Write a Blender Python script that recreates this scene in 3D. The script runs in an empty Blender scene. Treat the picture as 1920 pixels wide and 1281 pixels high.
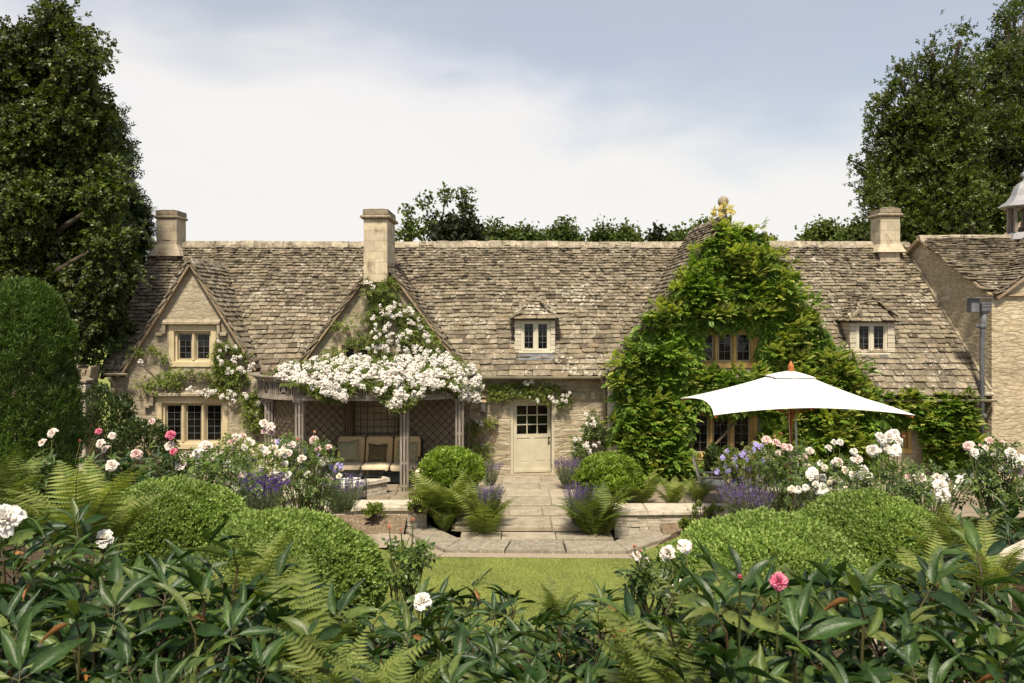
import bpy, math
import numpy as np

# ------------------------------------------------------------------ camera, sky, sun, exposure
R = math.radians
S = bpy.context.scene
COL = S.collection
F, CX, HY, CZ = 1500.0, 960.0, 590.0, 4.10          # focal length in photo pixels, principal column, horizon row, eye height

cam_data = bpy.data.cameras.new("camera")
cam = bpy.data.objects.new("camera", cam_data)
COL.objects.link(cam)
cam.location = (0, 0, CZ)
cam.rotation_euler = (R(90), 0, 0)
cam_data.sensor_width = 36
cam_data.lens = 36 * F / 1920
cam_data.shift_y = -(640.5 - HY) / 1920
cam_data.clip_start = 0.1
cam_data.clip_end = 2000
cam_data.dof.use_dof = True
cam_data.dof.focus_distance = 16.0
cam_data.dof.aperture_fstop = 7.0
S.camera = cam

SUN_EL, SUN_AZ = R(58), R(186)                       # azimuth clockwise from +Y: behind the camera, a little to its left
world = bpy.data.worlds.new("World")
S.world = world
world.use_nodes = True
wn, wl = world.node_tree.nodes, world.node_tree.links
bg = wn["Background"]
sky = wn.new("ShaderNodeTexSky")
sky.sky_type = 'NISHITA'
sky.sun_disc = False
sky.sun_elevation = SUN_EL
sky.sun_rotation = SUN_AZ
sky.dust_density = 0.7
tc = wn.new("ShaderNodeTexCoord")
sep = wn.new("ShaderNodeSeparateXYZ")
wl.new(tc.outputs['Generated'], sep.inputs[0])
mp = wn.new("ShaderNodeMapping")
mp.inputs['Scale'].default_value = (2.0, 2.0, 4.6)
mp.inputs['Location'].default_value = (0.35, 0.0, 0.15)
wl.new(tc.outputs['Generated'], mp.inputs[0])
nz = wn.new("ShaderNodeTexNoise")
nz.inputs['Scale'].default_value = 1.3
nz.inputs['Detail'].default_value = 5.0
nz.inputs['Roughness'].default_value = 0.52
nz.inputs['Distortion'].default_value = 0.25
wl.new(mp.outputs[0], nz.inputs['Vector'])
# cover = noise + (thicker towards the horizon)
m1 = wn.new("ShaderNodeMath"); m1.operation = 'MULTIPLY_ADD'
wl.new(sep.outputs['Z'], m1.inputs[0]); m1.inputs[1].default_value = -2.6; m1.inputs[2].default_value = 0.86
m2 = wn.new("ShaderNodeMath"); m2.operation = 'ADD'
m0 = wn.new("ShaderNodeMath"); m0.operation = 'MULTIPLY_ADD'          # the left half of the sky is the cloudier one
wl.new(sep.outputs['X'], m0.inputs[0]); m0.inputs[1].default_value = -0.28; wl.new(m1.outputs[0], m0.inputs[2])
wl.new(m0.outputs[0], m2.inputs[0]); wl.new(nz.outputs['Fac'], m2.inputs[1])
cr = wn.new("ShaderNodeValToRGB")
cr.color_ramp.interpolation = 'EASE'
cr.color_ramp.elements[0].position = 0.50; cr.color_ramp.elements[0].color = (0.45, 0.45, 0.45, 1)
cr.color_ramp.elements[1].position = 0.86; cr.color_ramp.elements[1].color = (0.97, 0.97, 0.97, 1)
wl.new(m2.outputs[0], cr.inputs['Fac'])
# the cloud's own tone: bright tops, greyer lilac veils
nz2 = wn.new("ShaderNodeTexNoise")
nz2.inputs['Scale'].default_value = 1.7; nz2.inputs['Detail'].default_value = 4.0
wl.new(mp.outputs[0], nz2.inputs['Vector'])
m3 = wn.new("ShaderNodeMath"); m3.operation = 'MULTIPLY_ADD'
wl.new(sep.outputs['Z'], m3.inputs[0]); m3.inputs[1].default_value = -1.2; m3.inputs[2].default_value = 0.25
m4 = wn.new("ShaderNodeMath"); m4.operation = 'ADD'
wl.new(m3.outputs[0], m4.inputs[0]); wl.new(nz2.outputs['Fac'], m4.inputs[1])
cc = wn.new("ShaderNodeValToRGB")
cc.color_ramp.interpolation = 'EASE'
cc.color_ramp.elements[0].position = 0.2; cc.color_ramp.elements[0].color = (0.88, 0.87, 0.90, 1)
cc.color_ramp.elements[1].position = 0.62; cc.color_ramp.elements[1].color = (0.95, 0.925, 0.895, 1)
wl.new(m4.outputs[0], cc.inputs['Fac'])
cs = wn.new("ShaderNodeVectorMath"); cs.operation = 'SCALE'
cs.inputs['Scale'].default_value = 8.3
wl.new(cc.outputs[0], cs.inputs[0])
mx = wn.new("ShaderNodeMix"); mx.data_type = 'RGBA'
wl.new(cr.outputs[0], mx.inputs[0])
wl.new(sky.outputs[0], mx.inputs[6]); wl.new(cs.outputs[0], mx.inputs[7])
wl.new(mx.outputs[2], bg.inputs['Color'])
bg.inputs['Strength'].default_value = 0.088

sun_d = bpy.data.lights.new("sun", 'SUN')
sun_d.energy = 5.0
sun_d.angle = R(8)
sun_d.color = (1.0, 0.90, 0.73)
sun = bpy.data.objects.new("sun", sun_d)
COL.objects.link(sun)
sun.location = (-4, -10, 20)
sun.rotation_euler = (R(90) - SUN_EL, 0, math.pi - SUN_AZ)

S.view_settings.view_transform = 'Standard'
S.view_settings.look = 'None'
S.view_settings.exposure = 0.45
S.view_settings.gamma = 1.0

# ------------------------------------------------------------------ helpers
rng = np.random.default_rng(11)
ORG = {}                                             # world origin of every parent, so that parts are written in world coordinates


def P(px, py, Y):
    """the world point that stands Y metres out along the view axis and shows at photo pixel (px, py)"""
    return np.array([(px - CX) * Y / F, Y, CZ - (py - HY) * Y / F])


def nrm(a):
    a = np.asarray(a, float)
    return a / np.maximum(np.linalg.norm(a, axis=-1, keepdims=True), 1e-9)


class Geo:
    def __init__(s):
        s.v, s.f, s.n = [], [], 0

    def add(s, v, faces, mat=0, smooth=False):
        v = np.asarray(v, float).reshape(-1, 3)
        if isinstance(faces, np.ndarray):
            groups = [faces.reshape(-1, faces.shape[-1])]
        else:
            by = {}
            for f in faces:
                by.setdefault(len(f), []).append(f)
            groups = [np.array(x) for x in by.values()]
        for a in groups:
            s.f.append((a + s.n, mat, smooth))
        s.v.append(v)
        s.n += len(v)
        return s

    def mesh(s, name, mats, org=(0, 0, 0)):
        me = bpy.data.meshes.new(name)
        v = np.concatenate(s.v) - np.asarray(org, float)
        me.vertices.add(len(v))
        me.vertices.foreach_set("co", v.astype(np.float32).ravel())
        loops = np.concatenate([a.ravel() for a, _m, _s in s.f]).astype(np.int32)
        tot = np.concatenate([np.full(len(a), a.shape[1]) for a, _m, _s in s.f])
        start = np.concatenate([[0], np.cumsum(tot)[:-1]]).astype(np.int32)
        me.loops.add(len(loops))
        me.loops.foreach_set("vertex_index", loops)
        me.polygons.add(len(tot))
        me.polygons.foreach_set("loop_start", start)
        me.polygons.foreach_set("material_index", np.concatenate([np.full(len(a), m) for a, m, _s in s.f]).astype(np.int32))
        me.polygons.foreach_set("use_smooth", np.concatenate([np.full(len(a), sm) for a, _m, sm in s.f]).astype(bool))
        me.update(calc_edges=True)
        for m in mats:
            me.materials.append(m)
        return me

    def build(s, name, mats, parent=None, local=False):
        mats = mats if isinstance(mats, (list, tuple)) else [mats]
        org = np.zeros(3) if (parent is None or local) else ORG[parent.name]
        o = bpy.data.objects.new(name, s.mesh(name, mats, org))
        COL.objects.link(o)
        if parent is not None:
            o.parent = parent
        ORG[o.name] = org
        return o


def tag(o, label, cat, group=None):
    o['label'] = label
    o['category'] = cat
    if group:
        o['group'] = group
    return o


def kind(o, k):
    o['kind'] = k
    return o


def thing(name, label, cat, loc=(0, 0, 0), group=None):
    o = bpy.data.objects.new(name, None)
    COL.objects.link(o)
    o.location = tuple(float(c) for c in loc)
    o.empty_display_size = 0.2
    ORG[o.name] = np.asarray(loc, float)
    return tag(o, label, cat, group)


def copy_part(src, parent, loc=None, rot=None, scale=None, label=None):
    c = src.copy()
    COL.objects.link(c)
    c.parent = parent
    if loc is not None:
        c.location = tuple(float(x) for x in loc)
    if rot is not None:
        c.rotation_euler = tuple(float(x) for x in rot)
    if scale is not None:
        c.scale = (scale,) * 3 if np.isscalar(scale) else tuple(float(x) for x in scale)
    ORG[c.name] = ORG.get(parent.name, np.zeros(3))
    return c


def part_of(me, name, parent, loc=(0, 0, 0), rot=(0, 0, 0), scale=1.0):
    """one part that uses a mesh several things share; LOC relative to the parent"""
    o = bpy.data.objects.new(name, me)
    COL.objects.link(o)
    o.parent = parent
    o.location = tuple(float(x) for x in loc)
    o.rotation_euler = tuple(float(x) for x in rot)
    o.scale = (scale,) * 3 if np.isscalar(scale) else scale
    ORG[o.name] = ORG[parent.name]
    return o


BOXF = np.array([[0, 3, 2, 1], [4, 5, 6, 7], [0, 1, 5, 4], [1, 2, 6, 5], [2, 3, 7, 6], [3, 0, 4, 7]])


def box(g, x0, x1, y0, y1, z0, z1, mat=0):
    v = [(x0, y0, z0), (x1, y0, z0), (x1, y1, z0), (x0, y1, z0), (x0, y0, z1), (x1, y0, z1), (x1, y1, z1), (x0, y1, z1)]
    return g.add(v, BOXF, mat)


def bbox(g, x0, x1, y0, y1, z0, z1, mat=0, b=0.01, jit=0.0):
    """a box with its edges bevelled by b (24 vertices), corners shaken by jit"""
    b = min(b, (x1 - x0) / 2.1, (y1 - y0) / 2.1, (z1 - z0) / 2.1)
    X, Y, Z = (x0, x1), (y0, y1), (z0, z1)
    v, idx = [], {}
    for i in (0, 1):
        for j in (0, 1):
            for k in (0, 1):
                c = np.array([X[i], Y[j], Z[k]], float)
                if jit:
                    c = c + rng.normal(0, jit, 3)
                d = np.array([1 - 2 * i, 1 - 2 * j, 1 - 2 * k]) * b
                for a in range(3):                    # the corner's copy that lies on the face along axis a
                    q = c + d
                    q[a] = c[a]
                    idx[(i, j, k, a)] = len(v)
                    v.append(q)
    f = []
    for a in range(3):
        for s in (0, 1):
            o = [x for x in range(3) if x != a]
            ring = []
            for (p, q) in ((0, 0), (1, 0), (1, 1), (0, 1)):
                key = [0, 0, 0]
                key[a] = s; key[o[0]] = p; key[o[1]] = q
                ring.append(idx[(*key, a)])
            f.append(ring)
    for a in range(3):                                # 12 edges
        o = [x for x in range(3) if x != a]
        for p in (0, 1):
            for q in (0, 1):
                k0, k1 = [0] * 3, [0] * 3
                k0[a], k1[a] = 0, 1
                for kk in (k0, k1):
                    kk[o[0]], kk[o[1]] = p, q
                f.append([idx[(*k0, o[0])], idx[(*k1, o[0])], idx[(*k1, o[1])], idx[(*k0, o[1])]])
    for i in (0, 1):
        for j in (0, 1):
            for k in (0, 1):
                f.append([idx[(i, j, k, 0)], idx[(i, j, k, 1)], idx[(i, j, k, 2)]])
    return g.add(v, f, mat)


def beam(g, a, b, w, h=None, up=(0, 0, 1), mat=0):
    """a square bar from a to b"""
    a, b = np.asarray(a, float), np.asarray(b, float)
    h = w if h is None else h
    d = nrm(b - a)
    u = np.asarray(up, float)
    if abs(d @ u) > 0.95:
        u = np.array([0, 1.0, 0])
    x = nrm(np.cross(d, u)) * w / 2
    y = nrm(np.cross(x, d)) * h / 2
    v = [a - x - y, a + x - y, a + x + y, a - x + y, b - x - y, b + x - y, b + x + y, b - x + y]
    return g.add(v, BOXF, mat)


def tube(g, pts, rad, n=6, mat=0, smooth=True, caps=True):
    pts = np.asarray(pts, float)
    m = len(pts)
    rad = np.full(m, rad) if np.isscalar(rad) else np.asarray(rad, float)
    t = nrm(np.gradient(pts, axis=0))
    ref = np.array([0.0, 0, 1]) if abs(t[0, 2]) < 0.9 else np.array([1.0, 0, 0])
    rings = []
    x = nrm(np.cross(t[0], ref))
    for i in range(m):
        x = nrm(x - t[i] * (x @ t[i]))
        y = np.cross(t[i], x)
        a = np.arange(n) * 2 * math.pi / n
        rings.append(pts[i] + rad[i] * (np.cos(a)[:, None] * x + np.sin(a)[:, None] * y))
    v = np.concatenate(rings)
    i, j = np.meshgrid(np.arange(m - 1), np.arange(n), indexing='ij')
    k = (j + 1) % n
    f = np.stack([i * n + j, i * n + k, (i + 1) * n + k, (i + 1) * n + j], -1).reshape(-1, 4)
    g.add(v, f, mat, smooth)
    if caps:
        g.f.append((np.array([[g.n - m * n + q for q in range(n)][::-1]]), mat, False))
        g.f.append((np.array([[g.n - n + q for q in range(n)]]), mat, False))
    return g


def lathe(g, prof, c=(0, 0, 0), n=20, mat=0, smooth=True, sq=False, ang0=0.0):
    """profile [(r, z)] turned about the vertical through c"""
    prof = np.asarray(prof, float)
    a = ang0 + np.arange(n) * 2 * math.pi / n
    v = np.stack([prof[:, 0, None] * np.cos(a), prof[:, 0, None] * np.sin(a), np.repeat(prof[:, 1, None], n, 1)], -1).reshape(-1, 3) + np.asarray(c)
    m = len(prof)
    i, j = np.meshgrid(np.arange(m - 1), np.arange(n), indexing='ij')
    k = (j + 1) % n
    f = np.stack([i * n + j, i * n + k, (i + 1) * n + k, (i + 1) * n + j], -1).reshape(-1, 4)
    g.add(v, f, mat, smooth)
    for q, rev in ((0, True), (m - 1, False)):
        if prof[q, 0] > 1e-4:
            ring = [g.n - m * n + q * n + t for t in range(n)]
            g.f.append((np.array([ring[::-1] if rev else ring]), mat, False))
    return g


def prism(g, poly, axis, a0, a1, mat=0):
    """polygon [(p, q)] extruded along axis 0/1/2 from a0 to a1"""
    n = len(poly)
    o = [x for x in range(3) if x != axis]
    v = np.zeros((2 * n, 3))
    for k, a in enumerate((a0, a1)):
        v[k * n:(k + 1) * n, axis] = a
        v[k * n:(k + 1) * n, o[0]] = [p[0] for p in poly]
        v[k * n:(k + 1) * n, o[1]] = [p[1] for p in poly]
    f = [list(range(n))[::-1], list(range(n, 2 * n))] + [[i, (i + 1) % n, n + (i + 1) % n, n + i] for i in range(n)]
    return g.add(v, f, mat)


def inpoly(x, y, poly):
    poly = np.asarray(poly, float)
    r = np.zeros(len(x), bool)
    j = len(poly) - 1
    for i in range(len(poly)):
        xi, yi, xj, yj = *poly[i], *poly[j]
        c = ((yi > y) != (yj > y)) & (x < (xj - xi) * (y - yi) / (yj - yi + 1e-12) + xi)
        r ^= c
        j = i
    return r


def vnoise(p, scale, seed=0):
    """cheap smooth noise of points (n,3), about -1..1"""
    q = np.asarray(p, float) * scale
    s = np.zeros(len(q))
    r = np.random.default_rng(seed)
    for _ in range(5):
        k = r.normal(0, 1, 3)
        s += np.sin(q @ k + r.uniform(0, 6.28))
    return s / 2.6


# ------------------------------------------------------------------ materials
def new_mat(name):
    m = bpy.data.materials.new(name)
    m.use_nodes = True
    nt = m.node_tree
    b = nt.nodes["Principled BSDF"]
    return m, nt.nodes, nt.links, b


def ramp(n, cols, pos=None, mode='LINEAR'):
    r = n.new("ShaderNodeValToRGB")
    e = r.color_ramp.elements
    r.color_ramp.interpolation = mode
    pos = pos or [i / (len(cols) - 1) for i in range(len(cols))]
    while len(e) < len(cols):
        e.new(0.5)
    for i, (p, c) in enumerate(zip(pos, cols)):
        e[i].position = p
        e[i].color = (*c, 1) if len(c) == 3 else c
    return r


def mixc(n, l, fac, a, b, blend='MIX'):
    m = n.new("ShaderNodeMix")
    m.data_type = 'RGBA'
    m.blend_type = blend
    for sock, v in ((0, fac), (6, a), (7, b)):
        if isinstance(v, (int, float)):
            m.inputs[sock].default_value = v
        elif isinstance(v, tuple):
            m.inputs[sock].default_value = (*v, 1)
        else:
            l.new(v, m.inputs[sock])
    return m.outputs[2]


def noise(n, l, vec, scale, detail=4, rough=0.55, dist=0.0):
    t = n.new("ShaderNodeTexNoise")
    t.inputs['Scale'].default_value = scale
    t.inputs['Detail'].default_value = detail
    t.inputs['Roughness'].default_value = rough
    t.inputs['Distortion'].default_value = dist
    if vec is not None:
        l.new(vec, t.inputs['Vector'])
    return t


def coords(n, l, scale=(1, 1, 1), distort=0.0, dscale=3.0):
    t = n.new("ShaderNodeNewGeometry")
    out = t.outputs['Position']
    if distort:
        nn = noise(n, l, out, dscale, 3)
        s = n.new("ShaderNodeVectorMath"); s.operation = 'SUBTRACT'
        l.new(nn.outputs['Color'], s.inputs[0]); s.inputs[1].default_value = (0.5, 0.5, 0.5)
        k = n.new("ShaderNodeVectorMath"); k.operation = 'SCALE'
        l.new(s.outputs[0], k.inputs[0]); k.inputs['Scale'].default_value = distort
        a = n.new("ShaderNodeVectorMath"); a.operation = 'ADD'
        l.new(out, a.inputs[0]); l.new(k.outputs[0], a.inputs[1])
        out = a.outputs[0]
    m = n.new("ShaderNodeMapping")
    m.inputs['Scale'].default_value = scale
    l.new(out, m.inputs[0])
    return m.outputs[0]


def bump(n, l, h, b, strength=0.5, dist=0.02, prev=None):
    k = n.new("ShaderNodeBump")
    k.inputs['Strength'].default_value = strength
    k.inputs['Distance'].default_value = dist
    l.new(h, k.inputs['Height'])
    if prev is not None:
        l.new(prev, k.inputs['Normal'])
    if b is not None:
        l.new(k.outputs[0], b.inputs['Normal'])
    return k.outputs[0]


def rubble_mat(name, stones, mortar, scale=(2.6, 2.6, 10.5), stain=0.5, bstr=0.9):
    """coursed rubble limestone: flat irregular stones with weathered joints"""
    m, n, l, b = new_mat(name)
    v = coords(n, l, scale, 0.14, 2.2)
    vo = n.new("ShaderNodeTexVoronoi"); vo.feature = 'F1'
    vo.inputs['Randomness'].default_value = 0.85
    ve = n.new("ShaderNodeTexVoronoi"); ve.feature = 'DISTANCE_TO_EDGE'
    ve.inputs['Randomness'].default_value = 0.85
    for q in (vo, ve):
        q.inputs['Scale'].default_value = 1.0
        l.new(v, q.inputs['Vector'])
    sp = n.new("ShaderNodeSeparateColor"); l.new(vo.outputs['Color'], sp.inputs[0])
    c = ramp(n, stones); l.new(sp.outputs[0], c.inputs[0])
    fine = noise(n, l, coords(n, l, (9, 9, 14)), 1.0, 8, 0.65)
    fr = ramp(n, [(0.62,) * 3, (1.25,) * 3], [0.3, 0.7]); l.new(fine.outputs['Fac'], fr.inputs[0])
    col = mixc(n, l, 1.0, c.outputs[0], fr.outputs[0], 'MULTIPLY')
    edge = ramp(n, [(1,) * 3, (0,) * 3], [0.0, 0.10]); l.new(ve.outputs['Distance'], edge.inputs[0])
    patch = noise(n, l, coords(n, l, (0.9, 0.9, 1.6)), 1.0, 3)
    pr = ramp(n, [(0.15,) * 3, (0.85,) * 3], [0.4, 0.62]); l.new(patch.outputs['Fac'], pr.inputs[0])
    ef = n.new("ShaderNodeMath"); ef.operation = 'MULTIPLY'
    l.new(edge.outputs[0], ef.inputs[0]); l.new(pr.outputs[0], ef.inputs[1])
    col = mixc(n, l, ef.outputs[0], col, mortar)
    big = noise(n, l, coords(n, l, (0.7, 0.7, 0.9)), 1.0, 5, 0.6)
    br = ramp(n, [(0.62, 0.60, 0.57), (1.1, 1.08, 1.05)], [0.36, 0.62]); l.new(big.outputs['Fac'], br.inputs[0])
    col = mixc(n, l, stain, col, br.outputs[0], 'MULTIPLY')
    l.new(col, b.inputs['Base Color'])
    b.inputs['Roughness'].default_value = 0.95
    b.inputs['Specular IOR Level'].default_value = 0.1
    hr = ramp(n, [(0,) * 3, (0.75,) * 3, (1,) * 3], [0.0, 0.12, 0.35]); l.new(ve.outputs['Distance'], hr.inputs[0])
    lev = n.new("ShaderNodeMath"); lev.operation = 'MULTIPLY_ADD'
    l.new(sp.outputs[1], lev.inputs[0]); lev.inputs[1].default_value = 0.8
    l.new(hr.outputs[0], lev.inputs[2])
    ad = n.new("ShaderNodeMath"); ad.operation = 'MULTIPLY_ADD'
    l.new(fine.outputs['Fac'], ad.inputs[0]); ad.inputs[1].default_value = 0.9; l.new(lev.outputs[0], ad.inputs[2])
    bump(n, l, ad.outputs[0], b, bstr * 0.55, 0.035)
    return m


def stone_mat(name, c0, c1, spots=None, nscale=5.0, bstr=0.35, island=0.0, joints=None, dark=None):
    """dressed or weathered stone; SPOTS a lichen colour, JOINTS (width, height) of ashlar blocks"""
    m, n, l, b = new_mat(name)
    t = noise(n, l, coords(n, l, (nscale,) * 3), 1.0, 8, 0.62)
    c = ramp(n, [c0, c1], [0.32, 0.68]); l.new(t.outputs['Fac'], c.inputs[0])
    col = c.outputs[0]
    if island:
        ge = n.new("ShaderNodeNewGeometry")
        ir = ramp(n, [(1 - island,) * 3, (1 + island,) * 3]); l.new(ge.outputs['Random Per Island'], ir.inputs[0])
        col = mixc(n, l, 1.0, col, ir.outputs[0], 'MULTIPLY')
    h = t.outputs['Fac']
    if joints:
        gp = n.new("ShaderNodeNewGeometry")
        sx = n.new("ShaderNodeSeparateXYZ"); l.new(gp.outputs['Position'], sx.inputs[0])
        ad = n.new("ShaderNodeMath"); ad.operation = 'ADD'; l.new(sx.outputs[0], ad.inputs[0]); l.new(sx.outputs[1], ad.inputs[1])
        cb = n.new("ShaderNodeCombineXYZ"); l.new(ad.outputs[0], cb.inputs[0]); l.new(sx.outputs[2], cb.inputs[1])
        bt = n.new("ShaderNodeTexBrick")
        bt.inputs['Scale'].default_value = 1.0
        bt.inputs['Brick Width'].default_value = joints[0]; bt.inputs['Row Height'].default_value = joints[1]
        bt.inputs['Mortar Size'].default_value = 0.006
        bt.inputs['Color1'].default_value = (0.82,) * 3 + (1,); bt.inputs['Color2'].default_value = (1.12, 1.1, 1.06, 1)
        bt.inputs['Mortar'].default_value = (0.6, 0.58, 0.55, 1)
        l.new(cb.outputs[0], bt.inputs['Vector'])
        col = mixc(n, l, 1.0, col, bt.outputs['Color'], 'MULTIPLY')
    if dark:
        d = noise(n, l, coords(n, l, (2.6, 2.6, 1.6)), 1.0, 6, 0.7)
        dr = ramp(n, [(0,) * 3, (0.85,) * 3], [0.52, 0.68]); l.new(d.outputs['Fac'], dr.inputs[0])
        col = mixc(n, l, dr.outputs[0], col, dark)
    if spots:
        s = noise(n, l, coords(n, l, (16,) * 3), 1.0, 3, 0.5)
        sr = ramp(n, [(0,) * 3, (0.8,) * 3], [0.60, 0.68]); l.new(s.outputs['Fac'], sr.inputs[0])
        col = mixc(n, l, sr.outputs[0], col, spots)
    l.new(col, b.inputs['Base Color'])
    b.inputs['Roughness'].default_value = 0.92
    b.inputs['Specular IOR Level'].default_value = 0.15
    bump(n, l, h, b, bstr, 0.02)
    return m


def slate_mat(name):
    """Cotswold stone slates: every slate its own grey-brown, pale lichen and near-black moss"""
    m, n, l, b = new_mat(name)
    ge = n.new("ShaderNodeNewGeometry")
    c = ramp(n, [(0.085, 0.069, 0.050), (0.155, 0.130, 0.094), (0.205, 0.174, 0.128), (0.175, 0.140, 0.094), (0.285, 0.245, 0.182), (0.122, 0.100, 0.072)],
             [0, 0.2, 0.45, 0.62, 0.82, 1.0])
    l.new(ge.outputs['Random Per Island'], c.inputs[0])
    t = noise(n, l, coords(n, l, (7,) * 3), 1.0, 8, 0.68)
    tr = ramp(n, [(0.55,) * 3, (1.35,) * 3], [0.3, 0.7]); l.new(t.outputs['Fac'], tr.inputs[0])
    col = mixc(n, l, 1.0, c.outputs[0], tr.outputs[0], 'MULTIPLY')
    big = noise(n, l, coords(n, l, (0.45,) * 3), 1.0, 4, 0.6)
    br = ramp(n, [(0.93, 0.91, 0.88), (1.08, 1.06, 1.02)], [0.35, 0.65]); l.new(big.outputs['Fac'], br.inputs[0])
    col = mixc(n, l, 1.0, col, br.outputs[0], 'MULTIPLY')
    s = noise(n, l, coords(n, l, (11,) * 3), 1.0, 4, 0.6)
    s2 = noise(n, l, coords(n, l, (1.3,) * 3), 1.0, 3)
    sm = n.new("ShaderNodeMath"); sm.operation = 'MULTIPLY_ADD'
    l.new(s2.outputs['Fac'], sm.inputs[0]); sm.inputs[1].default_value = 0.45; l.new(s.outputs['Fac'], sm.inputs[2])
    sr = ramp(n, [(0,) * 3, (0.85,) * 3], [0.80, 0.90]); l.new(sm.outputs[0], sr.inputs[0])
    col = mixc(n, l, sr.outputs[0], col, (0.50, 0.455, 0.37))
    k = noise(n, l, coords(n, l, (5.5,) * 3), 1.0, 5, 0.65)
    sz = n.new("ShaderNodeSeparateXYZ"); l.new(ge.outputs['Position'], sz.inputs[0])
    hz = n.new("ShaderNodeMapRange"); hz.inputs['From Min'].default_value = 2.6; hz.inputs['From Max'].default_value = 6.2
    hz.inputs['To Min'].default_value = -0.04; hz.inputs['To Max'].default_value = 0.075
    l.new(sz.outputs[2], hz.inputs['Value'])
    km = n.new("ShaderNodeMath"); km.operation = 'ADD'; l.new(k.outputs['Fac'], km.inputs[0]); l.new(hz.outputs[0], km.inputs[1])
    kr = ramp(n, [(0,) * 3, (0.92,) * 3], [0.605, 0.665]); l.new(km.outputs[0], kr.inputs[0])
    col = mixc(n, l, kr.outputs[0], col, (0.022, 0.020, 0.013))
    l.new(col, b.inputs['Base Color'])
    b.inputs['Roughness'].default_value = 0.9
    b.inputs['Specular IOR Level'].default_value = 0.2
    bump(n, l, t.outputs['Fac'], b, 0.6, 0.03)
    return m


def paint_mat(name, c, rough=0.5, var=0.08, nscale=3.0, bstr=0.05, metal=0.0, spec=0.4):
    m, n, l, b = new_mat(name)
    t = noise(n, l, coords(n, l, (nscale,) * 3), 1.0, 6, 0.6)
    r = ramp(n, [tuple(x * (1 - var * 2) for x in c), tuple(min(1, x * (1 + var)) for x in c)], [0.3, 0.7])
    l.new(t.outputs['Fac'], r.inputs[0])
    l.new(r.outputs[0], b.inputs['Base Color'])
    b.inputs['Roughness'].default_value = rough
    b.inputs['Metallic'].default_value = metal
    b.inputs['Specular IOR Level'].default_value = spec
    if bstr:
        bump(n, l, t.outputs['Fac'], b, bstr, 0.01)
    return m


def wood_mat(name, c0, c1, axis=2, rough=0.85, island=0.2):
    m, n, l, b = new_mat(name)
    sc = [26.0, 26.0, 26.0]
    sc[axis] = 2.2
    t = noise(n, l, coords(n, l, tuple(sc)), 1.0, 6, 0.6)
    r = ramp(n, [c0, c1], [0.3, 0.7]); l.new(t.outputs['Fac'], r.inputs[0])
    ge = n.new("ShaderNodeNewGeometry")
    ir = ramp(n, [(1 - island,) * 3, (1 + island,) * 3]); l.new(ge.outputs['Random Per Island'], ir.inputs[0])
    col = mixc(n, l, 1.0, r.outputs[0], ir.outputs[0], 'MULTIPLY')
    l.new(col, b.inputs['Base Color'])
    b.inputs['Roughness'].default_value = rough
    b.inputs['Specular IOR Level'].default_value = 0.2
    bump(n, l, t.outputs['Fac'], b, 0.3, 0.006)
    return m


def leaf_mat(name, cols, rough=0.5, trans=0.25, spec=0.35, clump=0.0, clump_scale=2.0, tip=None, tip_amt=0.0, tcol=None, mottle=0.0):
    """foliage: a colour per leaf (random per island), leaf patches by object-sized noise, light coming through"""
    m, n, l, b = new_mat(name)
    ge = n.new("ShaderNodeNewGeometry")
    c = ramp(n, cols); l.new(ge.outputs['Random Per Island'], c.inputs[0])
    col = c.outputs[0]
    if clump:
        t = noise(n, l, coords(n, l, (clump_scale,) * 3), 1.0, 3)
        r = ramp(n, [(1 - clump,) * 3, (1 + clump, 1 + clump, 1 + clump * 0.6)], [0.35, 0.65]); l.new(t.outputs['Fac'], r.inputs[0])
        col = mixc(n, l, 1.0, col, r.outputs[0], 'MULTIPLY')
    if mottle:
        t = noise(n, l, coords(n, l, (38,) * 3), 1.0, 5, 0.6)
        r = ramp(n, [(1 - mottle,) * 3, (1 + mottle, 1 + mottle * .9, 1 + mottle * .5)], [0.35, 0.65]); l.new(t.outputs['Fac'], r.inputs[0])
        col = mixc(n, l, 1.0, col, r.outputs[0], 'MULTIPLY')
        t2 = noise(n, l, coords(n, l, (90,) * 3), 1.0, 3, 0.5)
        bump(n, l, t2.outputs['Fac'], b, 0.25, 0.006)
    if tip is not None:
        t = noise(n, l, coords(n, l, (clump_scale * 1.3,) * 3), 1.0, 3)
        r = ramp(n, [(0,) * 3, (1,) * 3], [0.56 - tip_amt, 0.66 - tip_amt]); l.new(t.outputs['Fac'], r.inputs[0])
        col = mixc(n, l, r.outputs[0], col, tip)
    l.new(col, b.inputs['Base Color'])
    b.inputs['Roughness'].default_value = rough
    b.inputs['Specular IOR Level'].default_value = spec
    if trans:
        tr = n.new("ShaderNodeBsdfTranslucent")
        tint = mixc(n, l, 1.0, col, tcol or (1.5, 1.6, 0.55), 'MULTIPLY')
        l.new(tint, tr.inputs['Color'])
        mx_ = n.new("ShaderNodeMixShader")
        mx_.inputs[0].default_value = trans
        l.new(b.outputs[0], mx_.inputs[1]); l.new(tr.outputs[0], mx_.inputs[2])
        out = [q for q in n if q.type == 'OUTPUT_MATERIAL'][0]
        l.new(mx_.outputs[0], out.inputs['Surface'])
    return m


def petal_mat(name, cols, trans=0.3):
    return leaf_mat(name, cols, rough=0.6, trans=trans, spec=0.2, tcol=(1.0, 0.97, 0.92))


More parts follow.
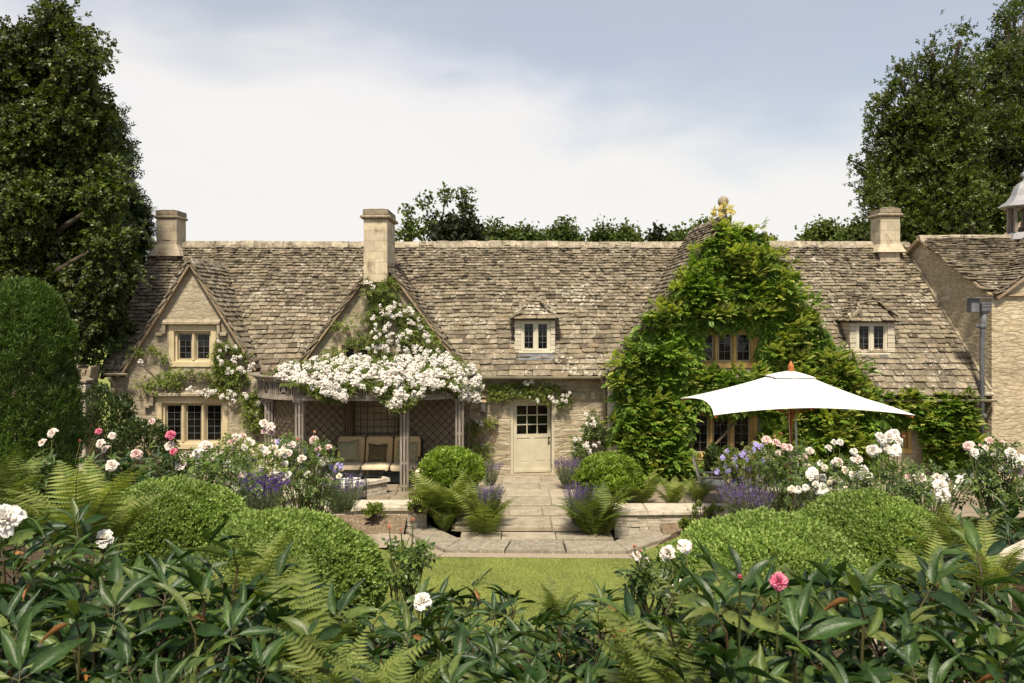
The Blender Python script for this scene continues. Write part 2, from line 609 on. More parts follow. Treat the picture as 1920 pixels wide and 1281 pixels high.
M = {}
M['rubble'] = rubble_mat('rubble_stone', [(0.35, 0.285, 0.19), (0.47, 0.40, 0.28), (0.41, 0.33, 0.215), (0.53, 0.465, 0.345), (0.34, 0.29, 0.21)], (0.30, 0.24, 0.16), (1.7, 1.7, 12.0), 0.5, 0.8)
M['rubble_grey'] = rubble_mat('grey_rubble_stone', [(0.20, 0.165, 0.12), (0.30, 0.255, 0.185), (0.25, 0.20, 0.14), (0.36, 0.31, 0.23)], (0.06, 0.05, 0.036), (3.2, 3.2, 13), 0.8, 1.0)
M['gable'] = rubble_mat('gable_stone', [(0.325, 0.272, 0.186), (0.385, 0.332, 0.235), (0.345, 0.292, 0.205), (0.43, 0.382, 0.285)], (0.31, 0.263, 0.19), (2.2, 2.2, 9.0), 0.6, 0.45)
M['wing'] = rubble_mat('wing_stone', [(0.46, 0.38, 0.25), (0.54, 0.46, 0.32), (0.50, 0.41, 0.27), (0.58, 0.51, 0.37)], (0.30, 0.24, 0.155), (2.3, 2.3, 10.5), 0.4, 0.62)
M['wing_side_shaded'] = rubble_mat('wing_stone_shaded', [(0.40, 0.33, 0.22), (0.47, 0.40, 0.28), (0.43, 0.36, 0.24), (0.50, 0.44, 0.32)], (0.27, 0.215, 0.14), (2.3, 2.3, 10.5), 0.5, 0.6)  # wing stone copied darker: the side wall's shade is put into the colour
M['dressed'] = stone_mat('dressed_limestone', (0.46, 0.365, 0.215), (0.58, 0.485, 0.315), None, 3.5, 0.12)
M['dressed_gold'] = stone_mat('golden_limestone', (0.40, 0.25, 0.085), (0.56, 0.38, 0.155), None, 2.5, 0.08)
M['hood'] = stone_mat('weathered_hood_stone', (0.22, 0.18, 0.12), (0.38, 0.32, 0.23), None, 9, 0.4)
M['chimney'] = stone_mat('chimney_stone', (0.42, 0.35, 0.245), (0.56, 0.485, 0.36), None, 6, 0.25, 0, (0.46, 0.27), (0.17, 0.125, 0.08))
M['cap'] = stone_mat('weathered_cap_stone', (0.17, 0.135, 0.09), (0.34, 0.28, 0.20), (0.42, 0.38, 0.30), 7, 0.6)
M['quoin'] = stone_mat('pale_quoin_stone', (0.45, 0.395, 0.30), (0.60, 0.54, 0.43), None, 6, 0.3, 0.08)
M['slate'] = slate_mat('stone_slate')
M['ridge'] = stone_mat('ridge_stone', (0.20, 0.165, 0.115), (0.40, 0.345, 0.26), (0.52, 0.48, 0.40), 6, 0.6, 0.15, None, (0.045, 0.038, 0.024))
M['soffit'] = paint_mat('dark_roof_batten', (0.085, 0.062, 0.042), 0.9, 0.2)
M['mortar'] = stone_mat('verge_mortar', (0.20, 0.145, 0.09), (0.33, 0.255, 0.17), None, 6, 0.4)
M['cream'] = paint_mat('stone_coloured_paint', (0.50, 0.45, 0.325), 0.5, 0.09, 2.6, 0.04)
M['cream_light'] = paint_mat('pale_window_paint', (0.56, 0.52, 0.40), 0.45, 0.05, 2.0, 0.03)
M['casement'] = paint_mat('casement_paint', (0.36, 0.32, 0.22), 0.5, 0.08)
M['lead_line'] = paint_mat('lead_came', (0.13, 0.14, 0.15), 0.5, 0.1, 3, 0, 0.3)
M['lead'] = paint_mat('sheet_lead', (0.15, 0.155, 0.165), 0.75, 0.2, 5, 0.1, 0.2)
M['lead_pale'] = paint_mat('pale_sheet_lead', (0.34, 0.33, 0.335), 0.5, 0.1, 3, 0.06, 0.35)
M['gutter'] = paint_mat('gutter_paint', (0.34, 0.295, 0.19), 0.5, 0.12)
M['iron'] = paint_mat('black_green_iron', (0.012, 0.017, 0.017), 0.4, 0.2, 6, 0, 0.2)
M['bronze'] = paint_mat('bronze', (0.05, 0.032, 0.018), 0.35, 0.2, 6, 0, 0.7)
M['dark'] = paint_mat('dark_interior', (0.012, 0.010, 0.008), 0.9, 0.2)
M['oak_grey'] = wood_mat('silvered_oak', (0.15, 0.125, 0.10), (0.31, 0.27, 0.225), 2)
M['oak_dark'] = wood_mat('dark_lattice_oak', (0.075, 0.055, 0.038), (0.15, 0.115, 0.08), 2)
M['teak_grey'] = wood_mat('silvered_teak', (0.36, 0.32, 0.26), (0.56, 0.51, 0.43), 2)
M['teak'] = wood_mat('oiled_teak', (0.26, 0.085, 0.025), (0.42, 0.16, 0.05), 2, 0.4)
M['canvas'] = paint_mat('white_canvas', (0.72, 0.70, 0.66), 0.85, 0.02, 4, 0.03)
M['rope'] = paint_mat('white_rope', (0.70, 0.68, 0.62), 0.9, 0.05)
M['cushion'] = paint_mat('beige_cushion', (0.68, 0.49, 0.25), 0.9, 0.05, 8, 0.08)
M['cushion_seat'] = paint_mat('pale_beige_cushion', (0.78, 0.63, 0.42), 0.9, 0.04, 8, 0.08)
M['cushion_white'] = paint_mat('white_cushion', (0.80, 0.77, 0.70), 0.9, 0.03, 8, 0.08)


def glass_mat():
    m, n, l, b = new_mat('dark_window_glass')
    t = noise(n, l, coords(n, l, (5, 5, 5)), 1.0, 3)
    r = ramp(n, [(0.003, 0.003, 0.003), (0.016, 0.014, 0.011)], [0.35, 0.7]); l.new(t.outputs['Fac'], r.inputs[0])
    l.new(r.outputs[0], b.inputs['Base Color'])
    b.inputs['Roughness'].default_value = 0.06
    b.inputs['Specular IOR Level'].default_value = 0.35
    t2 = noise(n, l, coords(n, l, (3, 3, 3)), 1.0, 2)
    bump(n, l, t2.outputs['Fac'], b, 0.12, 0.02)
    return m


M['glass'] = glass_mat()
# ------------------------------------------------------------------ the cottage
TANM = 1.197                                          # slope of the main roof
CA, SA = math.cos(math.atan(TANM)), math.sin(math.atan(TANM))
ZM = lambda Y: TANM * Y - 21.63                       # height of the main roof plane at depth Y
YM = lambda z: (z + 21.63) / TANM
Y_LOW, Z_LOW, Y_RIDGE = 19.79, TANM * 19.79 - 21.63, 23.2
Z_RIDGE = ZM(Y_RIDGE)
XL, XR = -10.38, 11.92                                # ends of the main roof
WALL_Y = 20.5
GABLES = {                                            # apex x, apex z, wall plane, slope, wall half width at z = 2.7
    'left': dict(xc=-8.13, za=5.40, y=20.32, tan=1.62),
    'middle': dict(xc=-3.33, za=5.55, y=20.32, tan=1.36),
    'vine': dict(xc=5.24, za=6.42, y=19.90, tan=1.335),
}
WINGX = lambda Y: 11.92 - (Y - 19.8) * 0.165          # the wing stands slightly askew to the cottage


def slates(g, O, u, v, n, smax, tmax, inside, e0, e1, w0, w1, th=0.026, wav=0.02, seed=1, mat=0):
    """courses of loose stone slates on the plane O + s*u + t*v; exposure e and width w shrink up the slope"""
    r = np.random.default_rng(seed)
    O, u, v, n = (np.asarray(a, float) for a in (O, u, v, n))
    t, row = 0.0, 0
    S_, T_, W_, E_ = [], [], [], []
    while t < tmax:
        k = min(t / tmax, 1)
        e = e0 * (e1 / e0) ** k
        w = w0 * (w1 / w0) ** k
        m = int(smax / w * 1.25) + 4
        ws = w * r.uniform(0.62, 1.42, m)
        s0 = np.cumsum(ws) - ws - r.uniform(0, w)
        ok = s0 < smax
        S_.append(s0[ok]); W_.append(ws[ok]); T_.append(np.full(ok.sum(), t)); E_.append(np.full(ok.sum(), e))
        t += e * r.uniform(0.93, 1.07)
        row += 1
    s, w, t, e = (np.concatenate(a) for a in (S_, W_, T_, E_))
    keep = inside(s + w / 2, t + e * 0.45) & (s + w > .04)
    s, w, t, e = s[keep], w[keep], t[keep], e[keep]
    s1 = np.minimum(s + w, smax + r.uniform(0, .04, len(s)))
    s = np.maximum(s, -r.uniform(0, .045, len(s)))
    w = np.maximum(s1 - s, .03)
    N = len(s)
    L = e * r.uniform(2.0, 2.3, N)
    t0 = t + r.normal(0, 0.055, N) * e
    gap = 0.006
    thk = th * r.uniform(0.8, 2.0, N)
    hb = th * 2.9 + r.uniform(-0.012, 0.02, N)          # how far the lower edge stands off
    ht = th * 0.2
    c1, c2 = r.uniform(0.02, 0.22, N) * e, r.uniform(0.02, 0.22, N) * e
    sk = r.normal(0, 0.03, N) * e
    ls = np.stack([s + gap, s + w - gap, s + w - gap, s + w - w * r.uniform(.06, .22, N), s + w * r.uniform(.06, .22, N), s + gap], 1)
    lt = np.stack([t0 + L, t0 + L, t0 + c1 + sk, t0 + sk, t0 - sk, t0 + c2 - sk], 1)
    lt = np.minimum(lt, tmax + 0.05)
    fr = (lt - t0[:, None]) / L[:, None]
    lh = hb[:, None] * (1 - fr) + ht * fr + (ls - (s + w / 2)[:, None]) / w[:, None] * r.normal(0, 0.009, N)[:, None]
    low = wav * (np.sin(ls * 0.9 + seed) * np.sin(lt * 1.1 + 2 * seed) + 0.5 * np.sin(ls * 2.3 + lt * 1.7))
    lh = lh + low
    top = O + ls[..., None] * u + lt[..., None] * v + lh[..., None] * n
    bot = top - (thk[:, None, None]) * n
    V = np.concatenate([top, bot], 1)                     # N,12,3
    base = (np.arange(N) * 12)[:, None]
    g.add(V.reshape(-1, 3), (base + np.array([[0, 5, 4, 3, 2, 1]])), mat)
    sides = np.array([[i, (i + 1) % 6, 6 + (i + 1) % 6, 6 + i] for i in range(6)])
    g.f.append(((base[:, :, None] + sides[None]).reshape(-1, 4) + g.n - N * 12, mat, False))
    return N


def ridge_run(g, a, b, w=0.17, drop=0.14, L=0.42, seed=3, lift=0.05, mat=0):
    """saddle stones along a ridge from a to b"""
    r = np.random.default_rng(seed)
    a, b = np.asarray(a, float), np.asarray(b, float)
    d = nrm(b - a)
    side = nrm(np.cross(d, (0, 0, 1)))
    tot = np.linalg.norm(b - a)
    t = 0.0
    while t < tot - 0.05:
        l = min(L * r.uniform(0.7, 1.3), tot - t)
        z = lift + r.normal(0, 0.008) + 0.015 * math.sin(t * 0.8)
        p, q = a + d * (t + 0.004), a + d * (t + l - 0.004)
        ww, dd = w * r.uniform(0.9, 1.1), drop * r.uniform(0.9, 1.15)
        prof = [(-ww, -dd), (-ww * 0.9, -dd + 0.05), (-0.06, z), (0.06, z), (ww * 0.9, -dd + 0.05), (ww, -dd), (0, -0.03)]
        v = [p + side * x + np.array([0, 0, y + r.normal(0, .004)]) for x, y in prof] + [q + side * x + np.array([0, 0, y + r.normal(0, .004)]) for x, y in prof]
        k = len(prof)
        f = [list(range(k)), list(range(k, 2 * k))[::-1]] + [[i, k + i, k + (i + 1) % k, (i + 1) % k] for i in range(k)]
        g.add(v, f, mat)
        t += l


def band_wall(g, y, outline, holes, depth=0.35, mat=0, rev_mat=0, step=0.6):
    """a wall in the plane Y=y; outline = [(z, xl, xr)] by height; holes = [(x0, x1, z0, z1)] with reveals DEPTH deep"""
    zs = sorted({o[0] for o in outline} | {h[2] for h in holes} | {h[3] for h in holes})
    za = [o[0] for o in outline]
    xl = lambda z: np.interp(z, za, [o[1] for o in outline])
    xr = lambda z: np.interp(z, za, [o[2] for o in outline])
    for z0, z1 in zip(zs[:-1], zs[1:]):
        if z1 - z0 < 1e-6 or z0 < za[0] - 1e-6:
            continue
        hs = sorted(h for h in holes if h[2] <= z0 + 1e-6 and h[3] >= z1 - 1e-6)
        edges = [(xl(z0 + 1e-7), xl(z1 - 1e-7))]
        for h in hs:
            edges += [(h[0], h[0]), (h[1], h[1])]
        edges.append((xr(z0 + 1e-7), xr(z1 - 1e-7)))
        for (a0, a1), (b0, b1) in zip(edges[0::2], edges[1::2]):
            g.add([(a0, y, z0), (b0, y, z0), (b1, y, z1), (a1, y, z1)], [[0, 1, 2, 3]], mat)
    for x0, x1, z0, z1 in holes:
        q = y + depth
        g.add([(x0, y, z0), (x1, y, z0), (x1, y, z1), (x0, y, z1), (x0, q, z0), (x1, q, z0), (x1, q, z1), (x0, q, z1)],
              [[0, 4, 5, 1], [1, 5, 6, 2], [2, 6, 7, 3], [3, 7, 4, 0], [4, 7, 6, 5]], rev_mat)
    return g


cot = thing('cottage', 'long low stone cottage with stone slate roof and three front gables', 'cottage', (0, WALL_Y, 0))


def px_rect(x0, x1, y0, y1, Y):
    a, b = P(x0, y1, Y), P(x1, y0, Y)
    return a[0], b[0], a[2], b[2]


def stone_window(parent, rect, Y, lights, cols, rows, mat='dressed', hood=True, jamb=0.13, head=0.15, proud=0.02, label=None):
    """mullioned stone window: surround, hood mould, and in every light a casement and its leaded pane.  RECT = the hole in the wall"""
    x0, x1, z0, z1 = rect
    g = Geo()
    yf, yb = Y - proud, Y + 0.26
    sill = head * 0.9
    bbox(g, x0 - 0.004, x0 + jamb, yf, yb, z0 + sill, z1 - head, 0, 0.006)
    bbox(g, x1 - jamb, x1 + 0.004, yf, yb, z0 + sill, z1 - head, 0, 0.006)
    bbox(g, x0 - 0.004, x1 + 0.004, yf - 0.002, yb, z1 - head, z1 + 0.004, 0, 0.006)
    bbox(g, x0 - 0.004, x1 + 0.004, yf - 0.012, yb, z0 - 0.004, z0 + sill, 0, 0.01)
    ix0, ix1, iz0, iz1 = x0 + jamb, x1 - jamb, z0 + sill, z1 - head
    # hollow inner order: a second, recessed frame
    ch = 0.055
    y2 = Y + 0.06
    box(g, ix0, ix0 + ch, y2, yb - .01, iz0, iz1)
    box(g, ix1 - ch, ix1, y2, yb - .01, iz0, iz1)
    box(g, ix0 + ch, ix1 - ch, y2 + .003, yb - .01, iz1 - ch, iz1)
    box(g, ix0 + ch, ix1 - ch, y2 + .003, yb - .01, iz0, iz0 + ch * .7)
    a, b, c, d = ix0 + ch, ix1 - ch, iz0 + ch * .7, iz1 - ch
    mw = 0.105
    lw = (b - a - mw * (lights - 1)) / lights
    for k in range(1, lights):
        xm = a + k * lw + (k - 1) * mw
        prism(g, [(xm, yb - .01), (xm, Y + .09), (xm + mw * .3, Y + .03), (xm + mw * .7, Y + .03), (xm + mw, Y + .09), (xm + mw, yb - .01)], 2, c, d)
    w = g.build('stone_window', M[mat], parent)
    if label:
        w['label'] = label
    if hood:
        h = Geo()
        hx0, hx1, hz = x0 - 0.06, x1 + 0.06, z1 + 0.03
        v = [(hx0 - .07, hz + .11), (hx1 + .07, hz + .11)]
        prism(h, [(Y - .02, hz + .12), (Y - .13, hz + .05), (Y - .13, hz), (Y - .10, hz - .02), (Y - .02, hz - .02)], 0, hx0 - .07, hx1 + .07)
        for sx in (-1, 1):
            xa = hx0 - .075 if sx < 0 else hx1 - .005
            prism(h, [(xa, hz - .022), (xa, hz - .24), (xa + .08, hz - .24), (xa + .08, hz - .022)], 1, Y - .11, Y - .01)
            xo = hx0 - .24 if sx < 0 else hx1 + .077
            bbox(h, xo, xo + .163, Y - .125, Y - .005, hz - .30, hz - .215, 0, .01)
        h.build('hood_mould', M['hood'], w)
    for k in range(lights):
        xa = a + k * (lw + mw)
        xb = xa + lw
        fr = Geo()
        t = 0.035
        yc = Y + 0.13
        box(fr, xa, xa + t, yc, yc + .05, c, d); box(fr, xb - t, xb, yc, yc + .05, c, d)
        box(fr, xa + t, xb - t, yc + .002, yc + .05, c, c + t); box(fr, xa + t, xb - t, yc + .002, yc + .05, d - t, d)
        cs_ = fr.build('casement', M['casement'], w)
        pane(w, xa + t, xb - t, c + t, d - t, yc + .02, cols, rows)
    return w


def pane(parent, x0, x1, z0, z1, y, cols, rows, bar=0.011, bmat='lead_line'):
    p = Geo()
    p.add([(x0, y + .006, z0), (x1, y + .006, z0), (x1, y + .006, z1), (x0, y + .006, z1)], [[0, 1, 2, 3]], 0)
    for i in range(cols):                             # every quarry of glass sits a little differently in its lead
        for j in range(rows):
            a_, b_ = x0 + (x1 - x0) * i / cols, x0 + (x1 - x0) * (i + 1) / cols
            c_, d_ = z0 + (z1 - z0) * j / rows, z0 + (z1 - z0) * (j + 1) / rows
            e_ = rng.normal(0, .0022, 4)
            p.add([(a_, y + e_[0], c_), (b_, y + e_[1], c_), (b_, y + e_[2], d_), (a_, y + e_[0] + e_[2] - e_[1], d_)], [[0, 1, 2, 3]], 0)
    for i in range(1, cols):
        xx = x0 + (x1 - x0) * i / cols
        box(p, xx - bar / 2, xx + bar / 2, y - .006, y + .004, z0, z1, 1)
    for j in range(1, rows):
        zz = z0 + (z1 - z0) * j / rows
        box(p, x0, x1, y - .008, y + .004, zz - bar / 2, zz + bar / 2, 1)
    return p.build('pane', [M['glass'], M[bmat]], parent)


# ---- walls
wl_holes = []
GL, GM, GV = GABLES['left'], GABLES['middle'], GABLES['vine']
win_l_low = px_rect(294, 427, 744, 842, 20.32)
win_l_up = px_rect(317, 405, 610, 688, 20.32)
win_v_up = px_rect(1303, 1420, 612, 690, 19.9)
win_v_low = px_rect(1288, 1420, 765, 862, 19.9)
door_hole = px_rect(957, 1040, 749, 890, WALL_Y)
win_r_low = px_rect(1626, 1708, 800, 850, 20.15)

ZE = 2.50                                             # wall head under the eaves
G0 = 2.62
wall_g = Geo()
hw = (GL['za'] - .06 - G0) / GL['tan']
band_wall(wall_g, 20.32, [(-0.4, -10.2, -6.45), (G0, -10.2, -6.45), (G0 + 1e-4, GL['xc'] - hw, GL['xc'] + hw), (GL['za'] - .06, GL['xc'] - .001, GL['xc'] + .001)],
          [win_l_low, win_l_up])
wall_g.build('front_wall', M['gable'], cot)
g = Geo()
hw = (GM['za'] - .06 - G0) / GM['tan']
band_wall(g, 20.322, [(-0.4, -6.45, -1.25), (G0, -6.45, -1.25), (G0 + 1e-4, GM['xc'] - hw, GM['xc'] + hw), (GM['za'] - .06, GM['xc'] - .001, GM['xc'] + .001)],
          [px_rect(634, 700, 640, 690, 20.32)])
g.add([(-1.25, 20.322, -.4), (-1.25, WALL_Y, -.4), (-1.25, WALL_Y, 2.6), (-1.25, 20.322, 2.6)], [[0, 1, 2, 3]])
g.build('front_wall', M['gable'], cot)
g = Geo()
band_wall(g, WALL_Y, [(-0.4, -1.25, 2.42), (2.7, -1.25, 2.42)], [door_hole], 0.3)
g.build('front_wall', M['rubble'], cot)
g = Geo()
hw = (GV['za'] - .06 - 2.4) / GV['tan']
band_wall(g, 19.9, [(-0.4, 2.42, 8.05), (2.4, 2.42, 8.05), (2.4 + 1e-4, GV['xc'] - hw, GV['xc'] + hw), (GV['za'] - .06, GV['xc'] - .001, GV['xc'] + .001)], [win_v_up, win_v_low])
g.add([(2.42, 19.9, -.4), (2.42, 20.5, -.4), (2.42, 20.5, 2.6), (2.42, 19.9, 2.6)], [[0, 3, 2, 1]])
g.build('front_wall', M['gable'], cot)
g = Geo()
band_wall(g, 20.15, [(-0.4, 8.0, 12.2), (2.35, 8.0, 12.2)], [win_r_low], 0.3)
g.build('front_wall', M['gable'], cot)
# the ends and the back, which close the house
g = Geo()
yb, zb = 26.4, 2.4
g.add([(-10.2, 20.32, -.4), (-10.2, yb, -.4), (-10.2, yb, zb), (-10.2, Y_RIDGE, Z_RIDGE - .1), (-10.2, 20.32, 2.6)], [[0, 4, 3, 2, 1]])
g.add([(-10.2, yb, -.4), (12.2, yb, -.4), (12.2, yb, zb), (-10.2, yb, zb)], [[0, 3, 2, 1]])
g.build('end_wall', M['rubble_grey'], cot)

# quoins on the corner of the vine gable
g = Geo()
z = -0.3
k = 0
while z < 2.35:
    h = rng.uniform(.22, .36)
    L = .19 if k % 2 else .30
    bbox(g, 2.405, 2.42 + L, 19.885, 19.93, z, z + h - .006, 0, .008)
    bbox(g, 2.40, 2.44, 19.90, 19.9 + (.32 if k % 2 else .22), z, z + h - .006, 0, .008)
    z += h
    k += 1
g.build('quoin', M['quoin'], cot)
g = Geo()
z = -0.3
k = 0
while z < 1.95:
    h = rng.uniform(.24, .42)
    bbox(g, 11.55 - (.0 if k % 2 else .09), 11.86, 20.13, 20.18, z, z + h - .006, 1 if k == 4 else 0, .008)
    z += h
    k += 1
g.build('quoin', [M['quoin'], M['dressed_gold']], cot)

# ---- windows
stone_window(cot, win_l_low, 20.32, 3, 2, 5, 'dressed', True)
stone_window(cot, win_l_up, 20.32, 2, 2, 4, 'dressed', True)
stone_window(cot, px_rect(634, 700, 640, 690, 20.32), 20.32, 2, 2, 3, 'dressed', False, .09, .10)
stone_window(cot, win_v_up, 19.9, 3, 2, 3, 'dressed_gold', False, .08, .13)
stone_window(cot, win_v_low, 19.9, 3, 2, 4, 'dressed_gold', False, .10, .12)
stone_window(cot, win_r_low, 20.15, 2, 1, 1, 'dressed_gold', False, .08, .14)

# ---- main roof
smax = XR - XL
tmax = (Y_RIDGE - Y_LOW) / CA


def main_inside(s, t):
    X = XL + s
    Y = Y_LOW + t * CA
    z = Z_LOW + t * SA
    ok = (X > 7.6) | (t > 0.60 + 0.02 * np.sin(X))
    for q in GABLES.values():
        hwid = (q['za'] - z) / q['tan']
        ok &= ~((np.abs(X - q['xc']) < hwid - 0.10) & (z < q['za']) & (Y > q['y'] - .4))
    ok &= X < WINGX(Y) + 0.05
    ok &= X > XL + 0.035 * np.sin(z * 3)
    return ok


g = Geo()
slates(g, (XL, Y_LOW, Z_LOW), (1, 0, 0), (0, CA, SA), (0, -SA, CA), smax, tmax, main_inside, 0.205, 0.088, 0.35, 0.165, 0.024, 0.022, 5)
roof = g.build('roof', M['slate'], cot)
g = Geo()                                             # boarding beneath, cut out where the gables' own roofs stand
xs = np.linspace(XL + .05, XR - .02, 150)
ts = np.linspace(0, tmax, 44)
bt = tmax / 43
for j in range(len(ts) - 1):
    tm = (ts[j] + ts[j + 1]) / 2
    okc = main_inside((xs[:-1] + xs[1:]) / 2 - XL, np.full(len(xs) - 1, tm))
    i = 0
    while i < len(okc):
        if okc[i]:
            k = i
            while k < len(okc) and okc[k]:
                k += 1
            q = lambda x, t: (x, Y_LOW + t * CA + .03 * SA, Z_LOW + t * SA - .03 * CA)
            g.add([q(xs[i], ts[j]), q(xs[k], ts[j]), q(xs[k], ts[j + 1]), q(xs[i], ts[j + 1])], [[0, 1, 2, 3]])
            i = k
        i += 1
g.add([(XL, Y_RIDGE, Z_RIDGE), (XR, Y_RIDGE, Z_RIDGE), (XR, 26.6, 2.1), (XL, 26.6, 2.1)], [[0, 3, 2, 1]])
g.build('roof_boarding', M['soffit'], roof)
g = Geo()
ridge_run(g, (XL - .02, Y_RIDGE, Z_RIDGE + .03), (5.0, Y_RIDGE, Z_RIDGE + .03), seed=4)
ridge_run(g, (5.6, Y_RIDGE, Z_RIDGE + .03), (11.5, Y_RIDGE, Z_RIDGE + .03), seed=6)
g.build('ridge', M['ridge'], roof)
g = Geo()                                             # verge of the left end: stones bedded under the edge
for k in range(26):
    t = k / 26 * tmax + .62
    if t > tmax - .05:
        break
    y, zz = Y_LOW + t * CA, Z_LOW + t * SA
    beam(g, (XL + .03, y, zz - .05), (XL + .03, y + .15, zz - .05 + .15 * TANM), .09, .06)
g.build('verge', M['mortar'], roof)

# ---- gable roofs
def gable_roof(q, zf_l, zf_r, over=0.16, yback=None, e=(0.20, 0.11), seed=1):
    a = math.atan(q['tan'])
    ca, sa = math.cos(a), math.sin(a)
    yf = q['y'] - over
    zr = q['za'] + 0.07
    g = Geo()
    gb = Geo()
    gv = Geo()
    for sgn, zf in ((-1, zf_l), (1, zf_r)):
        tm = (zr - zf) / sa
        O = np.array([q['xc'] + sgn * tm * ca, yf, zf])
        u = np.array([0, 1.0, 0])
        v = np.array([-sgn * ca, 0, sa])
        n = np.array([sgn * sa, 0, ca])
        lim = (lambda zz: np.minimum(YM(zz) - yf + 0.08, yback - yf)) if yback else (lambda zz: YM(zz) - yf + 0.08)
        sm = 3.9
        slates(g, O, u, v, n, sm, tm, lambda s, t: s < lim(zf + t * sa), e[0], e[1], 0.34, 0.2, 0.026, 0.016, seed + (sgn > 0))
        m = 12
        for i in range(m):                            # boarding beneath
            t0, t1 = tm * i / m, tm * (i + 1) / m
            A = [O + v * t0 - n * .03 + u * .04, O + v * t0 - n * .03 + u * lim(zf + t0 * sa), O + v * t1 - n * .03 + u * lim(zf + t1 * sa), O + v * t1 - n * .03 + u * .04]
            gb.add(A, [[0, 1, 2, 3]])
        # verge: bedding mortar and the slates' ragged ends, seen from the front
        beam(gv, O + v * 0.0 - n * .045 + u * (over * .5 + .01), O + v * tm - n * .045 + u * (over * .5 + .01), .02 + over, .05, n, 0)
    r = g.build('gable_roof', M['slate'], cot)
    gb.build('roof_boarding', M['soffit'], r)
    gv.build('verge', M['mortar'], r)
    g = Geo()
    ye = min(YM(q['za']) + .1, yback or 99)
    ridge_run(g, (q['xc'], yf - .02, zr + .01), (q['xc'], ye, zr + .01), .15, .17, .4, seed + 7, .05)
    g.build('ridge', M['ridge'], r)
    return r


gable_roof(GL, 2.66, 2.72, seed=21)
gable_roof(GM, 2.70, 2.70, seed=31)
gable_roof(GV, 2.55, 2.35, yback=23.4, seed=41)


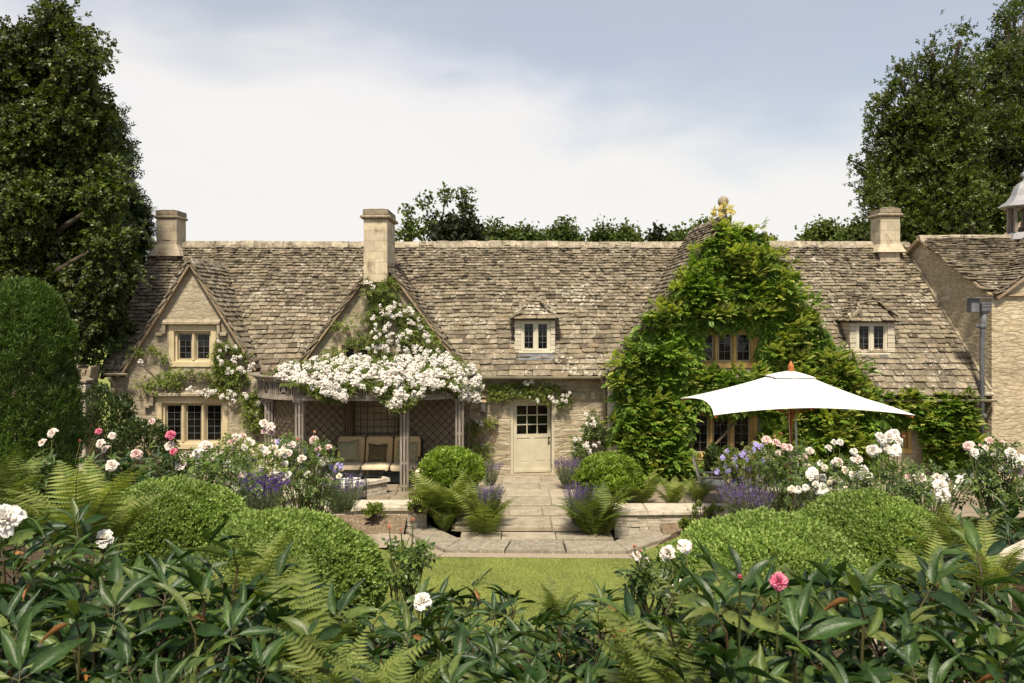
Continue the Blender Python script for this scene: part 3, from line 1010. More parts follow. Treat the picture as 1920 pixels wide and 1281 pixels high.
# ---- dormers
def dormer(x0, x1, zs, ze, Y, ex, apex_x, apex_z, apex_dy, seed, sash_x):
    """hipped dormer with quoined cheeks; window between sash_x, sill zs, eave ze"""
    gl_, gr_ = Geo(), Geo()
    z = zs - .05
    while z < ze - .03:
        h = rng.uniform(.085, .12)
        h = min(h, ze - z)
        for g, a, b, xx, sg in ((gl_, x0, sash_x[0] - .002, x0, 1), (gr_, sash_x[1] + .002, x1, x1, -1)):
            o = rng.uniform(-.012, .012)
            bbox(g, a - o, b, Y - .01 + rng.uniform(-.01, .01), Y + .25, z, z + h - .005, 0, .008)
            yy = YM(z) + .15
            xa, xb = (xx, xx + .12) if sg > 0 else (xx - .12, xx)
            if yy > Y + .27:
                bbox(g, xa, xb, Y + .252, yy, z, z + h - .005, 0, .008)
        z += h
    # roof: front hip and two cheeks
    r = Geo()
    bd = Geo()
    yf = Y - .13
    A = np.array([apex_x, yf + apex_dy, apex_z])
    for corner_a, corner_b in (((ex[0], yf), (ex[1], yf)),):
        O = np.array([ex[0], yf, ze])
        u = np.array([1.0, 0, 0])
        mid = np.array([apex_x, yf, ze])
        v = nrm(A - mid)
        n = nrm(np.cross(u, v))
        tm = np.linalg.norm(A - mid)
        W = ex[1] - ex[0]
        ax = apex_x - ex[0]
        slates(r, O, u, v, n, W, tm, lambda s, t: (s > ax * t / tm - .04) & (s < W - (W - ax) * t / tm + .04), .135, .08, .24, .16, .024, .004, seed)
        bd.add([O - n * .02, O + u * W - n * .02, A - n * .02], [[0, 1, 2]])
    for sg, xe in ((-1, ex[0]), (1, ex[1])):
        u = np.array([0, 1.0, 0])
        v = nrm(np.array([apex_x - xe, 0, apex_z - ze]))
        n = np.cross(u, v) if sg < 0 else np.cross(v, u)
        n = n if n[2] > 0 else -n
        O = np.array([xe, yf, ze])
        tm = math.hypot(apex_x - xe, apex_z - ze)
        lim = lambda t: YM(ze + (apex_z - ze) * t / tm) - yf + .06
        slates(r, O, u, v, n, 2.0, tm, lambda s, t: (s > apex_dy * t / tm - .04) & (s < lim(t)), .135, .08, .24, .16, .024, .004, seed + 3 + sg)
        bd.add([O - n * .02, O + u * lim(0) - n * .02, O + v * tm + u * lim(tm) - n * .02, O + v * tm + u * apex_dy - n * .02], [[0, 1, 2, 3]])
    d = r.build('dormer', M['slate'], cot)
    gl_.build('cheek', M['quoin'], d)
    gr_.build('cheek', M['quoin'], d)
    bd.build('roof_lining', M['soffit'], d)
    hp = Geo()
    for xe in ex:
        a, b = np.array([xe, yf, ze + .055]), A + np.array([0, 0, .05])
        m = 7
        for i in range(m):
            p, q = a + (b - a) * i / m, a + (b - a) * (i + .94) / m
            beam(hp, p, q, .07, .022)
    beam(hp, A + (0, -.02, .045), (apex_x, YM(apex_z) + .05, apex_z + .045), .12, .04)
    hp.build('hip', M['ridge'], d)
    # window
    w = Geo()
    a, b = sash_x
    yw = Y + .02
    t = .055
    box(w, a, a + t, yw, yw + .09, zs, ze - .01); box(w, b - t, b, yw, yw + .09, zs, ze - .01)
    box(w, a + t, b - t, yw + .002, yw + .09, ze - .07, ze - .01)
    box(w, a + t, b - t, yw + .002, yw + .09, zs, zs + .04)
    xm = (a + b) / 2
    box(w, xm - .035, xm + .035, yw + .001, yw + .09, zs + .04, ze - .07)
    bbox(w, a - .06, b + .06, yw - .09, yw + .07, zs - .05, zs - .002, 0, .008)
    f = w.build('dormer_window', M['cream_light'], d)
    for xa, xb in ((a + t, xm - .035), (xm + .035, b - t)):
        s_ = Geo()
        k = .032
        z0, z1 = zs + .04, ze - .07
        ys = yw + .02
        box(s_, xa, xa + k, ys, ys + .05, z0, z1); box(s_, xb - k, xb, ys, ys + .05, z0, z1)
        box(s_, xa + k, xb - k, ys + .002, ys + .05, z0, z0 + k); box(s_, xa + k, xb - k, ys + .002, ys + .05, z1 - k, z1)
        # leaded pane in its sash
        ps = Geo()
        X0, X1, Z0, Z1 = xa + k, xb - k, z0 + k, z1 - k
        s_.add([(X0, ys + .03, Z0), (X1, ys + .03, Z0), (X1, ys + .03, Z1), (X0, ys + .03, Z1)], [[0, 1, 2, 3]], 1)
        box(s_, (X0 + X1) / 2 - .006, (X0 + X1) / 2 + .006, ys + .022, ys + .034, Z0, Z1, 2)
        for j in (1, 2, 3):
            zz = Z0 + (Z1 - Z0) * j / 4
            box(s_, X0, X1, ys + .020, ys + .034, zz - .006, zz + .006, 2)
        s_.build('sash', [M['cream_light'], M['glass'], M['lead_line']], d)
    ap = Geo()                                        # lead apron
    zA = zs - .055
    O = np.array([a - .07, YM(zA) - .09, zA - .01])
    ap.add([O, O + (b - a + .14, 0, 0), O + (b - a + .14, -.10, -.145), O + (0, -.10, -.145)], [[0, 3, 2, 1]])
    ap.build('lead_apron', M['lead'], d)
    return d


Yd = 20.62
Xp = lambda px, Y=Yd: (px - CX) * Y / F
Zp = lambda py, Y=Yd: CZ - (py - HY) * Y / F
dormer(Xp(965), Xp(1041), Zp(659), Zp(600), Yd, (Xp(959, 20.5), Xp(1048, 20.5)), Xp(1003, 21), Zp(556, 21), .50, 61, (Xp(977), Xp(1032)))
dormer(Xp(1594), Xp(1678), Zp(662), Zp(604), Yd, (Xp(1592, 20.5), Xp(1688, 20.5)), Xp(1622, 21.2), Zp(556, 21.2), .42, 71, (Xp(1606), Xp(1664)))

# ---- chimneys
def chimney(x0, x1, y0, y1, zb, zt, skirt, capw, seed, panel=False):
    g = Geo()
    bbox(g, x0, x1, y0, y1, zb, zt, 0, .015)
    if panel:
        bbox(g, x0 + .17, x1 - .17, y0 - .02, y0 + .01, zt - .62, zt - .22, 0, .012)
    if skirt:
        sx, dz, zk = skirt
        v = [(x0 - sx, y0 - sx * .8, zk - dz), (x1 + sx, y0 - sx * .8, zk - dz), (x1 + sx, y1 + sx, zk - dz), (x0 - sx, y1 + sx, zk - dz),
             (x0 - .003, y0 - .003, zk), (x1 + .003, y0 - .003, zk), (x1 + .003, y1, zk), (x0 - .003, y1, zk)]
        g.add(v, BOXF, 0)
    c = g.build('chimney', M['chimney'], cot)
    k = Geo()
    bbox(k, x0 - capw, x1 + capw, y0 - capw, y1 + capw, zt + .002, zt + .09, 0, .03)
    bbox(k, x0 - .02, x1 + .02, y0 - .02, y1 + .02, zt + .092, zt + .23, 0, .02)
    v = [(x0 - .02, y0 - .02, zt + .232), (x1 + .02, y0 - .02, zt + .232), (x1 + .02, y1 + .02, zt + .232), (x0 - .02, y1 + .02, zt + .232),
         (x0 + .15, y0 + .15, zt + .275), (x1 - .15, y0 + .15, zt + .275), (x1 - .15, y1 - .15, zt + .275), (x0 + .15, y1 - .15, zt + .275)]
    k.add(v, BOXF)
    k.build('chimney_cap', M['cap'], c)
    return c


z_ = lambda py, Y: CZ - (py - HY) * Y / F
chimney(-10.12, -9.54, 22.75, 23.42, 5.4, z_(410, 22.75), (.17, .34, z_(458, 22.75)), .05, 1, True)
chimney(-3.71, -3.115, 19.99, 21.3, z_(530, 20.08), z_(411, 20.08), None, .085, 2)
chimney(10.46, 11.02, 22.7, 23.35, 5.5, z_(406, 22.7), (.13, .24, z_(457, 22.7)), .07, 3)

# ---- finial of the vine gable
g = Geo()
xa, ya, za = GV['xc'], 19.85, GV['za']
lathe(g, [(.13, -.12), (.13, .06), (.10, .09), (.085, .20), (.13, .235), (.13, .27), (.055, .30), (.05, .33), (.085, .345), (.128, .41), (.135, .46), (.122, .52), (.075, .58), (.0, .60)], (xa, ya, za + .02), 14)
g.build('finial', M['cap'], cot)

# ---- gutters and downpipes
def gutter(x0, x1, y, z, r=.055):
    g = Geo()
    a = np.linspace(math.pi, 2 * math.pi, 9)
    n = 9
    v = []
    for x in (x0, x1):
        v += [(x, y + r * math.cos(t), z + r * math.sin(t)) for t in a]
    f = [[i, i + 1, n + i + 1, n + i] for i in range(n - 1)]
    g.add(v, f, 0, True)
    g.add([(x0, y - r - .008, z), (x1, y - r - .008, z), (x1, y - r + .004, z + .012), (x0, y - r + .004, z + .012)], [[0, 1, 2, 3]])
    x = x0 + .3
    while x < x1:
        box(g, x, x + .03, y - .01, y + .14, z - .075, z - .05)
        x += 1.1
    for x in (x0, x1):
        g.add([(x, y + r * math.cos(t), z + r * math.sin(t)) for t in a], [list(range(n))])
    return g.build('gutter', M['gutter'], cot)


def downpipe(pts, r=.042, collars=()):
    g = Geo()
    tube(g, pts, r, 10)
    for p in collars:
        lathe(g, [(r, -.06), (r + .018, -.05), (r + .018, .05), (r, .06)], p, 10)
    return g


gutter(Xp(905, 20.1), Xp(1128, 20.1), 20.10, z_(707, 20.1))
gutter(Xp(200, 20.1), Xp(243, 20.1), 20.0, z_(701, 20.0))
gutter(Xp(1640, 19.7), Xp(1868, 19.7), 19.70, z_(750, 19.7))
x = Xp(1134, 20.1)
g = downpipe([(x - .08, 20.10, 2.50), (x - .05, 20.13, 2.42), (x + .02, 20.36, 2.22), (x + .04, 20.42, 2.1), (x + .04, 20.42, -.2)], .042, [(x + .04, 20.42, 1.2), (x + .04, 20.42, 2.0)])
lathe(g, [(.05, -.03), (.09, .06), (.085, .075), (.05, .06)], (x - .08, 20.10, 2.5), 10)
g.build('downpipe', M['gutter'], cot)
x = Xp(211, 20.2)
downpipe([(x, 20.02, 2.56), (x, 20.1, 2.45), (x, 20.24, 2.36), (x, 20.24, -.2)], .05, [(x, 20.24, 2.2), (x, 20.24, 1.7)]).build('downpipe', M['gutter'], cot)
x = Xp(1824, 20.0)
downpipe([(x - .07, 19.72, 1.98), (x - .07, 19.75, 1.9), (x + .0, 20.0, 1.78), (x + .02, 20.06, 1.68), (x + .02, 20.06, -.2)], .055, [(x + .02, 20.06, 1.62), (x - .06, 19.74, 1.93)]).build('downpipe', M['gutter'], cot)

# ---- door, standing slightly open
dx0, dx1, dz0, dz1 = door_hole
g = Geo()
yf = WALL_Y + .06
box(g, dx0, dx0 + .075, yf, yf + .12, dz0 - .02, dz1 - .09)
box(g, dx1 - .075, dx1, yf, yf + .12, dz0 - .02, dz1 - .09)
arc = [(dx0 + (dx1 - dx0) * i / 8, dz1 - .02 + .045 * math.sin(math.pi * i / 8)) for i in range(9)]
prism(g, [(dx0, dz1 - .09), (dx1, dz1 - .09)] + arc[::-1], 1, yf + .001, yf + .118)
fr = g.build('door_frame', M['cream'], cot)
g = Geo()
box(g, dx0 - .15, dx1 + .15, WALL_Y - .1, WALL_Y + .24, -.12, .015)
g.build('doorstep', M['hood'], cot)
DW, DH = dx1 - dx0 - .16, dz1 - dz0 - .13
ang = R(9)
hx, hy, hz = dx0 + .08, yf + .05, .035
u, w_ = np.array([math.cos(ang), math.sin(ang), 0]), np.array([-math.sin(ang), math.cos(ang), 0])


def dbox(g, s0, s1, z0, z1, d0, d1, mat=0):
    v = [np.array([hx, hy, hz]) + u * s + w_ * d + np.array([0, 0, z]) for z in (z0, z1) for s, d in ((s0, d0), (s1, d0), (s1, d1), (s0, d1))]
    g.add(v, BOXF, mat)


g = Geo()
st = .085
zg0, zg1 = DH * .545, DH - .085
dbox(g, 0, st, 0, DH, 0, .05); dbox(g, DW - st, DW, 0, DH, 0, .05)
dbox(g, st, DW - st, DH - .085, DH, .001, .05); dbox(g, st, DW - st, zg0 - .10, zg0, .001, .05); dbox(g, st, DW - st, 0, .24, .001, .05)
dbox(g, DW / 2 - .05, DW / 2 + .05, .24, zg0 - .10, .001, .05)
for s0, s1 in ((st, DW / 2 - .05), (DW / 2 + .05, DW - st)):
    dbox(g, s0, s1, .24, zg0 - .10, .016, .04)
    dbox(g, s0 + .045, s1 - .045, .285, zg0 - .145, .010, .03)
gw = (DW - 2 * st)
for i in (1, 2):
    dbox(g, st + gw * i / 3 - .014, st + gw * i / 3 + .014, zg0, zg1, .004, .046)
    dbox(g, st, DW - st, zg0 + (zg1 - zg0) * i / 3 - .014, zg0 + (zg1 - zg0) * i / 3 + .014, .005, .045)
dbox(g, .0, DW, .0, .075, -.05, .0)
dr = g.build('door', M['cream'], cot)
g = Geo()
dbox(g, st, DW - st, zg0, zg1, .022, .028)
g.build('pane', M['glass'], dr)
g = Geo()
kp = np.array([hx, hy, hz]) + u * (DW - .06) + np.array([0, 0, DH * .49])
tube(g, [kp, kp - w_ * .05], .014, 8)
for q in range(1):
    c = kp - w_ * .075
    a = np.linspace(0, math.pi, 7)
    lathe(g, [(.034 * math.sin(t) + 1e-5, -.034 * math.cos(t)) for t in a], c, 10)
box(g, kp[0] - .012, kp[0] + .012, kp[1] - .012, kp[1] + .001, kp[2] - .19, kp[2] - .14)
g.build('door_handle', M['bronze'], dr)
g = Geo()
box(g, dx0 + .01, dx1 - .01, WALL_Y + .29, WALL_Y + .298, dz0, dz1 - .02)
g.build('hall_darkness', M['dark'], cot)  # near-black sheet: the unlit hall's shade is put into its colour

# ------------------------------------------------------------------ the wing on the right
wing = thing('stone_barn', 'taller stone wing at the right end with valley roof and bell turret', 'barn', (14, 21, 0))
yw, wx = 19.86, WINGX(19.86)
z_e = z_(553, 19.86)
YA = 22.35
z_a = z_(447, YA)
xA = WINGX(YA)
g = Geo()
yB = 2 * YA - yw
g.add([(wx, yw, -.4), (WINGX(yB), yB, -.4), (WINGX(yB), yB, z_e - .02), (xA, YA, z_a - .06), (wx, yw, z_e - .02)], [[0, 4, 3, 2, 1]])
g.build('gable_wall', M['wing_side_shaded'], wing)
g = Geo()
gxc, gtan, gza = 15.1, .74, z_e + (15.1 - 12.0) * .74
band_wall(g, yw, [(-.4, wx, 19.0), (z_e, wx, 19.0), (z_e + 1e-4, 12.0, 18.2), (gza, gxc - .001, gxc + .001)], [])
g.build('front_wall', M['wing'], wing)
dyv = np.array([xA - wx, YA - yw, z_a - z_e])
v = nrm(np.array([0, YA - yw + .1, z_a - z_e]))
n = np.array([0, -v[2], v[1]])
O = np.array([wx - .12, yw - .10, z_e - .0])
tm = math.hypot(YA - yw + .1, z_a - z_e)
g = Geo()
gh = lambda X: gza - np.abs(X - gxc) * gtan


def wing_inside(s, t):
    X = O[0] + s
    Y = O[1] + t * v[1]
    z = O[2] + t * v[2]
    return (X > WINGX(Y) - .11) & (X < 15.2) & ((z > gh(X) - .06) | (X < 12.0))


slates(g, O + np.array([-.6, 0, 0]), (1, 0, 0), v, n, 7.0, tm, lambda s, t: wing_inside(s - .6, t), .135, .085, .36, .24, .026, .015, 81)
wr = g.build('roof', M['slate'], wing)
g = Geo()
# the front gable's left slope, whose courses run back from the verge
a = math.atan(gtan)
O2 = np.array([11.93, yw - .12, z_e - .03])
v2 = np.array([math.cos(a), 0, math.sin(a)])
n2 = np.array([-math.sin(a), 0, math.cos(a)])
slope_y = (YA - yw) / (z_a - z_e)
slates(g, O2, (0, 1, 0), v2, n2, 5.0, 4.2, lambda s, t: s < (t * math.sin(a)) * slope_y + .25, .125, .085, .34, .22, .026, .01, 91)
g.build('gable_roof', M['slate'], wing)
g = Geo()
B = np.array([0, .03 * v[2], -.03 * v[1]])
g.add([O + B, O + B + (7, 0, 0), O + B + (7, 0, 0) + v * tm, np.array([xA, 0, 0]) + (O + v * tm) * (0, 1, 1) + B], [[0, 1, 2, 3]])
g.add([O2 - n2 * .03, O2 - n2 * .03 + (0, 4, 0), O2 - n2 * .03 + v2 * 4.2 + (0, 4, 0), O2 - n2 * .03 + v2 * 4.2], [[0, 3, 2, 1]])
g.add([(xA, YA, z_a), (19, YA, z_a), (19, yB, z_e), (WINGX(yB), yB, z_e)], [[0, 3, 2, 1]])
beam(g, O2 + np.array([.05, .05, -.06]), O2 + v2 * 4.2 + np.array([0.05, .05, -.06]), .15, .06, n2)
g.build('roof_boarding', M['mortar'], wr)
g = Geo()
ridge_run(g, (xA - .16, YA, z_a + .03), (19, YA, z_a + .03), seed=9, L=.7)
g.build('ridge', M['ridge'], wr)
g = Geo()                                             # verge of the gable end and the flashing where the low roof meets it
b0, b1 = np.array([wx - .06, yw - .08, z_e - .02]), np.array([xA - .1, YA, z_a - .03])
beam(g, b0, b1, .12, .06)
b2 = np.array([WINGX(yB) - .1, yB, z_e])
beam(g, b1, b2, .16, .09)
g.build('verge', M['mortar'], wing)
g = Geo()
m = 24
for i in range(m):
    y0_, y1_ = 19.86 + (22.75 - 19.86) * i / m, 19.86 + (22.75 - 19.86) * (i + .96) / m
    beam(g, (WINGX(y0_) - .035, y0_, ZM(y0_) + .085 + rng.uniform(-.01, .01)), (WINGX(y1_) - .035, y1_, ZM(y1_) + .085), .075, .06)
g.build('flashing', M['hood'], wing)
# lead hopper and downpipe
g = Geo()
hx_ = Xp(1846, 19.6)
bbox(g, hx_ - .30, hx_ - .10, 19.62, 19.84, z_(586, 19.6), z_(560, 19.6), 0, .01)
lathe(g, [(.10, 0), (.15, .07), (.155, .16), (.175, .17), (.175, .22), (.19, .235), (.19, .275)], (hx_ + .02, 19.66, z_(588, 19.6)), 4, smooth=False, ang0=math.pi / 4)
bbox(g, hx_ - .32, hx_ + .19, 19.55, 19.84, z_(560, 19.6) + .002, z_(560, 19.6) + .022, 0, .005)
tube(g, [(hx_ + .02, 19.68, z_(588, 19.6)), (hx_ + .02, 19.70, z_(610, 19.6)), (hx_ + .02, 19.74, z_(640, 19.6)), (hx_ + .02, 19.74, -.2)], [.085, .062, .058, .058], 10)
for py in (612, 781):
    lathe(g, [(.06, -.06), (.085, -.05), (.085, .05), (.06, .06)], (hx_ + .02, 19.72, z_(py, 19.6)), 10)
    bbox(g, hx_ - .12, hx_ + .16, 19.74, 19.80, z_(py, 19.6) - .035, z_(py, 19.6) + .035, 0, .02)
g.build('downpipe', M['lead'], wing)
# bell turret
tx, ty, tz = 14.36, YA, z_a - .05
g = Geo()
lathe(g, [(.56, .0), (.5, .12), (.44, .2)], (tx, ty, tz), 8, smooth=False, ang0=math.pi / 8)
tur = g.build('bell_turret', M['lead_pale'], wing)
for k in range(8):
    a = math.pi / 8 + k * math.pi / 4
    a2 = a + math.pi / 4
    p = np.array([tx + .42 * math.cos(a), ty + .42 * math.sin(a), tz + .2])
    q = np.array([tx + .42 * math.cos(a2), ty + .42 * math.sin(a2), tz + .2])
    g = Geo()
    beam(g, p, p + (0, 0, .74), .07)
    arcp = [p + (q - p) * s + np.array([0, 0, .58 + .14 * math.sin(math.pi * s)]) for s in np.linspace(0, 1, 9)]
    for c, d in zip(arcp[:-1], arcp[1:]):
        g.add([c, d, d * (1, 1, 0) + (0, 0, tz + .94), c * (1, 1, 0) + (0, 0, tz + .94)], [[0, 1, 2, 3]])
    g.build('arch', M['oak_grey'], tur)
g = Geo()
lathe(g, [(.66, .90), (.70, .93), (.66, .96), (.50, 1.07), (.38, 1.24), (.32, 1.42), (.24, 1.55), (.09, 1.66), (.07, 1.75), (.13, 1.79), (.13, 1.86), (.05, 1.92), (.045, 2.05), (.0, 2.1)], (tx, ty, tz), 8, smooth=False, ang0=math.pi / 8)
g.build('turret_roof', M['lead_pale'], tur)
# ------------------------------------------------------------------ ground, lawn, paving
YC = [-30, 3.4, 4.6, 6.5, 9.0, 11.0, 12.2, 14.6, 15.2, 40, 600]
ZC_ = [2.3, 2.3, 2.05, 1.5, .5, -.1, -.3, -.3, -.38, -.38, -.38]
YS = [-30, 3.4, 5.0, 6.5, 9.0, 11.0, 13.0, 15.0, 16.2, 40, 600]
ZS_ = [2.3, 2.3, 2.1, 1.8, 1.35, 1.0, .65, .25, -.1, -.38, -.38]


def gz(x, y):
    x, y = np.asarray(x, float), np.asarray(y, float)
    k = np.clip((np.abs(x) - 2.2) / 2.0, 0, 1)
    k = k * k * (3 - 2 * k)
    return np.interp(y, YC, ZC_) * (1 - k) + np.interp(y, YS, ZS_) * k


def sheet(g, xs, ys, zf, mat=0):
    X, Y = np.meshgrid(xs, ys)
    V = np.stack([X, Y, zf(X, Y)], -1).reshape(-1, 3)
    n = len(xs)
    i, j = np.meshgrid(np.arange(len(ys) - 1), np.arange(n - 1), indexing='ij')
    f = np.stack([i * n + j, i * n + j + 1, (i + 1) * n + j + 1, (i + 1) * n + j], -1).reshape(-1, 4)
    g.add(V, f, mat, True)


def soil_mat(name, c0, c1, c2, scale=9):
    m, n, l, b = new_mat(name)
    t = noise(n, l, coords(n, l, (scale,) * 3), 1.0, 9, 0.72)
    r = ramp(n, [c0, c1, c2], [0.3, 0.5, 0.72]); l.new(t.outputs['Fac'], r.inputs[0])
    l.new(r.outputs[0], b.inputs['Base Color'])
    b.inputs['Roughness'].default_value = 0.95
    b.inputs['Specular IOR Level'].default_value = 0.1
    bump(n, l, t.outputs['Fac'], b, 1.0, 0.05)
    return m


M['soil'] = soil_mat('garden_soil', (0.030, 0.021, 0.013), (0.085, 0.060, 0.038), (0.17, 0.13, 0.09))
M['soil_dry'] = soil_mat('dry_border_soil', (0.085, 0.058, 0.036), (0.19, 0.14, 0.092), (0.36, 0.29, 0.21), 16)
M['sand'] = soil_mat('gritty_edging', (0.27, 0.215, 0.15), (0.40, 0.33, 0.245), (0.50, 0.43, 0.34), 25)
M['turf'] = soil_mat('mown_turf', (0.13, 0.165, 0.035), (0.20, 0.235, 0.06), (0.30, 0.30, 0.11), 14)
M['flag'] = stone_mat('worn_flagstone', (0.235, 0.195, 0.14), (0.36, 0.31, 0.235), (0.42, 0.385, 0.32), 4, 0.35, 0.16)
M['flag_dark'] = stone_mat('dark_flagstone', (0.18, 0.145, 0.10), (0.29, 0.24, 0.175), None, 4, 0.35, 0.15)  # darker flagstone tone for the patio and terrace
M['kerb'] = stone_mat('lichened_kerb_stone', (0.175, 0.15, 0.115), (0.295, 0.255, 0.20), (0.46, 0.42, 0.34), 7, 0.5, 0.12)
M['coping'] = stone_mat('pale_coping_stone', (0.36, 0.31, 0.235), (0.54, 0.485, 0.39), (0.60, 0.56, 0.49), 6, 0.6, 0.12, None, (0.16, 0.125, 0.085))
M['drystone'] = rubble_mat('drystone_walling', [(0.24, 0.195, 0.13), (0.36, 0.30, 0.205), (0.29, 0.23, 0.155), (0.42, 0.36, 0.26)], (0.02, 0.016, 0.011), (2.2, 2.2, 15), 0.5, 1.2)

g = Geo()
xs = np.unique(np.concatenate([np.linspace(-400, -16, 12), np.linspace(-16, 16, 81), np.linspace(16, 400, 12)]))
ys = np.unique(np.concatenate([np.linspace(-30, 2, 10), np.linspace(2, 16.4, 73), np.linspace(16.4, 45, 14), np.linspace(45, 600, 12)]))
sheet(g, xs, ys, gz)
kind(g.build('ground', M['soil']), 'structure')
g = Geo()
sheet(g, np.linspace(-3.3, 3.3, 34), np.linspace(8.2, 14.95, 40), lambda x, y: gz(x, y) + .03)
kind(g.build('lawn', M['turf']), 'structure')
g = Geo()
sheet(g, np.linspace(-60, 60, 13), np.linspace(27, 120, 9), lambda x, y: gz(x, y) + .012 + 0 * x)
kind(g.build('meadow', M['turf']), 'structure')

# kerb stones that step round the sunk beds, with the gritty strip outside them
ZK = -.19
kp = lambda px, py, z=ZK: np.array([(px - CX) * ((CZ - z) * F / (py - HY)) / F, (CZ - z) * F / (py - HY), z])
OUT = [kp(742, 984), kp(775, 1002), kp(833, 1029), kp(1176, 1032), kp(1268, 1002), kp(1262, 972)]
INN = [kp(800, 966), kp(810, 987), kp(863, 1011), kp(1152, 1014), kp(1208, 993), kp(1197, 972)]
g = Geo()
for i in range(len(OUT) - 1):
    a, b, c, d = OUT[i], OUT[i + 1], INN[i + 1], INN[i]
    nseg = 3 if i == 2 else 1
    for k in range(nseg):
        s0, s1 = k / nseg + .004, (k + 1) / nseg - .004
        t = [a + (b - a) * s0, a + (b - a) * s1, d + (c - d) * s1, d + (c - d) * s0]
        ctr = sum(t) / 4
        top = [q + (ctr - q) * .02 + np.array([0, 0, rng.uniform(-.006, .006)]) for q in t]
        low = [q - np.array([0, 0, .02]) for q in t]
        bot = [q - np.array([0, 0, .22]) for q in t]
        g.add(top + low + bot, [[0, 1, 2, 3]] + [[4 + j, 4 + (j + 1) % 4, (j + 1) % 4, j] for j in range(4)] + [[8 + j, 8 + (j + 1) % 4, 4 + (j + 1) % 4, 4 + j] for j in range(4)])
kind(g.build('kerb', M['kerb']), 'structure')
g = Geo()
ctr = np.array([0, 17.0, 0])
zst = -.262
for i in range(len(OUT) - 1):
    a, b = OUT[i] * (1, 1, 0) + (0, 0, zst), OUT[i + 1] * (1, 1, 0) + (0, 0, zst)
    w = .16 if i == 2 else .42
    oa, ob = a + nrm((a - ctr) * (1, 1, 0)) * w, b + nrm((b - ctr) * (1, 1, 0)) * w
    if i == 2:
        oa, ob = a + (-.06, -.26, 0), b + (.06, -.26, 0)
    g.add([a, oa, ob, b], [[0, 1, 2, 3]])
    for e in (a, b):
        g.add([e, e + (.3 * np.sign(e[0]), -.02, -.003), e + (.15 * np.sign(e[0]), -.32, -.003), e + (0, -.27, -.003)], [[0, 1, 2, 3]])
kind(g.build('gravel_strip', M['sand']), 'structure')


def slabs(g, x0f, x1f, y0, y1, zf, rows, wmean, th=.06, mat=0, seed=1):
    r = np.random.default_rng(seed)
    ys_ = np.linspace(y0, y1, rows + 1) + np.r_[0, r.uniform(-.07, .07, rows - 1), 0]
    for a, b in zip(ys_[:-1], ys_[1:]):
        xa, xb = x0f((a + b) / 2), x1f((a + b) / 2)
        m = max(1, int(round((xb - xa) / wmean)))
        cuts = np.linspace(xa, xb, m + 1) + np.r_[0, r.uniform(-.25, .25, max(m - 1, 0)) * wmean, 0]
        for c, d in zip(cuts[:-1], cuts[1:]):
            z = zf((a + b) / 2) + r.uniform(-.004, .004)
            bbox(g, c + .006, d - .006, a + .006, b - .006, z - th, z, mat, .012, .002)


g = Geo()
slabs(g, lambda y: -1.0, lambda y: 1.95, 15.30, 15.78, lambda y: -.185, 1, .9, .1, 0, 3)
slabs(g, lambda y: -1.15, lambda y: 1.55, 15.79, 20.38, lambda y: np.interp(y, [15.8, 18], [-.11, 0]), 6, .92, .1, 0, 4)
g.add([(-1.2, 15.3, -.30), (2.0, 15.3, -.30), (2.0, 15.79, -.30), (-1.2, 15.79, -.30)], [[0, 1, 2, 3]], 1)
g.add([(-1.2, 15.8, -.17), (1.6, 15.8, -.17), (1.6, 18, -.05), (1.6, 20.5, -.03), (-1.2, 20.5, -.03), (-1.2, 18, -.05)], [[0, 1, 2, 5], [5, 2, 3, 4]], 1)
kind(g.build('path', [M['flag'], M['sand']]), 'structure')
g = Geo()
slabs(g, lambda y: -9.5, lambda y: -1.17, 16.6, 20.3, lambda y: -.005, 5, .8, .06, 0, 5)
g.add([(-9.5, 16.5, -.04), (-1.17, 16.5, -.04), (-1.17, 20.4, -.04), (-9.5, 20.4, -.04)], [[0, 1, 2, 3]], 1)
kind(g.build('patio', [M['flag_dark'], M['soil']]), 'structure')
g = Geo()
slabs(g, lambda y: 2.2, lambda y: 12.4, 16.3, 19.9, lambda y: -.005, 5, .8, .06, 0, 6)
g.add([(1.57, 16.2, -.04), (12.4, 16.2, -.04), (12.4, 20.5, -.04), (1.57, 20.5, -.04)], [[0, 1, 2, 3]], 1)
kind(g.build('terrace', [M['flag_dark'], M['soil']]), 'structure')


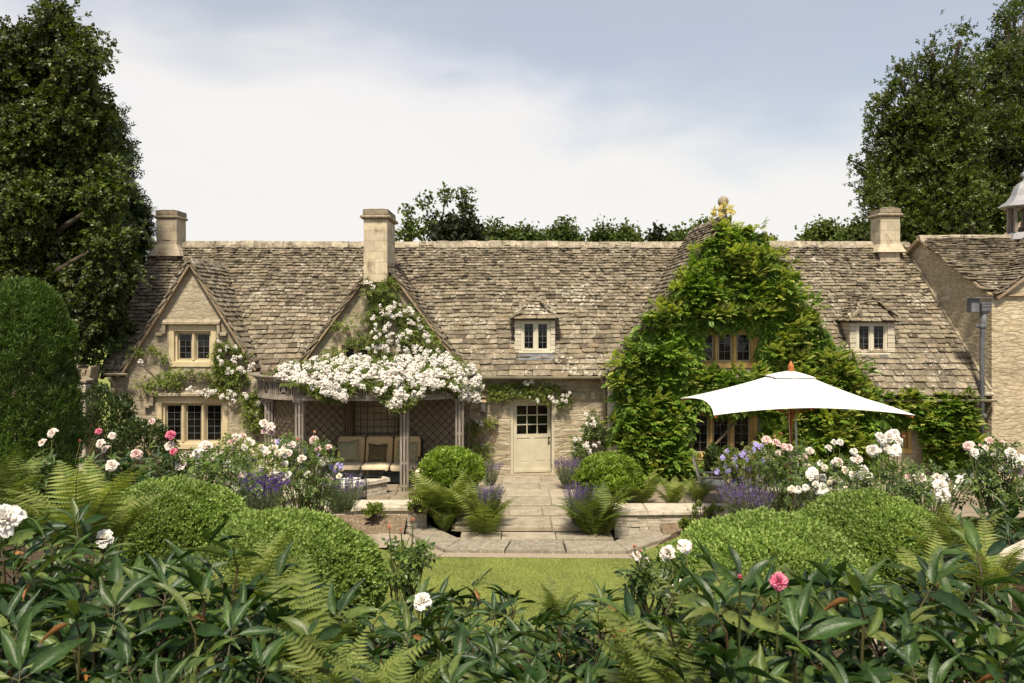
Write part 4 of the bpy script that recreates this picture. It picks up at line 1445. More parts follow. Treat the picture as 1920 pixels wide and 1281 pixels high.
# ---- low walls with coping
def low_wall(name, label, a, b, zt, zb, th=.42, seed=1, over=.05, slab_l=.95):
    a, b = np.array([*a, 0.0]), np.array([*b, 0.0])
    d = nrm(b - a)
    s = np.array([d[1], -d[0], 0])                    # towards the viewer for a wall that runs to +X
    L = np.linalg.norm(b - a)
    t = thing(name, label, 'garden wall', tuple((a + b) / 2 + (0, 0, zb)), 'low garden walls by the patio')
    r = np.random.default_rng(seed)
    g = Geo()
    z = zb
    zc = zt - .085
    while z < zc - .01:
        h = min(r.uniform(.045, .10), zc - z)
        x = 0.0
        while x < L:
            l = min(r.uniform(.16, .5), L - x)
            o = r.uniform(-.012, .012)
            P0, P1 = a + d * (x + .004), a + d * (x + l - .004)
            v = [P0 + s * (th / 2 + o), P1 + s * (th / 2 + o), P1 - s * th / 2, P0 - s * th / 2]
            zz = [z + .003, z + h - .004]
            g.add([q + (0, 0, k) for k in zz for q in v], BOXF)
            x += l
        z += h
    for e in (a + d * .015, b - d * .015):            # core, so that no light comes through the joints
        pass
    q = [a + s * (th / 2 - .03), b + s * (th / 2 - .03), b - s * (th / 2 - .03), a - s * (th / 2 - .03)]
    g.add([p + (0, 0, zz) for zz in (zb, zc - .004) for p in q], BOXF, 1)
    g.build('walling', [M['coping'], M['soil']], t)
    g = Geo()
    x = -over
    while x < L + over - .02:
        l = min(slab_l * r.uniform(.7, 1.25), L + over - x)
        P0, P1 = a + d * (x + .004), a + d * (x + l - .004)
        w = th / 2 + over
        hz_ = zt + r.uniform(-.008, .008)
        v = [P0 + s * w, P1 + s * w, P1 - s * w, P0 - s * w]
        vi = [p + (((P0 + P1) / 2 - p) * (1, 1, 0)) * .035 for p in v]
        v = [p + (0, 0, hz_ - .085) for p in v] + [p + (r.uniform(-.01, .01), r.uniform(-.012, .012), hz_ - .02) for p in v] + [p + (0, 0, hz_) for p in vi]
        f = [[0, 3, 2, 1], [8, 9, 10, 11]] + [[j, (j + 1) % 4, 4 + (j + 1) % 4, 4 + j] for j in range(4)] + [[4 + j, 4 + (j + 1) % 4, 8 + (j + 1) % 4, 8 + j] for j in range(4)]
        g.add(v, f)
        x += l
    g.build('coping', M['coping'], t)
    return t


low_wall('garden_wall', 'low stone wall with pale coping in front of the black iron armchair', (-4.0, 16.42), (-1.72, 16.42), .23, -.32, .5, 1)
low_wall('garden_wall', 'low stone wall with pale coping beside the wooden garden chair', (2.04, 16.22), (5.2, 16.22), .20, -.36, .55, 2)
low_wall('garden_wall', 'slanting low wall with pale coping under the purple lavender, left of the glass table', (-5.0, 16.6), (-3.0, 18.5), .36, -.1, .4, 3)

gs_ = Geo()
g = Geo()                                             # beds that lie against the low walls
zb_ = lambda x, y: np.interp(y, [14.9, 15.6, 16.3], [-.29, -.20, .10]) + .02 * np.sin(x * 7) * np.sin(y * 9)
sheet(g, np.linspace(-5.2, -2.12, 24), np.linspace(15.62, 16.26, 8), zb_)
sheet(g, np.linspace(2.95, 6.0, 24), np.linspace(15.5, 16.06, 8), zb_)
sheet(gs_, np.linspace(-5.2, -2.0, 24), np.linspace(15.02, 15.63, 8), zb_)
sheet(gs_, np.linspace(2.7, 6.0, 24), np.linspace(15.02, 15.51, 8), zb_)
kind(g.build('border_soil', M['soil_dry']), 'structure')
kind(gs_.build('gravel_edging', M['sand']), 'structure')

# ---- stone flags and walling of the upper garden, seen between the peonies
g = Geo()
for i, (x, y, w, d) in enumerate([(2.35, 4.2, .62, .42), (2.55, 4.72, .66, .46), (2.2, 3.68, .6, .46), (2.85, 5.25, .6, .44), (1.95, 3.2, .6, .42), (3.05, 4.45, .5, .5), (2.9, 3.8, .6, .5)]):
    z = float(gz(x, y)) + .08
    bbox(g, x - w / 2, x + w / 2, y - d / 2, y + d / 2, z - .14, z, 0, .02, .012)
kind(g.build('stone_path', M['flag']), 'structure')
low_wall('garden_wall', 'end of a drystone wall with flat capstones at the right edge among peony leaves', (3.42, 5.2), (4.9, 6.4), 2.52, 1.6, .36, 5)
g = Geo()
for i, (x, y, w) in enumerate([(-1.55, 3.0, .2), (-1.3, 2.75, .16), (-1.05, 2.85, .22), (-.8, 2.6, .18), (-.62, 2.62, .2), (-1.9, 2.9, .15), (-1.7, 2.6, .2)]):
    z = float(gz(x, y)) + .03
    bbox(g, x - w / 2, x + w / 2, y - w / 3, y + w / 3, z - .1, z, 0, .02, .015)
kind(g.build('edging_stones', M['coping']), 'structure')

# ---- old wall and gate pier at the left end of the house
g = Geo()
pw = thing('garden_wall', 'tall drystone wall with upright capping stones joining the left house corner', 'garden wall', (-11.2, 19.6, 0))
bbox(g, -13.5, -10.25, 19.4, 19.85, -.4, z_(712, 19.4), 0, .03)
g.build('walling', M['rubble_grey'], pw)
g = Geo()
x = -13.5
while x < -10.3:
    w = rng.uniform(.07, .14)
    h = rng.uniform(.22, .38)
    c = np.array([x + w / 2, 19.62, z_(712, 19.4)])
    tl = rng.uniform(.02, .13)
    v = [c + (-w / 2, -.25, 0), c + (w / 2, -.25, 0), c + (w / 2, .25, 0), c + (-w / 2, .25, 0), c + (-w / 2 + tl, -.2, h), c + (w / 2 + tl - .02, -.2, h * .95), c + (w / 2 + tl - .02, .2, h), c + (-w / 2 + tl, .2, h)]
    g.add([q + rng.normal(0, .012, 3) for q in v], BOXF)
    x += w + .004
g.build('capping', M['cap'], pw)
gp = thing('gate_pier', 'square pale stone gate pier beside the clipped yew column', 'gate pier', (-10.4, 18.6, 0))
g = Geo()
X0, X1 = P(143, 800, 18.5)[0], P(160, 800, 18.5)[0]
bbox(g, X0 - .15, X1, 18.5, 18.85, -.2, z_(722, 18.5), 0, .02)
g.build('shaft', M['coping'], gp)
g = Geo()
lathe(g, [(.20, 0), (.27, .06), (.27, .10), (.02, .22)], ((X0 - .15 + X1) / 2, 18.68, z_(722, 18.5)), 4, smooth=False, ang0=math.pi / 4)
g.build('pier_cap', M['cap'], gp)

# ------------------------------------------------------------------ pergola
PC, PA, PB, PE = np.array([-3.66, 20.28]), 2.62, 1.72, 2.6
th = np.linspace(math.pi, 0, 400)
cx_ = PC[0] + PA * np.sign(np.cos(th)) * np.abs(np.cos(th)) ** (2 / PE)
cy_ = PC[1] - PB * np.abs(np.sin(th)) ** (2 / PE)
arc_s = np.r_[0, np.cumsum(np.hypot(np.diff(cx_), np.diff(cy_)))]
PL = arc_s[-1]


def pc(s):
    x, y = np.interp(s, arc_s, cx_), np.interp(s, arc_s, cy_)
    e = .02
    d = nrm(np.array([np.interp(s + e, arc_s, cx_) - np.interp(s - e, arc_s, cx_), np.interp(s + e, arc_s, cy_) - np.interp(s - e, arc_s, cy_), 0]))
    return np.array([x, y, 0]), d, np.array([d[1], -d[0], 0])       # point, tangent, outward


per = thing('pergola', 'bow-fronted silvered oak pergola with fretwork frieze against the house wall', 'pergola', (PC[0], 19.3, 0))
ZB = 2.10


def sweep(g, prof, n=60, mat=0, s0=0, s1=None):
    s1 = PL if s1 is None else s1
    k = len(prof)
    V = []
    for s in np.linspace(s0, s1, n):
        p, d, o = pc(s)
        V += [p + o * a + (0, 0, z) for a, z in prof]
    i, j = np.meshgrid(np.arange(n - 1), np.arange(k), indexing='ij')
    j2 = (j + 1) % k
    f = np.stack([i * k + j, (i + 1) * k + j, (i + 1) * k + j2, i * k + j2], -1).reshape(-1, 4)
    g.add(V, f, mat)


g = Geo()
sweep(g, [(-.07, ZB), (.05, ZB), (.05, ZB + .05), (.035, ZB + .055), (.035, ZB + .10), (-.07, ZB + .10)])
g.build('architrave', M['oak_grey'], per)
g = Geo()
sweep(g, [(-.06, ZB + .40), (.04, ZB + .40), (.06, ZB + .425), (.10, ZB + .44), (.13, ZB + .475), (.13, ZB + .50), (-.06, ZB + .50)])
sweep(g, [(-.05, ZB + .502), (.17, ZB + .502), (.20, ZB + .53), (.20, ZB + .55), (-.05, ZB + .55)])
g.build('cornice', M['oak_grey'], per)
g = Geo()
npan = 25
pw_ = PL / npan
z0, z1 = ZB + .10, ZB + .40
for k in range(npan):
    s0, s1 = k * pw_, (k + 1) * pw_
    sm = (s0 + s1) / 2
    p, d, o = pc(sm)
    hw_ = pw_ / 2
    A = lambda x, z, dep=.0: p + d * x + o * (.0 + dep) + np.array([0, 0, z])
    if k % 2 == 0:
        for x in (-hw_ + .025, hw_ - .025):
            beam(g, A(x, z0), A(x, z1), .028, .04, o)
        for zz in (z0 + .014, z1 - .014):
            beam(g, A(-hw_ + .04, zz), A(hw_ - .04, zz), .028, .038, o)
        beam(g, A(-hw_ + .04, z0 + .03), A(hw_ - .04, z1 - .03), .026, .03, o)
        beam(g, A(-hw_ + .04, z1 - .03, .004), A(hw_ - .04, z0 + .03, .004), .026, .03, o)
        zc_ = (z0 + z1) / 2
        q = [A(-.055, zc_, .018), A(0, zc_ - .07, .018), A(.055, zc_, .018), A(0, zc_ + .07, .018)]
        for a, b in zip(q, q[1:] + q[:1]):
            beam(g, a, b, .018, .02, o)
    else:
        for x in np.linspace(-hw_ + .02, hw_ - .02, 5):
            beam(g, A(x, z0 - .02, .012), A(x, z1, .012), .027, .045, o)
        for x in np.linspace(-hw_ + .02, hw_ - .02, 5):
            beam(g, A(x, z0 - .055, .04), A(x, z0 - .022, .04), .022, .022, o)
sweep(g, [(-.055, z0), (-.035, z0), (-.035, z1), (-.055, z1)], mat=1)
g.build('frieze', [M['oak_grey'], M['oak_dark']], per)


def post(x, y, z1=ZB, mat='oak_grey', w=.20):
    g = Geo()
    h = w / 2
    b = .048
    for sx in (-1, -.0, 1):
        for sy in (-1, 1):
            cx0, cy0 = x + sx * (h - b / 2), y + sy * (h - b / 2)
            box(g, cx0 - b / 2, cx0 + b / 2, cy0 - b / 2, cy0 + b / 2, .0, z1 - .10)
    for zz in (.08, .62, 1.22, 1.72):
        box(g, x - h + .008, x + h - .008, y - h + .008, y + h - .008, zz, zz + .05)
    bbox(g, x - h - .02, x + h + .02, y - h - .02, y + h + .02, z1 - .10, z1 - .055, 0, .01)
    bbox(g, x - h - .05, x + h + .05, y - h - .05, y + h + .05, z1 - .053, z1 - .003, 0, .012)
    return g.build('post', M[mat], per)


post(P(506, 800, 19.35)[0], 19.35)
post(P(563, 800, 18.78)[0], 18.78)
post(P(759, 800, 18.66)[0], 18.66)
post(P(862, 800, 19.25)[0], 19.25)
post(P(656, 800, 20.12)[0], 20.12, ZB, 'oak_dark', .17)
post(P(756, 800, 20.12)[0], 20.12, ZB, 'oak_dark', .17)


def lattice(a, b, z0, z1, step, diag, mat='oak_dark', bar=.022, off=0.0):
    a, b = np.array([*a, 0.0]), np.array([*b, 0.0])
    d = nrm(b - a)
    L = np.linalg.norm(b - a)
    o = np.array([d[1], -d[0], 0])
    g = Geo()
    H = z1 - z0
    Q = lambda x, z, k=0.0: a + d * x + np.array([0, 0, z0 + z]) + o * k
    if diag:
        for sgn in (1, -1):
            c = -H if sgn > 0 else 0.0
            e = L if sgn > 0 else L + H
            while c < e:
                # line x = c + sgn*z, clipped to the panel
                if sgn > 0:
                    za, zb_ = max(0, -c), min(H, L - c)
                    pa, pb = (c + za, za), (c + zb_, zb_)
                else:
                    za, zb_ = max(0, c - L), min(H, c)
                    pa, pb = (c - za, za), (c - zb_, zb_)
                if zb_ - za > .05:
                    beam(g, Q(pa[0], pa[1], .012 * sgn), Q(pb[0], pb[1], .012 * sgn), bar, .012, o)
                c += step * 1.414
    else:
        for x in np.arange(step, L, step):
            beam(g, Q(x, 0), Q(x, H), bar, .014, o)
        for z in np.arange(step, H, step):
            beam(g, Q(0, z, .013), Q(L, z, .013), bar, .012, o)
    for x in (0.01, L - .01):
        beam(g, Q(x, 0), Q(x, H), .035, .03, o)
    for z in (0.015, H - .015):
        beam(g, Q(0, z, .001), Q(L, z, .001), .03, .03, o)
    return g.build('lattice_panel', M[mat], per)


xw = lambda px: P(px, 0, 20.25)[0]
lattice((xw(560), 20.26), (xw(648), 20.26), .25, ZB + .05, .15, True)
lattice((xw(664), 20.24), (xw(748), 20.24), .25, ZB + .05, .17, False)
lattice((xw(764), 20.26), (xw(880), 20.26), .25, ZB + .05, .15, True)
lattice((P(511, 0, 19.3)[0] + .06, 19.28), (P(558, 0, 18.85)[0], 18.86), .2, ZB - .02, .13, True)
g = Geo()                                             # rafters and boards of the flat top, added to darken the inside
for x in np.linspace(PC[0] - 2.2, PC[0] + 2.2, 12):
    k = 1 - abs((x - PC[0]) / PA) ** PE
    beam(g, (x, 20.3, ZB + .49), (x, PC[1] - PB * max(k, .02) ** (1 / PE) + .1, ZB + .46), .06, .09)
g.build('rafter', M['oak_dark'], per)
g = Geo()
pts_ = [(x, y - .0, ZB + .58) for x, y in zip(cx_[6:-6:12], cy_[6:-6:12])]
n_ = len(pts_)
g.add(pts_ + [(q[0], q[1], q[2] + .02) for q in pts_], [list(range(n_)), list(range(n_, 2 * n_))[::-1]] + [[i, i + 1, n_ + i + 1, n_ + i] for i in range(n_ - 1)])
g.build('roof', M['oak_dark'], per)  # unseen boards, added to make the space beneath dark


# ------------------------------------------------------------------ furniture
def superq(g, c, size, axes=None, e1=.28, e2=.28, n=22, m=12, mat=0, crown=0.0):
    """a cushion: superquadric with half sizes SIZE along AXES"""
    axes = np.eye(3) if axes is None else np.asarray(axes, float)
    u = np.linspace(-math.pi, math.pi, n, endpoint=False)
    v = np.linspace(-math.pi / 2, math.pi / 2, m)
    sp = lambda w, e: np.sign(w) * np.abs(w) ** e
    V = []
    for b in v:
        for a in u:
            V.append((sp(math.cos(b), e1) * sp(math.cos(a), e2), sp(math.cos(b), e1) * sp(math.sin(a), e2), sp(math.sin(b), e1)))
    V = np.array(V)
    if crown:
        V[:, 2] *= 1 + crown * (1 - V[:, 0] ** 2) * (1 - V[:, 1] ** 2)
    V = V * np.asarray(size)
    i, j = np.meshgrid(np.arange(m - 1), np.arange(n), indexing='ij')
    k = (j + 1) % n
    f = np.stack([i * n + j, i * n + k, (i + 1) * n + k, (i + 1) * n + j], -1).reshape(-1, 4)
    g.add(V @ axes + np.asarray(c), f, mat, True)


def pillow_geo(c, w, h, t, axes, seed=0):
    g = Geo()
    n = 15
    u = np.linspace(-1, 1, n)
    U, W = np.meshgrid(u, u)
    r = np.random.default_rng(seed)
    pin = .10
    x = U * (1 - pin * (1 - np.abs(U) ** 3 * 0) * (1 - W ** 2) * np.abs(U)) * w / 2
    y = W * (1 - pin * (1 - U ** 2) * np.abs(W)) * h / 2 - .018 * (W > .5) * np.exp(-(U / .25) ** 2)
    z = t / 2 * (1 - U ** 4) ** .5 * (1 - W ** 4) ** .5
    z = z * (1 + .12 * np.sin(3 * U + r.uniform(0, 6)) * np.sin(2.5 * W + r.uniform(0, 6)))
    i, j = np.meshgrid(np.arange(n - 1), np.arange(n - 1), indexing='ij')
    f = np.stack([i * n + j, i * n + j + 1, (i + 1) * n + j + 1, (i + 1) * n + j], -1).reshape(-1, 4)
    for s in (1, -1):
        V = np.stack([x, y, s * z], -1).reshape(-1, 3) @ np.asarray(axes, float) + np.asarray(c, float)
        g.add(V, f if s > 0 else f[:, ::-1], 0, True)
    return g


def pattern_mat(name, c0, c1, scale, sharp=.08):
    m, n, l, b = new_mat(name)
    vo = n.new("ShaderNodeTexVoronoi"); vo.inputs['Scale'].default_value = scale
    l.new(coords(n, l, (1, 1, 1)), vo.inputs['Vector'])
    r = ramp(n, [c1, c0], [.30, .30 + sharp * 2]); l.new(vo.outputs['Distance'], r.inputs[0])
    l.new(r.outputs[0], b.inputs['Base Color'])
    b.inputs['Roughness'].default_value = .9
    t = noise(n, l, coords(n, l, (12,) * 3), 1.0, 3)
    bump(n, l, t.outputs['Fac'], b, .3, .02)
    return m


M['sage'] = pattern_mat('sage_patterned_fabric', (0.27, 0.255, 0.13), (0.38, 0.35, 0.21), 28, .2)
M['brown_dots'] = pattern_mat('brown_spotted_fabric', (0.075, 0.058, 0.022), (0.24, 0.19, 0.09), 55, .1)

sofa = thing('garden_sofa', 'three-seat dark iron sofa with beige cushions under the pergola', 'sofa', (-3.35, 19.7, 0))
SX = [xw_ * 19.5 / F for xw_ in (624 - CX, 680 - CX, 733 - CX, 785 - CX)]
SX = [-4.36, -3.66, -2.96, -2.28]
tilt = R(14)
ax = np.array([[1, 0, 0], [0, math.sin(tilt), math.cos(tilt)], [0, -math.cos(tilt), math.sin(tilt)]])   # local x, y(up), z(front)
for k in range(3):
    a, b = SX[k], SX[k + 1]
    g = Geo()
    superq(g, ((a + b) / 2, 19.62, .385), ((b - a) / 2 - .012, .36, .075), None, .25, .22, crown=.15)
    g.build('seat_cushion', M['cushion_seat'], sofa)
    g = Geo()
    superq(g, ((a + b) / 2, 20.0, .72), ((b - a) / 2 - .014, .335, .085), ax, .3, .2, crown=.15)
    g.build('back_cushion', M['cushion'], sofa)
g = Geo()
for x in (SX[0] - .03, SX[-1] + .03):
    tube(g, [(x, 19.3, 0), (x, 19.3, .64)], .016, 8); tube(g, [(x, 20.05, 0), (x, 20.12, .95)], .016, 8)
    tube(g, [(x, 19.3, .6), (x, 19.7, .585), (x, 20.08, .62)], .014, 8)
    lathe(g, [(.0, -.03), (.03, 0), (0, .03)], (x, 19.3, .66), 8)
box(g, SX[0] - .03, SX[-1] + .03, 19.28, 20.06, .27, .295)
tube(g, [(SX[0] - .03, 20.14, .98), (SX[-1] + .03, 20.14, .98)], .014, 6)
box(g, SX[0] - .02, SX[-1] + .02, 19.30, 19.315, .05, .27)
g.build('frame', M['iron'], sofa)

tl2 = R(20)
ax2 = np.array([[1, 0, 0], [0, math.sin(tl2), math.cos(tl2)], [0, -math.cos(tl2), math.sin(tl2)]])
for px, w, mname, lab, rz in ((652, .56, 'sage', 'pale sage patterned cushion leaning on the left seat of the sofa', .1), (707, .48, 'brown_dots', 'small brown speckled cushion on the middle seat of the sofa', -.02),
                              (763, .54, 'sage', 'pale sage patterned cushion partly behind a pergola post on the sofa', -.06)):
    cr_, sr_ = math.cos(rz), math.sin(rz)
    axr = ax2 @ np.eye(3)
    Rz = np.array([[1, 0, 0], [0, 1, 0], [0, 0, 1]])
    A2 = np.array([ax2[0] * cr_ + ax2[1] * sr_, -ax2[0] * sr_ + ax2[1] * cr_, ax2[2]])
    c = np.array([(px - CX) * 19.75 / F, 19.80, .46 + w * .46])
    tag(pillow_geo(c, w, w * .97, .17, A2, int(px)).build('scatter_cushion', M[mname]), lab, 'cushion', 'scatter cushions on the sofa')

# glass-topped table
tb = thing('coffee_table', 'low black iron table with dark glass top in front of the sofa', 'table', (-3.55, 18.55, 0))
tx0, tx1, ty0, ty1, tzz = -3.95, -3.02, 18.25, 18.9, .43
g = Geo()
bbox(g, tx0, tx1, ty0, ty1, tzz - .01, tzz, 0, .003)
g.build('table_top', M['glass'], tb)
g = Geo()
for x0_, x1_, y0_, y1_ in ((tx0 - .02, tx1 + .02, ty0 - .02, ty0), (tx0 - .02, tx1 + .02, ty1, ty1 + .02), (tx0 - .02, tx0, ty0, ty1), (tx1, tx1 + .02, ty0, ty1)):
    box(g, x0_, x1_, y0_, y1_, tzz - .035, tzz - .002)
tube(g, [(tx0, ty0, .12), (tx1, ty0, .12)], .01, 6); tube(g, [(tx0, ty1, .12), (tx1, ty1, .12)], .01, 6)
tube(g, [(tx1, ty0, .12), (tx1, ty1, .12)], .01, 6)
g.build('frame', M['iron'], tb)
for x in (tx0, tx1):
    for y in (ty0, ty1):
        g = Geo()
        tube(g, [(x, y, 0), (x, y, tzz - .02)], .017, 8)
        lathe(g, [(.0, 0), (.025, .01), (.02, .03)], (x, y, 0), 8)
        g.build('leg', M['iron'], tb)


def iron_armchair(c, face, label, seat_mat, back):
    """c = centre of the seat on the ground, face = direction the sitter looks"""
    t = thing('iron_armchair', label, 'armchair', c, 'iron armchairs round the glass table')
    c = np.asarray(c, float)
    f = np.array([math.cos(face), math.sin(face), 0])
    s = np.array([-f[1], f[0], 0])
    A = np.array([s, f, [0, 0, 1]])
    g = Geo()
    superq(g, c + (0, 0, .40), (.30, .30, .075), A, .35, .25, crown=.15)
    g.build('seat_cushion', M[seat_mat], t)
    if back:
        bt = R(16)
        B = np.array([s, f * -math.sin(bt) + np.array([0, 0, math.cos(bt)]), f * math.cos(bt) + np.array([0, 0, math.sin(bt)])])
        g = Geo()
        superq(g, c - f * .30 + (0, 0, .70), (.29, .29, .075), B, .35, .3, crown=.15)
        g.build('back_cushion', M[seat_mat if seat_mat == 'cushion_white' else 'cushion'], t)
    g = Geo()
    for sx in (-1, 1):
        o = c + s * .34 * sx
        tube(g, [o + f * .32, o + f * .32 + (0, 0, .56)], .015, 8)
        lathe(g, [(0, -.03), (.03, 0), (0, .03)], o + f * .32 + (0, 0, .58), 8)
        tube(g, [o - f * .32, o - f * .38 + (0, 0, .9)], .015, 8)
        tube(g, [o + f * .32 + (0, 0, .55), o + (0, 0, .53), o - f * .35 + (0, 0, .58)], .012, 6)
        tube(g, [o + f * .32 + (0, 0, .14), o + (0, 0, .06), o - f * .32 + (0, 0, .14)], .012, 6)
        tube(g, [o + f * .32 + (0, 0, .3), o - f * .33 + (0, 0, .3)], .012, 6)
    for d in (.32, -.32):
        tube(g, [c + f * d - s * .34 + (0, 0, .3), c + f * d + s * .34 + (0, 0, .3)], .012, 6)
    if back:
        tube(g, [c - f * .38 - s * .34 + (0, 0, .88), c - f * .40 + (0, 0, .93), c - f * .38 + s * .34 + (0, 0, .88)], .013, 6)
    g.build('frame', M['iron'], t)
    return t


iron_armchair((-3.58, 17.55, 0), R(20), 'black iron armchair with a white seat cushion behind the low wall', 'cushion_white', False)
iron_armchair((-1.96, 18.75, 0), R(180), 'black iron armchair with beige cushions half hidden by the bright green bush', 'cushion_seat', True)

# ---- parasol
pu = thing('parasol', 'large white rectangular parasol with wooden pole over the right terrace', 'parasol', (5.46, 15.72, 0))
ux0, ux1, uy0, uy1, uz = 3.60, 7.20, 14.28, 17.14, 2.305
ucx, ucy, uza = 5.48, 15.72, 2.96
g = Geo()
gv = Geo()
nb, nr = 160, 16
corner = [(ux0, uy0), (ux1, uy0), (ux1, uy1), (ux0, uy1)]
B = []
for k in range(4):
    a, b = np.array(corner[k]), np.array(corner[(k + 1) % 4])
    for i in range(nb // 4):
        s = i / (nb // 4)
        p = a + (b - a) * s
        sag = 4 * s * (1 - s)
        inw = nrm(np.array([ucx, ucy]) - (a + b) / 2) * .16 * sag
        B.append((p[0] + inw[0], p[1] + inw[1], uz + .115 * sag))
B = np.array(B)
rs = np.linspace(0, 1, nr)
V = []
tops = .16
for i, t in enumerate(rs):
    k = tops + (1 - tops) * t
    zc = uza - .06
    z = zc + (B[:, 2] - zc) * (t ** .93)
    sagp = .035 * np.abs(np.sin(np.arange(nb) / nb * 8 * math.pi)) ** .8 * math.sin(math.pi * min(t, .98)) ** .7
    V.append(np.stack([ucx + (B[:, 0] - ucx) * k, ucy + (B[:, 1] - ucy) * k, z - .015 * math.sin(math.pi * t) - sagp], -1))
V = np.concatenate(V)
i, j = np.meshgrid(np.arange(nr - 1), np.arange(nb), indexing='ij')
k = (j + 1) % nb
fq = np.stack([i * nb + j, i * nb + k, (i + 1) * nb + k, (i + 1) * nb + j], -1).reshape(-1, 4)
g.add(V, fq[:, ::-1], 0, True)
g.add(V - (0, 0, .005), fq, 0, True)
rim = np.concatenate([V[-nb:], V[-nb:] - (0, 0, .005)])
g.add(rim, np.array([[q, nb + q, nb + (q + 1) % nb, (q + 1) % nb] for q in range(nb)]), 0)
g.build('canopy', M['canvas'], pu)
V2 = []
for t in (0, .5, 1):
    k = .03 + .19 * t
    V2.append(np.stack([ucx + (B[:, 0] - ucx) * k, ucy + (B[:, 1] - ucy) * k, np.full(nb, uza + .03 - .085 * t - .02 * t * t)], -1))
V2 = np.concatenate(V2)
fq2 = fq[fq.max(1) < 3 * nb]
gv.add(V2, fq2[:, ::-1], 0, True)
gv.add(V2 - (0, 0, .004), fq2, 0, True)
gv.build('vent_cap', M['canvas'], pu)
g = Geo()
lathe(g, [(.0, -.03), (.06, -.03), (.065, .0), (.05, .02), (.055, .035), (.062, .07), (.05, .11), (.025, .14), (.018, .17), (.0, .18)], (ucx, ucy, uza + .05), 14)
g.build('finial', M['teak'], pu)
g = Geo()
tube(g, [(ucx, ucy, 0), (ucx, ucy, uza)], .036, 14)
lathe(g, [(.075, 0), (.08, .02), (.08, .09), (.06, .11)], (ucx, ucy, 2.05), 12)
lathe(g, [(.30, 0), (.31, .05), (.08, .09), (.06, .3)], (ucx, ucy, 0), 16)
g.build('pole', M['teak'], pu)
for k in range(8):
    bi = k * nb // 8
    e = V[(nr - 1) * nb + bi] * np.array([1, 1, 1]) - (0, 0, .05)
    s = V[bi] - (0, 0, .09)
    g = Geo()
    beam(g, s, s + (e - s) * .985, .022, .03)
    mid = s + (e - s) * .45
    beam(g, (ucx, ucy, 2.12), mid - (0, 0, .02), .016, .022)
    g.build('rib', M['teak'], pu)
g = Geo()
tube(g, [(ucx - .05, ucy - .05, 2.55), (ucx - .055, ucy - .06, 2.0), (ucx + .0, ucy - .05, .9)], .007, 5)
tube(g, [(ucx + .06, ucy - .06, 2.1), (ucx + .075, ucy - .06, 1.6), (ucx + .07, ucy - .05, .9)], .014, 5)
tube(g, [(ucx + .085, ucy - .06, 2.08), (ucx + .10, ucy - .06, 1.5), (ucx + .09, ucy - .05, .85)], .009, 5)
g.build('cord', M['rope'], pu)


# ---- teak chair and table
def garden_chair(c, face, label, cushion=True):
    t = thing('garden_chair', label, 'chair', c, 'wooden chairs under the parasol')
    c = np.asarray(c, float)
    f = np.array([math.cos(face), math.sin(face), 0])
    s = np.array([-f[1], f[0], 0])
    for sx in (-1, 1):
        g = Geo()
        o = c + s * .26 * sx
        beam(g, o + f * .24, o + f * .24 + (0, 0, .64), .045, .045, f)
        g.build('leg', M['teak_grey'], t)
        g = Geo()
        beam(g, o - f * .24, o - f * .25 + (0, 0, .44), .045, .05, f)
        beam(g, o - f * .25 + (0, 0, .43), o - f * .40 + (0, 0, .96), .045, .05, f)
        g.build('leg', M['teak_grey'], t)
        g = Geo()
        beam(g, o + f * .29 + (0, 0, .655), o - f * .31 + (0, 0, .635), .06, .03)
        g.build('armrest', M['teak_grey'], t)
    g = Geo()
    for k in range(6):
        d = -.2 + k * .085
        beam(g, c + f * d - s * .26 + (0, 0, .43), c + f * d + s * .26 + (0, 0, .43), .07, .02)
    for d in (.24, -.24):
        beam(g, c + f * d - s * .26 + (0, 0, .395), c + f * d + s * .26 + (0, 0, .395), .03, .06)
    for sx in (-1, 1):
        beam(g, c + s * .262 * sx + f * .23 + (0, 0, .395), c + s * .262 * sx - f * .23 + (0, 0, .395), .03, .06)
    g.build('seat', M['teak_grey'], t)
    g = Geo()
    beam(g, c - f * .41 - s * .285 + (0, 0, .97), c - f * .41 + s * .285 + (0, 0, .97), .035, .08)
    beam(g, c - f * .265 - s * .235 + (0, 0, .50), c - f * .265 + s * .235 + (0, 0, .50), .03, .05)
    for k in range(7):
        q = -.20 + k * .0667
        beam(g, c - f * .27 + s * q + (0, 0, .52), c - f * .40 + s * q + (0, 0, .94), .035, .014, f)
    g.build('backrest', M['teak_grey'], t)
    if cushion:
        k = Geo()
        superq(k, c + (0, 0, .475), (.245, .24, .035), np.array([s, f, [0, 0, 1]]), .4, .25)
        tag(k.build('seat_pad', M['cushion_white']), 'white seat pad on the ' + label.split(' with')[0].split(' beside')[0], 'cushion')
    return t


garden_chair((P(1334, 900, 17.3)[0] + .02, 17.25, 0), R(-12), 'silvered wooden garden chair beside the purple geraniums, seen side on')
tt = thing('garden_table', 'silvered wooden table behind the pink and purple flowers under the parasol', 'table', (5.5, 15.75, 0))
g = Geo()
for k in range(9):
    yy = 15.28 + k * .105
    bbox(g, 4.55, 6.5, yy, yy + .098, .72, .75, 0, .004)
g.build('table_top', M['teak_grey'], tt)
for x in (4.65, 6.4):
    for y in (15.36, 16.12):
        g = Geo()
        beam(g, (x, y, 0), (x, y, .72), .06)
        g.build('leg', M['teak_grey'], tt)

